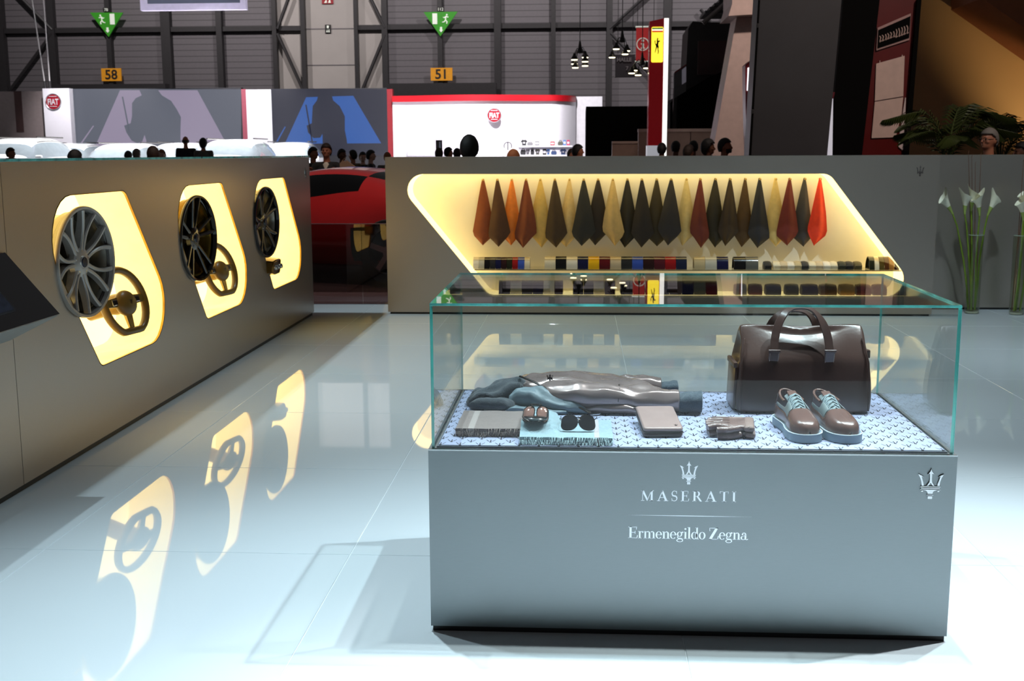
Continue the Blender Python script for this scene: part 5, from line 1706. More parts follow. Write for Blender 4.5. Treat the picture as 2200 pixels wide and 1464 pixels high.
# ================================================================ totem, hall signs, pendants
TY = 26.0
tt_ = thing('totem', 'tall red totem with yellow horse badge and a lit white edge', 'totem', at(1415, 330, TY) * Vector((1, 1, 0)) if False else (at(1412, 300, TY).x, TY, 0))
A, B, C_ = at(1396, 46, TY), at(1427, 39, TY), at(1437, 39, TY)
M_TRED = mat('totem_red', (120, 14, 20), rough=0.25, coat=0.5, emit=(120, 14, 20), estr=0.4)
zt = A.z
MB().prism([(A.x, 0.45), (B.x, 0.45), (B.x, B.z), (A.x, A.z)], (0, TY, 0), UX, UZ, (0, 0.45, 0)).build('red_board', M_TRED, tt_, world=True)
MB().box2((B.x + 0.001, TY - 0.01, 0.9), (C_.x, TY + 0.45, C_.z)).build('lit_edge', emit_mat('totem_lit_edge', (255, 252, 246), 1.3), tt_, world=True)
A1, B1 = at(1390, 313, TY), at(1427, 333, TY)
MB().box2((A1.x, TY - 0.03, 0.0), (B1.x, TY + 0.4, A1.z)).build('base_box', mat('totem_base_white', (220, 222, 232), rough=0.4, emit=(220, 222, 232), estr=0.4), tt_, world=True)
b0_, b1_ = at(1400, 58, TY), at(1424, 134, TY)
bw, bh = b1_.x - b0_.x, b0_.z - b1_.z
bo = round_poly([(0, 0), (bw, 0), (bw, bh), (0, bh)], 0.03, 3)
bd = MB().prism(bo, (b0_.x, TY, b1_.z), UX, UZ, (0, -0.02, 0)).build('badge', emit_mat('badge_yellow', (255, 222, 60), 1.5), tt_, world=True)
for k, (cn, col) in enumerate((('badge_red_bar', (200, 30, 20)), ('badge_white_bar', (255, 255, 250)), ('badge_green_bar', (20, 110, 60)))):
    MB().box2((b0_.x + 0.01, TY - 0.026, b0_.z - 0.115 + 0.033 * k + 0.0), (b1_.x - 0.01, TY - 0.02, b0_.z - 0.085 + 0.033 * k)).build('badge_bar', emit_mat(cn, col, 0.9), bd, world=True)
horse = [(0.50, 0.96), (0.56, 0.93), (0.60, 0.86), (0.54, 0.80), (0.60, 0.78), (0.72, 0.80), (0.80, 0.74), (0.74, 0.72), (0.64, 0.70), (0.62, 0.62), (0.60, 0.55), (0.66, 0.44), (0.62, 0.30), (0.68, 0.16), (0.62, 0.04), (0.54, 0.02), (0.58, 0.14), (0.54, 0.30), (0.50, 0.42), (0.44, 0.34), (0.36, 0.22), (0.30, 0.10), (0.24, 0.10), (0.30, 0.26), (0.36, 0.44), (0.34, 0.52), (0.26, 0.58), (0.20, 0.74), (0.26, 0.84), (0.30, 0.76), (0.30, 0.64), (0.38, 0.58), (0.44, 0.66), (0.44, 0.78), (0.46, 0.90)]
polys_part('horse_mark', [[((x - 0.5) * bw * 0.8, y * bh * 0.5) for x, y in horse]], mat('horse_black', (20, 16, 12), rough=0.5), bd, ((b0_.x + b1_.x) / 2, TY - 0.02, b1_.z + bh * 0.22), UX, UZ, (0, -0.006, 0))

IY = 46.0
A, B = at(1367, 58, IY), at(1398, 132, IY)
inf = thing('info_banner', 'red hanging banner with a white letter i in a ring', 'banner', ((A.x + B.x) / 2, IY, B.z))
MB().box2((A.x, IY, B.z), (B.x + 0.2, IY + 0.05, A.z)).build('cloth', mat('banner_red', (170, 44, 44), rough=0.6, emit=(170, 44, 44), estr=0.4), inf, world=True)  # cloth given a glow of its own in place of light falling on it
for z_ in (A.z, B.z):
    MB().tube([(A.x - 0.03, IY + 0.02, z_), (B.x + 0.23, IY + 0.02, z_)], 0.035, 8).build('bar', M_PICT, inf, world=True)
c = at(1381, 95, IY)
MB().lathe([(0.25, 0), (0.25, -0.02), (0.215, -0.02), (0.215, 0)], 28, c=(c.x, IY, c.z), axis='y').build('ring', M_PICT, inf, world=True)
MB().sphere((c.x, IY - 0.01, c.z + 0.13), (0.05, 0.02, 0.05), 12, 8).build('letter_dot', M_PICT, inf, world=True)
polys_part('letter_stem', [[(-0.07, 0.0), (0.09, 0.0), (0.09, 0.035), (0.05, 0.035), (0.05, 0.2), (-0.07, 0.2), (-0.07, 0.165), (-0.03, 0.165), (-0.03, 0.035), (-0.07, 0.035)]], M_PICT, inf, (c.x - 0.005, IY, c.z - 0.17), UX, UZ, TOW)
for x_ in (A.x + 0.05, B.x + 0.1):
    MB().tube([(x_, IY + 0.02, A.z), (x_, IY + 0.02, 13)], 0.012, 5).build('wire', M_STEEL, inf, world=True)
A, B = at(1322, 117, IY + 1), at(1364, 165, IY + 1)
hl = thing('hall_sign', 'dark hanging sign reading HALLE 7 between the lamps', 'sign', ((A.x + B.x) / 2, IY + 1, B.z))
MB().box2((A.x, IY + 1, B.z), (B.x, IY + 1.06, A.z)).build('board', mat('hall_sign_grey', (66, 62, 66), rough=0.6), hl, world=True)
for z_ in (A.z, B.z):
    MB().tube([(A.x - 0.02, IY + 1.03, z_), (B.x + 0.02, IY + 1.03, z_)], 0.025, 8).build('bar', mat('hall_sign_bar', (130, 126, 126), rough=0.5), hl, world=True)
font_polys('lettering', 'HALLE', 0.205, mat('hall_sign_letters', (150, 146, 148), rough=0.6), hl, (at(1341, 133, IY + 1).x, IY + 0.98, at(1341, 132, IY + 1).z), UX, UZ, bold=0.006)
font_polys('lettering', '7', 0.22, mat('hall_sign_letters', (150, 146, 148), rough=0.6), hl, (at(1347, 150, IY + 1).x, IY + 0.98, at(1347, 151, IY + 1).z), UX, UZ, bold=0.004)
for x_ in (A.x + 0.1, B.x - 0.1):
    MB().tube([(x_, IY + 1.03, A.z), (x_, IY + 1.03, 13)], 0.012, 5).build('wire', M_STEEL, hl, world=True)

PY = 30.0
M_LAMPB = mat('lamp_black', (34, 30, 28), rough=0.35)
M_BULB = emit_mat('lamp_disc_light', (255, 240, 200), 3.0)
lamps = [('black pendant cluster of six lamps beside the steel post', (1246, 97), [(1234, 128), (1234, 137), (1236, 145), (1257, 123), (1257, 132), (1257, 141)]), ('black pendant cluster of four lamps above the HALLE sign', (1337, 73), [(1324, 105), (1347, 109), (1343, 116), (1315, 123)]), ('black pendant cluster of four lamps beside the red totem', (1380, 122), [(1389, 146), (1363, 151), (1357, 157), (1371, 161)])]
for lab, top, pos in lamps:
    P0 = at(top[0], top[1], PY)
    pc = thing('pendant_cluster', lab, 'lamp', P0, 0, 'pendant lamp clusters')
    MB().tube([P0, (P0.x, PY, 13.2)], 0.012, 5).build('cable', M_STEEL, pc, world=True)
    MB().lathe([(0.0, 0.12), (0.02, 0.1), (0.05, -0.08), (0.08, -0.2), (0.0, -0.22)], 12, c=P0).build('cone', M_LAMPB, pc, world=True, smooth=40)
    for k, (u, v) in enumerate(pos):
        P = at(u, v, PY + (0.12 if k % 2 else -0.12))
        lm = MB().lathe([(0.0, 0.16), (0.03, 0.15), (0.045, 0.09), (0.09, 0.03), (0.092, 0.0), (0.08, 0.0)], 18, c=P).build('lamp_shade', M_LAMPB, pc, world=True, smooth=40)
        MB().lathe([(0.0, -0.02), (0.075, -0.02), (0.085, 0.005), (0.085, 0.02), (0.0, 0.02)], 18, c=P).build('light_disc', M_BULB, lm, world=True, smooth=40)
        MB().tube([P0 + Vector((0, 0, -0.15)), (P0 + P) / 2 + Vector((0, 0, 0.1)), P + Vector((0, 0, 0.14))], 0.012, 5).build('arm', M_LAMPB, pc, world=True)

# ================================================================ dark structures at the side
M_BLK = mat('booth_black', (6, 5, 5), rough=0.8, spec=0.1)
M_BEIGE = mat('booth_beige', (148, 120, 108), rough=0.6)
slab('booth', 'black booth box behind the red totem', 'booth', ((1259, 229), (1396, 228)), 31, 4, M_BLK, part='shell')
b2 = slab('booth_wall', 'low dusky pink booth wall before the black box', 'booth', ((1315, 309), (1371, 309)), 24, 0.3, M_BEIGE, part='board')[0]
A = at(1315, 309, 24)
B = at(1371, 309, 24)
MB().box2((A.x, 23.98, A.z), (B.x, 24.32, A.z + 0.05)).build('cap', mat('booth_cap', (176, 150, 140), rough=0.6), b2, world=True)
b3 = thing('booth_wall', 'long dusky pink booth wall of joined panels behind the totem', 'booth', (at(1455, 300, 27.5).x, 27.5, 0))
for k, (u0, u1) in enumerate(((1371, 1432), (1432, 1484), (1484, 1545))):
    A, B = at(u0, 282, 27.5), at(u1, 282, 27.5)
    MB().box2((A.x + 0.01, 27.5, 0), (B.x - 0.01, 27.8, A.z)).build('panel', M_BEIGE, b3, world=True)
A, B = at(1371, 279, 27.5), at(1545, 279, 27.5)
MB().box2((A.x, 27.45, A.z - 0.05), (B.x, 27.8, A.z + 0.02)).build('cap', mat('booth_cap', (176, 150, 140), rough=0.6), b3, world=True)
# black wall and staircase mass
bk = thing('staircase', 'dark staircase and black wall rising behind the slanted column', 'staircase', (at(1520, 280, 34).x, 34, 0))
pts = [(1440, 334), (1440, 222), (1448, 210), (1520, 168), (1560, 150), (1620, 140), (1700, 140), (1700, 334)]
MB().prism([(at(u, v, 34).x, max(0, at(u, v, 34).z) if v < 334 else 0) for u, v in pts], (0, 34, 0), UX, UZ, (0, 3, 0)).build('black_wall', M_BLK, bk, world=True)
pts = [(1472, 200), (1480, 60), (1490, 44), (1510, 46), (1700, 48), (1700, 140), (1620, 150), (1560, 160)]
MB().prism([(at(u, v, 36).x, at(u, v, 36).z) for u, v in pts], (0, 36.2, 0), UX, UZ, (0, 2, 0)).build('landing', mat('stair_landing_dark', (20, 14, 14), rough=0.6), bk, world=True)
for k in range(7):
    u, v = 1535 + 10 * k, 24 - 8 * k
    A = at(u, v, 36)
    MB().box2((A.x - 0.3, 35.8, A.z - 0.08), (A.x + 0.35, 37.4, A.z)).build('step', M_STEEL, bk, world=True)
p, q = at(1510, 50, 35.7), at(1580, -12, 35.7)
MB().tube([p, q], 0.07, 8).build('stringer', mat('stair_stringer', (96, 88, 86), rough=0.5), bk, world=True)
A = at(1500, 100, 35.9)
MB().box2((at(1500, 100, 35.9).x, 35.9, at(1500, 160, 35.9).z), (at(1560, 100, 35.9).x, 36.0, at(1500, 88, 35.9).z)).build('red_panel', mat('stair_red', (44, 10, 10), rough=0.6), bk, world=True)

# far stand fragment with a white sign (seen beyond the totem)
fs = thing('stand_sign', 'small grey stand front with a white sign beyond the totem', 'sign', (at(1462, 200, 33).x, 33, at(1462, 212, 33).z))
MB().prism([(at(u, v, 33).x, at(u, v, 33).z) for u, v in ((1448, 212), (1448, 158), (1474, 140), (1474, 196))], (0, 33, 0), UX, UZ, (0, 0.2, 0)).build('front', mat('sign_front_grey', (86, 88, 92), rough=0.6), fs, world=True)
MB().prism([(at(u, v, 33).x, at(u, v, 33).z) for u, v in ((1465, 182), (1465, 150), (1474, 143), (1474, 176))], (0, 32.99, 0), UX, UZ, (0, -0.02, 0)).build('white_board', mat('sign_pale', (160, 156, 170), rough=0.6, emit=(160, 156, 170), estr=0.15), fs, world=True)
MB().prism([(at(u, v, 33).x, at(u, v, 33).z) for u, v in ((1449, 158), (1449, 155), (1474, 138), (1474, 141))], (0, 32.99, 0), UX, UZ, (0, -0.03, 0)).build('red_edge', mat('sign_red_edge', (120, 40, 46), rough=0.6), fs, world=True)
MB().tube([(at(1450, 212, 33.1).x, 33.1, 0), (at(1450, 212, 33.1).x, 33.1, at(1450, 190, 33.1).z)], 0.06, 8).build('post', M_STEEL, fs, world=True)

# ================================================================ near towers at the side of the stand
def leaning(name, label, cat, quad, Y, depth, m_, part='slab', low=True, kind=None):
    """upright slab given by its edges at two heights (top pair, bottom pair of photo points), carried on down to the floor"""
    (a, b), (c, d) = quad
    A, B, C_, D = at(*a, Y), at(*b, Y), at(*c, Y), at(*d, Y)
    def ext(top, bot, z):
        t = (z - bot.z) / (top.z - bot.z)
        return bot.x + (top.x - bot.x) * t
    z0, z1 = 0.0, A.z + 1.2
    t = thing(name, label, cat, ((C_.x + D.x) / 2, Y, 0), kind=kind)
    MB().prism([(ext(A, C_, z0), z0), (ext(B, D, z0), z0), (ext(B, D, z1), z1), (ext(A, C_, z1), z1)], (0, Y, 0), UX, UZ, (0, depth, 0)).build(part, m_, t, world=True)
    return t


M_MONO = mat('monolith_grey', (64, 62, 66), rough=0.5, vary=0.1, scale=1.5, bump=0.02)
wcol = leaning('slanted_column', 'slanted off-white column beside the dark grey slab', 'column', (((1584, 30), (1650, 30)), ((1530, 334), (1640, 334))), 20, 0.8, mat('column_offwhite', (214, 190, 184), rough=0.5))
A, B = at(1566, -40, 19.7), at(1660, 34, 19.7)
pts = [(1565, 34), (1573, 8), (1573, -60), (1700, -60), (1700, 26)]
MB().prism([(at(u, v, 19.7).x, at(u, v, 19.7).z) for u, v in pts], (0, 19.7, 0), UX, UZ, (0, 1.2, 0)).build('capital', mat('column_offwhite', (214, 190, 184)), wcol, world=True)
# lit sign fragment between the column and the slab
sf = thing('light_sign', 'narrow red edged light sign glowing beside the grey slab', 'sign', (at(1606, 330, 17).x, 17, 0))
MB().prism([(at(u, v, 17).x, max(0.0, at(u, v, 17).z)) for u, v in ((1602, 230), (1601, 140), (1612, 130), (1640, 128), (1640, 700), (1607, 700))], (0, 17, 0), UX, UZ, (0, 0.3, 0)).build('red_body', mat('light_sign_red', (120, 24, 30), rough=0.4), sf, world=True)
MB().prism([(at(u, v, 17).x, at(u, v, 17).z) for u, v in ((1604, 195), (1606, 146), (1620, 142), (1620, 196))], (0, 16.99, 0), UX, UZ, (0, -0.02, 0)).build('lit_face', emit_mat('light_sign_white', (250, 250, 255), 1.4), sf, world=True)
MB().prism([(at(u, v, 17).x, at(u, v, 17).z) for u, v in ((1604, 302), (1608, 240), (1616, 232), (1616, 304))], (0, 16.99, 0), UX, UZ, (0, -0.02, 0)).build('lit_face', emit_mat('light_sign_white', (250, 250, 255), 1.4), sf, world=True)
mono = leaning('grey_slab', 'broad dark grey slab wall leaning slightly, tallest beside the red panel', 'slab', (((1631, 0), (1808, 0)), ((1611, 334), (1777, 334))), 14.0, 0.5, M_MONO)
MB().prism([(at(u, v, 13.98).x, at(u, v, 13.98).z) for u, v in ((1629, 0), (1633, 0), (1614, 334), (1609, 334))], (0, 13.995, 0), UX, UZ, (0, -0.02, 0)).build('dark_edge', M_BLK, mono, world=True)
for v in (55, 240):
    p = at(1631 - 20 * v / 334, v, 13.96)
    MB().rbox((p.x, 13.965, p.z), (0.03, 0.025, 0.05), 0.006).build('edge_clip', M_STEEL, mono, world=True)
ws = thing('white_strip', 'narrow white strip with a red top showing between the grey slab and black tower', 'panel', (at(1782, 330, 14.7).x, 14.7, 0))
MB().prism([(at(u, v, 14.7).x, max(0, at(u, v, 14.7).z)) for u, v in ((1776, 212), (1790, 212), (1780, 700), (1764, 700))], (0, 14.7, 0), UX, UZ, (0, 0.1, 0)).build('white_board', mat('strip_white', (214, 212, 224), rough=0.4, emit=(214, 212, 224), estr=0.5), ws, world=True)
MB().prism([(at(u, v, 14.7).x, at(u, v, 14.7).z) for u, v in ((1777, 211.5), (1791, 211.5), (1794, 198), (1779, 198))], (0, 14.7, 0), UX, UZ, (0, 0.1, 0)).build('red_top', mat('strip_red', (110, 26, 40), rough=0.4), ws, world=True)
leaning('black_tower', 'black tower between the grey slab and the red poster panel', 'tower', (((1812, 0), (1890, 0)), ((1780, 334), (1852, 334))), 15.0, 0.6, M_BLK)
rp_ = leaning('red_panel', 'dark red panel carrying a black name strip and a white poster', 'panel', (((1889, 0), (1970, 0)), ((1851, 334), (1946, 334))), 15.6, 0.4, mat('panel_dark_red', (100, 10, 10), rough=0.35, coat=0.2))
Y = 15.59
MB().prism([(at(u, v, Y).x, at(u, v, Y).z) for u, v in ((1968, 0), (1977, 0), (1950, 334), (1940, 334))], (0, Y, 0), UX, UZ, (0, -0.06, 0)).build('black_edge', M_BLK, rp_, world=True)
ns = thing('name_strip', 'black strip with pale scrawled lettering on the red panel', 'sign', (at(1918, 70, Y).x, Y, at(1918, 100, Y).z))
MB().prism([(at(u, v, Y).x, at(u, v, Y).z) for u, v in ((1882, 109), (1885, 60), (1956, 29), (1953, 86))], (0, Y - 0.001, 0), UX, UZ, (0, -0.02, 0)).build('pale_border', mat('strip_border', (190, 150, 146), rough=0.6), ns, world=True)
MB().prism([(at(u, v, Y).x, at(u, v, Y).z) for u, v in ((1884, 105), (1886, 65), (1955, 35), (1952, 82))], (0, Y - 0.022, 0), UX, UZ, (0, -0.006, 0)).build('black_field', M_BLK, ns, world=True)
scr = MB()
r = random.Random(4)
for k in range(11):
    u = 1890 + 5.8 * k
    v = 84 - 2.05 * k
    hgt = 13 + (5 if k > 5 else 0)
    pts = [(u + r.uniform(-1, 1), v - hgt / 2), (u + 2.5, v + r.uniform(-4, 0)), (u + r.uniform(-1, 1), v + hgt / 2), (u + 4, v + hgt / 2 - 3)]
    P = [at(a, b, Y - 0.03) for a, b in pts]
    for q in stroke([(p.x, p.z) for p in P], 0.012):
        scr.prism(q, (0, Y - 0.0285, 0), UX, UZ, (0, -0.003, 0))
scr.build('lettering', mat('scrawl_pale', (200, 170, 160), rough=0.6), ns, world=True)
po = thing('paper_poster', 'blank white two-sheet paper poster hanging on the red panel', 'poster', (at(1912, 200, Y).x, Y, at(1912, 296, Y).z))
for pts in (((1879, 217), (1882, 137), (1943, 120), (1940, 207)), ((1872, 297), (1879, 219), (1940, 209), (1936, 250), (1924, 295))):
    mb = MB()
    mb.prism([(at(u, v, Y).x, at(u, v, Y).z) for u, v in pts], (0, Y - 0.001, 0), UX, UZ, (0, -0.012, 0))
    mb.build('sheet', mat('poster_paper', (226, 196, 186), rough=0.7), po, world=True)
for u, v in ((1890, 130), (1938, 118)):
    p = at(u, v, Y)
    MB().tube([(p.x, Y - 0.008, p.z), (p.x, Y - 0.008, p.z - 0.08)], 0.006, 6).build('cord', mat('poster_paper', (226, 196, 186)), po, world=True)
MB().prism([(at(u, v, Y).x, at(u, v, Y).z) for u, v in ((1938, 322), (1930, 316), (1932, 290), (1944, 210), (1946, 210), (1944, 260), (1941, 322))], (0, Y - 0.001, 0), UX, UZ, (0, -0.01, 0)).build('pale_graphic', mat('panel_graphic', (226, 206, 206), rough=0.4), rp_, world=True)

# warm side wall with soffit, lit by a wall washer
M_WARM = mat('side_wall_cream', (196, 150, 104), rough=0.7, vary=0.04, scale=1)
wx0 = at(1950, 200, 19).x
sidew = tag(MB().box2((wx0, 19, 0), (14, 19.3, 7)).build('wall_right', M_WARM), kind='structure')
so = MB()
pts = [(2110, -4), (2330, 150), (2330, -300), (2110, -300)]
so.prism([(at(u, v, 17.5).x, at(u, v, 17.5).z) for u, v in pts], (0, 17.5, 0), UX, UZ, (0, 1.4, 0))
tag(so.build('trim_1', mat('soffit_terracotta', (150, 84, 50), rough=0.7)), kind='structure')
wash = spot('wall_washer', (8.6, 17.2, 0.6), (7.7, 19, 2.6), 330, 60, 0.7, 0.05, (1.0, 0.80, 0.40))

# ================================================================ low tinted glass barrier in the gap
gb_ = thing('glass_barrier', 'low tinted glass barrier in the gap before the red car', 'barrier', (-2.2, 11.40, 0))
for xa, xb in ((-3.6, -2.202), (-2.198, -0.9)):
    MB().box2((xa, 11.40, 0.002), (xb, 11.416, 0.812)).build('glass_pane', glass_mat('tinted_glass', (0.55, 0.42, 0.42), ior=1.55), gb_, world=True)
MB().box2((-3.6, 11.398, 0.812), (-0.9, 11.418, 0.818)).build('top_edge', mat('barrier_edge', (120, 90, 92), rough=0.3), gb_, world=True)

# ================================================================ cars
def split_by_mat(mb, parts, parent, sub, mats):
    """smooth the cage, then link one object per material"""
    me = mb.mesh('cage', smooth=180)
    for x in mats:
        me.materials.append(x)
    ob = bpy.data.objects.new('cage', me)
    COL.objects.link(ob)
    s = ob.modifiers.new('s', 'SUBSURF')
    s.levels = s.render_levels = sub
    dg = bpy.context.evaluated_depsgraph_get()
    ev = bpy.data.meshes.new_from_object(ob.evaluated_get(dg))
    bpy.data.objects.remove(ob)
    out = []
    for i, (nm, m_) in enumerate(zip(parts, mats)):
        bm = bmesh.new()
        bm.from_mesh(ev)
        bmesh.ops.delete(bm, geom=[f for f in bm.faces if f.material_index != i], context='FACES')
        if not bm.faces:
            bm.free()
            continue
        m2 = bpy.data.meshes.new(nm)
        bm.to_mesh(m2)
        bm.free()
        m2.polygons.foreach_set('material_index', [0] * len(m2.polygons))
        m2.materials.clear()
        m2.materials.append(m_)
        o = bpy.data.objects.new(nm, m2)
        COL.objects.link(o)
        o.parent = parent
        out.append(o)
    bpy.data.meshes.remove(ev)
    return out


def car_cage(stations, win):
    """stations: (x, zb, w_sill, w_max, z_max, w_belt, z_belt, w_roof, z_roof); win(i, k) -> material index"""
    mb = MB()
    rings = []
    for x, zb, ws_, wm, zm, wbt, zbt, wr_, zr in stations:
        half = [(0.0, zb), (ws_ * 0.7, zb), (ws_, zb + 0.03), (wm, zm), (wbt, zbt), (wr_, zr - 0.03), (wr_ * 0.6, zr), (0.0, zr + 0.012)]
        ring = [(x, y, z) for y, z in half] + [(x, -y, z) for y, z in reversed(half[1:-1])]
        rings.append(ring)
    n = len(rings[0])
    o = len(mb.v)
    mb.v += [Vector(p) for r_ in rings for p in r_]
    for i in range(len(rings) - 1):
        for k in range(n):
            mb.f.append([i * n + k, i * n + (k + 1) % n, (i + 1) * n + (k + 1) % n, (i + 1) * n + k])
            kk = k if k < 7 else 13 - k
            mb.mi.append(win(i, kk))
    mb.f.append(list(reversed(range(n))))
    mb.mi.append(0)
    mb.f.append([(len(rings) - 1) * n + k for k in range(n)])
    mb.mi.append(0)
    return mb


def road_wheel(parent, x, y, R, w, m_rim, meshes={}):
    key = (R, w, m_rim.name)
    if key not in meshes:
        ty = MB().lathe([(R * 0.66, -w / 2), (R * 0.95, -w / 2), (R, -w * 0.3), (R, w * 0.3), (R * 0.95, w / 2), (R * 0.66, w / 2), (R * 0.6, 0)], 28, axis='y').mesh('tyre', 50)
        ty.materials.append(mat('tyre_rubber', (18, 18, 18), rough=0.8))
        sp_ = MB()
        for k in range(5):
            a = 2 * PI * k / 5
            sp_.box((math.sin(a) * R * 0.33, 0, math.cos(a) * R * 0.33), (R * 0.16, w * 0.9, R * 0.62), Matrix.Rotation(a, 3, 'Y'))
        sp_.lathe([(0, -w * 0.47), (R * 0.2, -w * 0.45), (R * 0.2, w * 0.45), (0, w * 0.47)], 16, axis='y')
        sp_ = sp_.mesh('rim', 40)
        sp_.materials.append(m_rim)
        meshes[key] = (ty, sp_)
    for nm, me in zip(('tyre', 'rim'), meshes[key]):
        o = bpy.data.objects.new(nm, me)
        COL.objects.link(o)
        o.parent = parent
        o.location = (x, y, R)


M_CWHITE = mat('car_white_paint', (238, 238, 240), rough=0.15, coat=1.0)
M_CGLASS = mat('car_window_glass', (112, 120, 126), rough=0.06, coat=1.0)  # pale base colour stands in for the bright ceiling mirrored in the glass
M_CRED = mat('car_red_paint', (176, 16, 16), rough=0.22, coat=1.0, vary=0.03)
M_CREDTRIM = mat('car_red_roof', (190, 30, 36), rough=0.2, coat=1.0)


def hatchback():
    t = thing('white_car', 'x', 'car', (0, 0, 0), 0, 'white cars on the far stage')
    st_ = [(1.98, 0.32, 0.55, 0.62, 0.5, 0.58, 0.68, 0.5, 0.72), (1.85, 0.26, 0.74, 0.80, 0.55, 0.74, 0.80, 0.6, 0.86), (1.35, 0.2, 0.80, 0.86, 0.6, 0.80, 0.92, 0.66, 1.0), (0.95, 0.2, 0.80, 0.87, 0.62, 0.82, 0.98, 0.70, 1.06), (0.45, 0.2, 0.80, 0.87, 0.64, 0.83, 1.0, 0.62, 1.40), (0.1, 0.2, 0.80, 0.87, 0.64, 0.83, 1.02, 0.62, 1.50), (-0.7, 0.2, 0.80, 0.87, 0.64, 0.83, 1.03, 0.62, 1.52), (-1.35, 0.2, 0.80, 0.87, 0.66, 0.82, 1.05, 0.60, 1.47), (-1.75, 0.26, 0.76, 0.84, 0.66, 0.78, 1.05, 0.62, 1.15), (-1.9, 0.34, 0.6, 0.74, 0.62, 0.7, 0.9, 0.55, 0.98)]
    def win(i, k):
        if i == 3 and k in (4, 5, 6):
            return 1
        if k == 4 and 3 <= i <= 6:
            return 1
        if i == 7 and k in (5, 6):
            return 1
        return 0
    split_by_mat(car_cage(st_, win), ['body', 'window'], t, 2, [M_CWHITE, M_CGLASS])
    for x in (1.25, -1.2):
        for s in (-1, 1):
            road_wheel(t, x, s * 0.76, 0.31, 0.2, M_SILVER)
    for s in (-1, 1):
        MB().sphere((1.82, s * 0.6, 0.74), (0.09, 0.12, 0.1), 12, 8).build('headlamp', mat('headlamp', (210, 215, 220), rough=0.1, coat=1), t, smooth=80)
        MB().rbox((0.78, s * 0.95, 1.03), (0.1, 0.16, 0.11), 0.03, 3).build('wing_mirror', M_CWHITE, t, smooth=60)
        MB().tube([(0.15, s * 0.6, 1.52), (-1.2, s * 0.58, 1.52)], 0.02, 6).build('roof_rail', M_SILVER_D, t, smooth=60)
    MB().rbox((1.96, 0, 0.5), (0.06, 0.7, 0.16), 0.02).build('grille', M_BLK, t)
    return t


hb = hatchback()
cars = [('white car with its roof highest, beside the dark grey stand wall', 38, 29.4, -92, 1.06), ('white car with dark side windows before the badge panel', 150, 34.2, -88, 1.0), ('white car below the streak of the grey screen', 263, 29.5, -92, 0.96), ('white car half hidden behind the bald man', 385, 34.2, -90, 1.0), ('white car under the dusky red strip', 500, 29.5, -90, 1.02), ('white car beneath the plain white panel, near the red car', 622, 34.2, -88, 1.0)]
for k, (lab, u, Y, rz, s) in enumerate(cars):
    c_ = hb if k == 0 else copy_tree(hb)
    p = at(u, 330, Y)
    c_.location = (p.x, Y, 0.352)
    c_.rotation_euler = (0, 0, math.radians(rz))
    c_.scale = (s, s, s)
    c_['label'] = lab

# red sports car behind the glass barrier: front to the side, seen from its rear quarter
rc = thing('sports_car', 'glossy red sports car behind the glass barrier in the gap', 'car', (0, 0, 0))
st_ = [(2.25, 0.22, 0.5, 0.6, 0.4, 0.5, 0.48, 0.4, 0.5), (2.1, 0.16, 0.8, 0.86, 0.42, 0.74, 0.58, 0.5, 0.6), (1.6, 0.14, 0.88, 0.95, 0.5, 0.86, 0.74, 0.55, 0.72), (1.0, 0.14, 0.88, 0.95, 0.52, 0.86, 0.78, 0.58, 0.80), (0.6, 0.14, 0.86, 0.93, 0.5, 0.82, 0.82, 0.62, 0.90), (0.1, 0.14, 0.86, 0.93, 0.48, 0.82, 0.85, 0.56, 1.14), (-0.35, 0.14, 0.86, 0.93, 0.5, 0.80, 0.90, 0.54, 1.19), (-0.85, 0.14, 0.88, 0.96, 0.56, 0.66, 1.03, 0.50, 1.14), (-1.3, 0.14, 0.90, 1.0, 0.66, 0.90, 0.96, 0.46, 1.02), (-1.75, 0.16, 0.88, 0.97, 0.6, 0.88, 0.92, 0.46, 0.96), (-2.1, 0.24, 0.78, 0.9, 0.6, 0.8, 0.85, 0.46, 0.92), (-2.25, 0.34, 0.66, 0.8, 0.6, 0.72, 0.78, 0.46, 0.82)]


def win2(i, k):
    if i == 4 and k in (4, 5, 6):
        return 1
    if k == 4 and 4 <= i <= 6:
        return 1
    if i in (7, 8) and k in (5, 6):
        return 1
    if i in (7, 8) and k == 2:
        return 2
    return 0


split_by_mat(car_cage(st_, win2), ['body', 'window', 'side_intake'], rc, 2, [M_CRED, mat('sports_car_glass', (9, 9, 10), rough=0.08, spec=0.3), M_BLK])
for x in (1.35, -1.3):
    for s in (-1, 1):
        road_wheel(rc, x, s * 0.84, 0.34, 0.26, M_SILVER)
for s in (-1, 1):
    MB().lathe([(0.06, 0), (0.075, -0.02), (0.06, -0.035), (0, -0.035)], 16, c=(-2.2, s * 0.5, 0.72), axis='x').build('tail_lamp', mat('tail_lamp_red', (140, 10, 10), rough=0.15, coat=1), rc, smooth=50)
    MB().rbox((0.55, s * 0.98, 0.88), (0.12, 0.18, 0.1), 0.03, 3).build('wing_mirror', M_CRED, rc, smooth=60)
rc.location = (-3.27, 14.5, 0.002)
rc.rotation_euler = (0, 0, math.radians(162))
rc.scale = (1.14, 1.14, 1.14)
import numpy as np

# ================================================================ vases with lilies
M_STEM = mat('lily_stem', (112, 136, 36), rough=0.45, vary=0.15, scale=12)
M_PETAL = mat('lily_petal', (232, 228, 206), rough=0.5, vary=0.05)
M_PETALG = mat('lily_green_throat', (150, 168, 84), rough=0.5)
M_TWIG = mat('twig_brown', (104, 60, 34), rough=0.7)
M_VASE = glass_mat('vase_glass', (0.93, 0.95, 0.9))


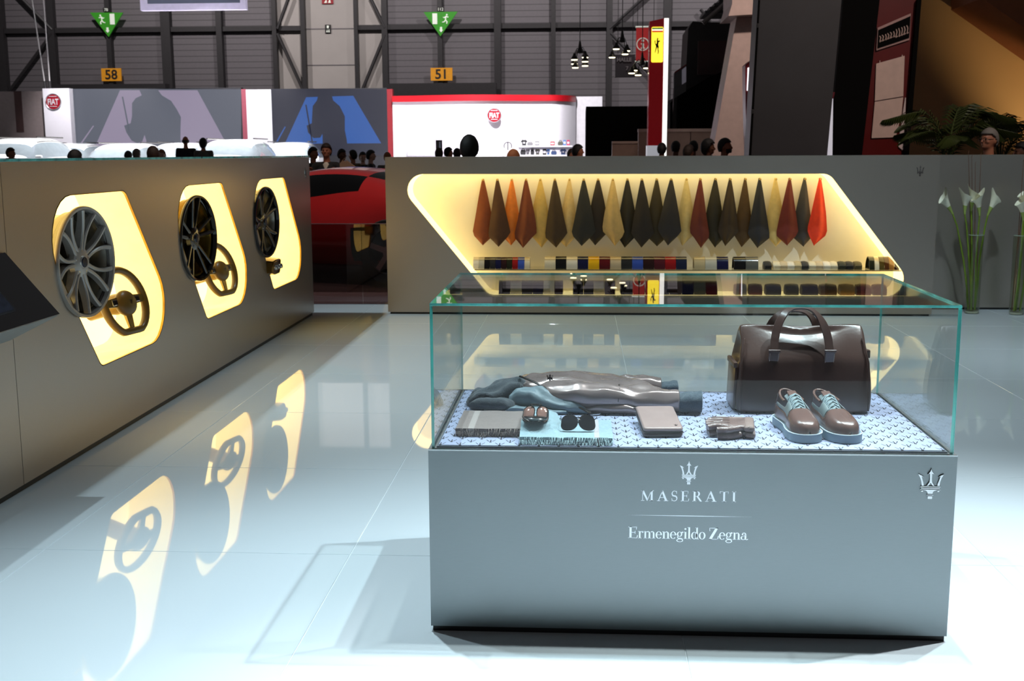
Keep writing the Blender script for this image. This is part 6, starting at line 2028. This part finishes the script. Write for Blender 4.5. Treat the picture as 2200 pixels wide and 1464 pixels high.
def vase(label, x, y):
    t = thing('glass_vase', label, 'vase', (x, y, 0.001), 0, 'tall glass vases')
    R, H = 0.066, 0.74
    MB().lathe([(0.0, 0.0), (R * 0.9, 0.0), (R, 0.015), (R * 0.98, 0.3), (R * 1.05, H), (R * 1.0, H), (R * 0.93, 0.3), (R * 0.93, 0.03), (0.0, 0.03)], 32).build('glass', M_VASE, t, smooth=40)
    MB().lathe([(R * 1.0, H), (R * 1.06, H + 0.002), (R * 1.06, H - 0.004), (R * 1.0, H - 0.004)], 32).build('rim', mat('vase_rim', (170, 184, 170), rough=0.1, coat=1), t, smooth=40)
    MB().lathe([(0, 0.004), (R * 0.88, 0.004), (R * 0.9, 0.022), (0, 0.024)], 24).build('thick_base', mat('vase_base', (190, 190, 170), rough=0.1, coat=1), t, smooth=40)
    return t


def lily(label, x, y, base, tip, ztop, turn):
    t = thing('calla_lily', label, 'flower', (x + base[0], y + base[1], 0.035), 0, 'calla lilies in the tall vases')
    p0 = Vector((x + base[0], y + base[1], 0.035))
    p1 = Vector((x + tip[0] * 0.45, y + tip[1] * 0.45, 0.5))
    p2 = Vector((x + tip[0] * 0.8, y + tip[1] * 0.8, ztop - 0.26))
    p3 = Vector((x + tip[0], y + tip[1], ztop - 0.15))
    MB().tube([p0, (p0 + p1) / 2 + Vector((0.006, 0, 0)), p1, p2, p3], [0.010, 0.0095, 0.009, 0.008, 0.008], 8).build('stem', M_STEM, t, world=True, smooth=60)
    d = (p3 - p2).normalized()
    d = (d + Vector((math.cos(turn), -0.2, 0)) * 0.18).normalized()
    s = d.cross(Vector((0, 1, 0))).normalized()
    w = s.cross(d)
    rings, gr = [], []
    for k in range(8):
        q = k / 7
        r = 0.010 + 0.036 * q ** 1.5
        ring = []
        for j in range(16):
            a = 2 * PI * j / 16
            lip = 0.05 * q ** 3 * max(0, math.cos(a - turn)) ** 2
            flare = 1 + 0.35 * q ** 4
            ring.append(p3 + d * (0.19 * q + lip * 1.3 - 0.04 * q ** 3 * max(0, -math.cos(a - turn))) + (s * math.cos(a) + w * math.sin(a)) * r * flare)
        rings.append(ring)
    MB().loft(rings[:4], True, False).build('throat', M_PETALG, t, world=True, smooth=80)
    MB().loft(rings[3:], False, False).build('petal', M_PETAL, t, world=True, smooth=80)
    MB().tube([p3 + d * 0.03, p3 + d * 0.11], [0.006, 0.004], 6).build('spadix', mat('lily_spadix', (220, 180, 60), rough=0.6), t, world=True, smooth=60)


vx, vy = 3.70, 10.93
vase('tall glass vase holding five lilies', vx, vy)
def lx(u, v=450):
    return at(u, v, vy).x - vx
for lab, b, u, zt_, tu in (('calla lily leaning outward, lowest nearest the show case', (-0.03, 0.01), 2048, 1.085, PI), ('calla lily with wide mouth, second from the show case', (-0.015, -0.03), 2071, 1.085, 0.0), ('calla lily standing tallest in the nearer vase', (0.0, 0.02), 2088, 1.11, 0.3), ('calla lily opening broad white in the nearer vase', (0.02, -0.02), 2104, 1.07, PI), ('slender half-closed calla lily leaning over the nearer vase rim', (0.03, 0.015), 2124, 1.07, 0.0)):
    lily(lab, vx, vy, b, (lx(u), b[1]), zt_, tu)
for lab, b, u, zt_ in (('thin brown twig, first in the nearer vase', (-0.01, 0.03), 2080, 1.5), ('thin brown twig, second in the nearer vase', (0.0, 0.035), 2088, 1.46), ('thin brown twig, third in the nearer vase', (0.012, 0.03), 2096, 1.4), ('thin brown twig, fourth in the nearer vase', (0.035, 0.02), 2106, 1.48)):
    t = thing('twig', lab, 'twig', (vx + b[0], vy + b[1], 0.035), 0, 'thin twigs in the tall vases')
    q = Vector((vx + lx(u, 380), vy + b[1], zt_))
    MB().tube([(vx + b[0], vy + b[1], 0.035), (vx + b[0] * 0.5 + lx(u) * 0.4, vy + b[1], 0.7), q], [0.005, 0.004, 0.002], 6).build('stalk', M_TWIG, t, world=True, smooth=60)
    MB().tube([q, q + Vector((0.004, 0, 0.02))], [0.003, 0.001], 5).build('bud', M_TWIG, t, world=True, smooth=60)
v2x, v2y = 4.085, 10.86
vase('tall glass vase holding three lilies at the end of the counter', v2x, v2y)
for lab, b, dx, zt_, tu in (('calla lily with broad white mouth in the farther vase', (-0.03, -0.02), 0.0, 1.03, PI), ('calla lily held highest in the farther vase', (0.0, 0.02), 0.03, 1.1, PI), ('calla lily bending away in the farther vase', (0.03, -0.01), 0.13, 1.06, 0.0)):
    lily(lab, v2x, v2y, b, (dx, b[1]), zt_, tu)
for lab, b, dx, zt_ in (('thin brown twig, first in the farther vase', (-0.035, 0.02), -0.02, 1.42), ('thin brown twig, second in the farther vase', (-0.01, 0.035), 0.02, 1.46)):
    t = thing('twig', lab, 'twig', (v2x + b[0], v2y + b[1], 0.035), 0, 'thin twigs in the tall vases')
    q = Vector((v2x + dx, v2y + b[1], zt_))
    MB().tube([(v2x + b[0], v2y + b[1], 0.035), (v2x + b[0] * 0.6, v2y + b[1], 0.7), q], [0.005, 0.004, 0.002], 6).build('stalk', M_TWIG, t, world=True, smooth=60)
    MB().tube([q, q + Vector((0.004, 0, 0.02))], [0.003, 0.001], 5).build('bud', M_TWIG, t, world=True, smooth=60)

# ================================================================ palms
M_FROND = mat('palm_leaf', (58, 70, 26), rough=0.5, vary=0.2, scale=6)
M_POT = mat('palm_pot', (60, 54, 50), rough=0.6)


def palm(label, u, Y, ztop, n, seed, spread):
    p = at(u, 330, Y)
    r = random.Random(seed)
    t = thing('potted_palm', label, 'plant', (p.x, Y, 0.0), 0, 'potted palms')
    MB().lathe([(0, 0), (0.16, 0), (0.2, 0.4), (0.21, 0.42), (0.18, 0.42), (0.17, 0.36), (0, 0.36)], 24).build('pot', M_POT, t, smooth=40)
    for k in range(n):
        a = 2 * PI * k / n + r.uniform(-0.3, 0.3)
        L = spread * r.uniform(0.8, 1.1)
        z1 = ztop * r.uniform(0.82, 1.0)
        pts = []
        for j in range(13):
            q = j / 12
            rad = L * (0.12 * q + 0.88 * max(0, q - 0.35) ** 1.3 / 0.65 ** 1.3)
            z = 0.36 + (z1 - 0.36) * math.sin(min(1, q / 0.72) * PI / 2) - 0.55 * L * max(0, q - 0.62) ** 1.4
            pts.append(Vector((rad * math.cos(a), rad * math.sin(a), z)))
        fr = MB()
        fr.tube(pts, [0.012 - 0.009 * j / 12 for j in range(13)], 5)
        side = Vector((-math.sin(a), math.cos(a), 0))
        for j in range(26):
            q = 0.42 + 0.57 * j / 25
            i0 = min(11, int(q * 12))
            f = q * 12 - i0
            c = pts[i0].lerp(pts[i0 + 1], f)
            tn = (pts[i0 + 1] - pts[i0]).normalized()
            ll = 0.34 * math.sin(PI * (0.15 + 0.8 * (q - 0.42) / 0.58)) ** 0.7
            for s in (-1, 1):
                d = (side * s * 0.8 + tn * 0.7 + Vector((0, 0, -0.15))).normalized()
                e = c + d * ll + Vector((0, 0, -0.25 * ll))
                m_ = c + d * ll * 0.5 + Vector((0, 0, 0.01))
                wv = tn * 0.011
                fr.add([c - wv * 0.5, c + wv * 0.5, m_ + wv, e, m_ - wv], [(0, 1, 2, 3, 4)])
        fr.build('frond', M_FROND, t, fix=False)
    return t


palm('dark potted palm with arching fronds before the brown wall', 2035, 14.6, 2.1, 11, 5, 0.75)
palm('potted palm with lit fronds behind the grey-haired man', 2150, 16.4, 2.1, 11, 9, 0.85)

# ================================================================ people
def capsule(mb, p, q, r0, r1, n=12):
    p, q = Vector(p), Vector(q)
    mb.tube([p, q], [r0, r1], n)
    mb.sphere(p, r0, n, 8)
    mb.sphere(q, r1, n, 8)


def figure_mesh(pose):
    """one continuous body, faces -y, 1.75 m tall; material slots 0 skin, 1 top, 2 trousers, 3 shoes, 4 shirt"""
    S = []          # (p, q, r0, r1, slot)
    E_ = []         # ellipsoids (c, r, slot)
    for s in (-1, 1):
        S.append(((s * 0.09, 0, 0.92), (s * 0.1, -0.01, 0.5), 0.092, 0.064, 2))
        S.append(((s * 0.1, -0.01, 0.5), (s * 0.105, 0.03, 0.09), 0.064, 0.046, 2))
        E_.append(((s * 0.11, -0.045, 0.042), (0.045, 0.13, 0.042), 3))
        if pose == 'stand':
            sh_, el, wr_ = (s * 0.195, 0, 1.405), (s * 0.245, 0.03, 1.13), (s * 0.235, -0.06, 0.89)
        elif pose == 'hold':
            sh_, el, wr_ = (s * 0.195, 0, 1.405), (s * 0.23, -0.03, 1.14), (s * 0.1, -0.26, 1.22)
        else:
            sh_, el, wr_ = (s * 0.2, -0.08, 1.38), (s * 0.29, -0.12, 1.16), (s * 0.22, -0.34, 1.30)
        S.append((sh_, el, 0.062, 0.048, 1))
        S.append((el, wr_, 0.048, 0.034, 1))
        d = (Vector(wr_) - Vector(el)).normalized()
        c = Vector(wr_) + d * 0.055
        E_.append((tuple(c), (0.036, 0.036, 0.042), 0))
        sid = d.cross(Vector((0, 1, 0.3))).normalized()
        for f in range(4):
            b = c + d * 0.03 + sid * (0.024 - 0.016 * f)
            e = b + d * (0.055 - 0.006 * abs(f - 1)) + Vector((0, -0.012, 0))
            S.append((tuple(b), tuple(e), 0.0095, 0.008, 0))
        S.append((tuple(c - sid * s * 0.02), tuple(c + d * 0.04 + Vector((-s * 0.035, -0.01, 0))), 0.011, 0.009, 0))
    E_.append(((0, 0, 0.96), (0.165, 0.118, 0.14), 2))
    lean = -0.07 if pose == 'lean' else 0.0
    E_.append(((0, lean * 0.4, 1.12), (0.155, 0.118, 0.2), 1))
    E_.append(((0, lean, 1.28), (0.18, 0.122, 0.19), 1))
    S.append(((-0.165, lean, 1.395), (0.165, lean, 1.395), 0.068, 0.068, 1))
    S.append(((0, lean + 0.01, 1.40), (0, lean * 1.1 - 0.005, 1.56), 0.062, 0.054, 0))
    S.append(((0, lean - 0.055, 1.40), (0, lean - 0.075, 1.32), 0.055, 0.045, 4))
    hy = lean * 1.2
    E_.append(((0, hy - 0.005, 1.645), (0.077, 0.096, 0.112), 0))
    E_.append(((0, hy - 0.035, 1.585), (0.058, 0.066, 0.058), 0))
    E_.append(((0, hy - 0.088, 1.563), (0.022, 0.018, 0.016), 0))          # chin
    S.append(((0, hy - 0.096, 1.655), (0, hy - 0.118, 1.622), 0.009, 0.015, 0))   # nose
    E_.append(((0, hy - 0.092, 1.672), (0.05, 0.014, 0.011), 0))           # brow
    E_.append(((0, hy - 0.096, 1.592), (0.026, 0.012, 0.009), 0))          # mouth
    for s in (-1, 1):
        E_.append(((s * 0.079, hy + 0.008, 1.632), (0.011, 0.024, 0.034), 0))
        E_.append(((s * 0.043, hy - 0.075, 1.62), (0.022, 0.02, 0.018), 0))   # cheek
    mb = MB()
    for p, q, a, b, _ in S:
        capsule(mb, p, q, a, b)
    for c, r_, _ in E_:
        mb.sphere(c, r_, 18, 12)
    me = mb.mesh('body')
    ob = bpy.data.objects.new('tmp', me)
    COL.objects.link(ob)
    rm = ob.modifiers.new('r', 'REMESH')
    rm.mode = 'VOXEL'
    rm.voxel_size = 0.0115
    sm = ob.modifiers.new('s', 'SMOOTH')
    sm.factor = 0.5
    sm.iterations = 3
    dg = bpy.context.evaluated_depsgraph_get()
    ev = bpy.data.meshes.new_from_object(ob.evaluated_get(dg))
    bpy.data.objects.remove(ob)
    nf = len(ev.polygons)
    cen = np.empty(nf * 3)
    ev.polygons.foreach_get('center', cen)
    cen = cen.reshape(-1, 3)
    best = np.full(nf, 1e9)
    slot = np.zeros(nf, dtype=int)
    for p, q, a, b, sl_ in S:
        p, q = np.array(p), np.array(q)
        d = q - p
        t = np.clip(((cen - p) @ d) / (d @ d), 0, 1)
        ds = np.linalg.norm(cen - (p + t[:, None] * d), axis=1) - (a + (b - a) * t)
        m_ = ds < best
        best[m_] = ds[m_]
        slot[m_] = sl_
    for c, r_, sl_ in E_:
        r_ = np.array(r_)
        k = np.linalg.norm((cen - np.array(c)) / r_, axis=1)
        ds = (k - 1) * r_.min()
        m_ = ds < best
        best[m_] = ds[m_]
        slot[m_] = sl_
    slot[(cen[:, 2] > 1.5)] = 0
    slot[(cen[:, 2] < 0.96) & (slot == 1) & (np.abs(cen[:, 0]) < 0.17)] = 1
    slot[(slot == 2) & (cen[:, 2] > 0.9)] = 1
    ev.materials.clear()
    for nm in range(5):
        ev.materials.append(None)
    ev.polygons.foreach_set('material_index', slot.tolist())
    ev.polygons.foreach_set('use_smooth', [True] * nf)
    ev.name = 'body'
    return ev


FIG = {p: figure_mesh(p) for p in ('stand', 'hold', 'lean')}


def hair_mesh(style, hy):
    mb = MB()
    c = Vector((0, hy - 0.003, 1.648))
    nu, nv = 36, 26
    keep, idx = {}, {}
    vs = []
    big = {'short': 1.075, 'curly': 1.22, 'fringe': 1.045, 'long': 1.1, 'thick': 1.17}[style]
    grid = []
    for i in range(nv + 1):
        th = PI * i / nv
        rowp = []
        for j in range(nu):
            a = 2 * PI * j / nu
            d = Vector((math.sin(th) * math.sin(a), -math.sin(th) * math.cos(a), math.cos(th)))   # a = 0 faces -y
            k = big
            if style == 'curly':
                k += 0.07 * mnoise.noise(d * 7) + 0.04 * mnoise.noise(d * 15)
            elif style == 'thick':
                k += 0.03 * mnoise.noise(d * 5) + (0.06 * max(0, d.z))
            else:
                k += 0.015 * mnoise.noise(d * 9)
            rowp.append((Vector((c.x + d.x * 0.077 * k * 1.02, c.y + d.y * 0.096 * k, c.z + d.z * 0.112 * k)), d))
        grid.append(rowp)
    def hairy(d):
        front = -d.y
        if style == 'fringe':
            return -0.42 < d.z < 0.12 and front < 0.25
        lim = 0.48 if front > 0.35 else (0.48 - (0.35 - front) * 1.1 if front > -0.35 else -0.62)
        if style in ('curly', 'long', 'thick') and front < 0.3:
            lim -= 0.25
        return d.z > lim
    for i in range(nv):
        for j in range(nu):
            k = (j + 1) % nu
            q = [grid[i][j], grid[i][k], grid[i + 1][k], grid[i + 1][j]]
            dm = sum((x[1] for x in q), Vector()) / 4
            if hairy(dm):
                mb.add([x[0] for x in q], [(0, 1, 2, 3)])
    me = mb.mesh('hair', fix=False)
    bm = bmesh.new()
    bm.from_mesh(me)
    bmesh.ops.remove_doubles(bm, verts=bm.verts, dist=0.0005)
    ext = bmesh.ops.solidify(bm, geom=list(bm.faces), thickness=0.012)
    bmesh.ops.recalc_face_normals(bm, faces=bm.faces)
    bm.to_mesh(me)
    bm.free()
    me.polygons.foreach_set('use_smooth', [True] * len(me.polygons))
    return me


HAIR = {}
SK = {'a': mat('skin_warm', (176, 112, 84), rough=0.5), 'b': mat('skin_brown', (120, 76, 56), rough=0.5), 'c': mat('skin_pale', (206, 160, 140), rough=0.5)}
HC = {'black': mat('hair_black', (16, 13, 12), rough=0.55, bump=0.4, bscale=200), 'brown': mat('hair_brown', (46, 30, 20), rough=0.6, bump=0.4, bscale=200), 'grey': mat('hair_grey', (120, 112, 106), rough=0.6, bump=0.4, bscale=200), 'blond': mat('hair_blond', (150, 90, 44), rough=0.6, bump=0.4, bscale=200)}
CL = {'black': mat('cloth_black', (18, 17, 19), rough=0.8), 'navy': mat('cloth_navy', (30, 32, 46), rough=0.8), 'grey': mat('cloth_grey', (104, 98, 94), rough=0.8), 'light': mat('cloth_light', (170, 174, 184), rough=0.8), 'red': mat('cloth_darkred', (70, 20, 26), rough=0.8), 'olive': mat('cloth_olive', (66, 64, 48), rough=0.8), 'white': mat('cloth_white', (214, 212, 210), rough=0.8)}
M_SHOEB = mat('shoe_black', (16, 15, 15), rough=0.4)
M_EYE = mat('eye_dark', (20, 14, 12), rough=0.2)
HY_ = {'stand': 0.0, 'hold': 0.0, 'lean': -0.084}


def person(label, u, v, Y, face, pose, style, hc, top, sk, shirt=None, glasses=False, beard=False):
    p = at(u, v, Y)
    H = p.z
    t = thing('person', label, 'person', (p.x, Y, 0.0), math.radians(face), 'visitors at the fair')
    s = H / (1.765 if style in ('short', 'fringe') else 1.79)
    stage = 0.0
    if Y > 25.0 and p.x < -1:
        stage = 0.352
        s = (H - stage) / 1.77
    t.location.z = stage
    t.scale = (s, s, s)
    b = bpy.data.objects.new('body', FIG[pose])
    COL.objects.link(b)
    b.parent = t
    for k, m_ in enumerate((SK[sk], CL[top], CL['black'] if top != 'black' else CL['navy'], M_SHOEB, CL[shirt or top])):
        b.material_slots[k].link = 'OBJECT'
        b.material_slots[k].material = m_
    hy = HY_[pose]
    if (style, hy) not in HAIR:
        HAIR[(style, hy)] = hair_mesh(style, hy)
        HAIR[(style, hy)].materials.append(None)
    h = bpy.data.objects.new('hair', HAIR[(style, hy)])
    COL.objects.link(h)
    h.parent = t
    h.material_slots[0].link = 'OBJECT'
    h.material_slots[0].material = HC[hc]
    if abs(((face + 180) % 360) - 180) < 120:
        for sx_ in (-1, 1):
            MB().sphere((sx_ * 0.031, hy - 0.093, 1.652), (0.011, 0.006, 0.007), 10, 6).build('eye', M_EYE, t, smooth=80)
    if glasses:
        for sx_ in (-1, 1):
            MB().lathe([(0.022, 0), (0.025, -0.003), (0.022, -0.006), (0.019, -0.003), (0.022, 0)], 16, c=(sx_ * 0.033, hy - 0.108, 1.648), axis='y').build('spectacle_rim', M_INK, t, smooth=60)
            MB().tube([(sx_ * 0.056, hy - 0.105, 1.65), (sx_ * 0.083, hy + 0.01, 1.65)], 0.003, 5).build('spectacle_arm', M_INK, t)
    if beard:
        bb = MB()
        rings = []
        for k in range(6):
            q = k / 5
            z = 1.605 - 0.055 * q
            ring = []
            for j in range(13):
                a = PI * (j / 12)
                ring.append((0.066 * math.cos(a) * (1 - 0.35 * q * q), hy - 0.035 - 0.072 * math.sin(a) * (1 - 0.1 * q), z))
            rings.append(ring)
        o = bb.loft(rings, closed=False).build('beard', HC['black'], t, smooth=80)
        sd = o.modifiers.new('s', 'SOLIDIFY')
        sd.thickness = 0.01
    return t


person('person in a pale top with dark hair, by the end white car', 22, 318, 24, 80, 'stand', 'short', 'brown', 'light', 'a')
person('dark-haired person, only the crown of the head above the counter', 160, 323, 13.2, 170, 'stand', 'short', 'black', 'navy', 'b')
person('small dark-haired person in black before the second white car', 275, 325, 24.2, 185, 'stand', 'short', 'black', 'black', 'a')
person('grey-haired person in a pale shirt before the white cars', 293, 320, 24.6, 175, 'stand', 'short', 'grey', 'light', 'c')
person('brown-haired person in navy below the dark screen figure', 328, 315, 16, 200, 'stand', 'short', 'brown', 'navy', 'a')
person('small fair person between the brown-haired head and the bald man', 347, 322, 24.3, 10, 'stand', 'short', 'blond', 'white', 'c')
person('bald man in a black suit seen from behind', 398, 292, 26.0, 205, 'stand', 'fringe', 'brown', 'black', 'a', shirt='white')
person('person with thick curly black hair and a grey top, hand raised', 436, 298, 25.6, 190, 'hold', 'curly', 'black', 'grey', 'a')
person('dark-haired man in black looking sideways at the counter end', 672, 317, 21, 70, 'stand', 'short', 'black', 'black', 'a')
person('man in black jersey over white collar leaning over the red car', 703, 309, 18.5, 0, 'lean', 'short', 'brown', 'black', 'a', shirt='white')
person('person in black with back turned, first of the group past the red car', 734, 321, 23.2, 60, 'stand', 'short', 'black', 'black', 'b')
person('person in an olive coat past the red car', 758, 323, 24.0, 240, 'stand', 'short', 'black', 'olive', 'a')
person('person with pale face and black coat past the red car', 779, 327, 24.6, 20, 'stand', 'short', 'black', 'black', 'c')
person('tall person in black coat turning away by the white wall', 796, 323, 23.6, 100, 'stand', 'short', 'black', 'black', 'c')
person('fair person at the foot of the dark red strip', 832, 328, 24.4, 180, 'stand', 'short', 'blond', 'grey', 'a')
person('person in brown at the white wall, nearest the doorway', 943, 319, 23.4, 180, 'stand', 'short', 'brown', 'red', 'b')
person('person in olive at the white wall, looking down', 963, 317, 24.6, 120, 'stand', 'short', 'black', 'olive', 'a')
person('person in grey at the white wall beside the big dark head', 982, 319, 24.0, 180, 'stand', 'short', 'black', 'grey', 'a')
person('person with thick black hair seen from behind, largest head above the counter', 1008, 290, 11.75, 180, 'stand', 'thick', 'black', 'black', 'b')
person('person with reddish fair hair below the goods shelves', 1103, 321, 15, 180, 'stand', 'thick', 'blond', 'red', 'a')
person('dark-haired man in black bending his head at the shelf end', 1241, 311, 20, 110, 'stand', 'short', 'black', 'black', 'a')
person('person in dark blue beside the man at the shelf end', 1229, 320, 22, 60, 'stand', 'short', 'brown', 'navy', 'a')
person('dark silhouette standing at the foot of the totem', 1422, 308, 22.5, 170, 'stand', 'short', 'black', 'black', 'b')
person('dark-haired person in navy between totem and joined panels', 1452, 304, 23.0, 150, 'stand', 'short', 'black', 'navy', 'b')
person('crouched dark-haired person in olive, shortest of the group by the column', 1480, 311, 21.6, 120, 'stand', 'curly', 'brown', 'olive', 'a')
person('person with short black hair behind the olive one', 1490, 303, 23.2, 190, 'stand', 'short', 'black', 'black', 'b')
person('tall person in black nearest the slanted column', 1521, 298, 18.4, 90, 'stand', 'thick', 'black', 'black', 'b')
person('bearded man in profile before the slanted column', 1557, 298, 17.6, 75, 'stand', 'short', 'black', 'red', 'a', beard=True)
person('grey-haired man with spectacles among the palms', 2127, 277, 13.3, -60, 'stand', 'short', 'grey', 'red', 'a', glasses=True)
person('dark-haired person half out of view beside the palms', 2199, 306, 13.6, -90, 'stand', 'short', 'black', 'red', 'b')

# folded paper bag held over the red car
p = at(742, 354, 18.0)
pb_ = thing('paper_bag', 'tan paper bag held over the red car roof', 'bag', p)
MB().prism([(-0.09, -0.1), (0.02, -0.1), (0.22, -0.08), (0.04, 0.05), (-0.05, 0.06), (-0.09, 0.02)], p, UX, UZ, (0, 0.06, 0)).build('bag_body', mat('kraft_paper', (150, 120, 96), rough=0.8), pb_, world=True)
MB().tube([p + Vector((-0.06, 0.03, 0.05)), p + Vector((-0.02, 0.03, 0.1)), p + Vector((0.03, 0.03, 0.05))], 0.006, 5).build('handle', mat('kraft_paper', (150, 120, 96)), pb_, world=True)
# upright black case by the white wall
A, B = at(936, 301, 33), at(949, 334, 33)
bk_ = thing('display_column', 'black upright display column before the white wall', 'column', ((A.x + B.x) / 2, 33, 0.352))
MB().box2((A.x, 33, 0.352), (B.x, 33.2, A.z)).build('case', M_BLK, bk_, world=True)
MB().box2((A.x + 0.1, 32.985, 1.2), (B.x - 0.02, 32.999, A.z - 0.05)).build('screen', mat('column_screen', (60, 62, 70), rough=0.2), bk_, world=True)
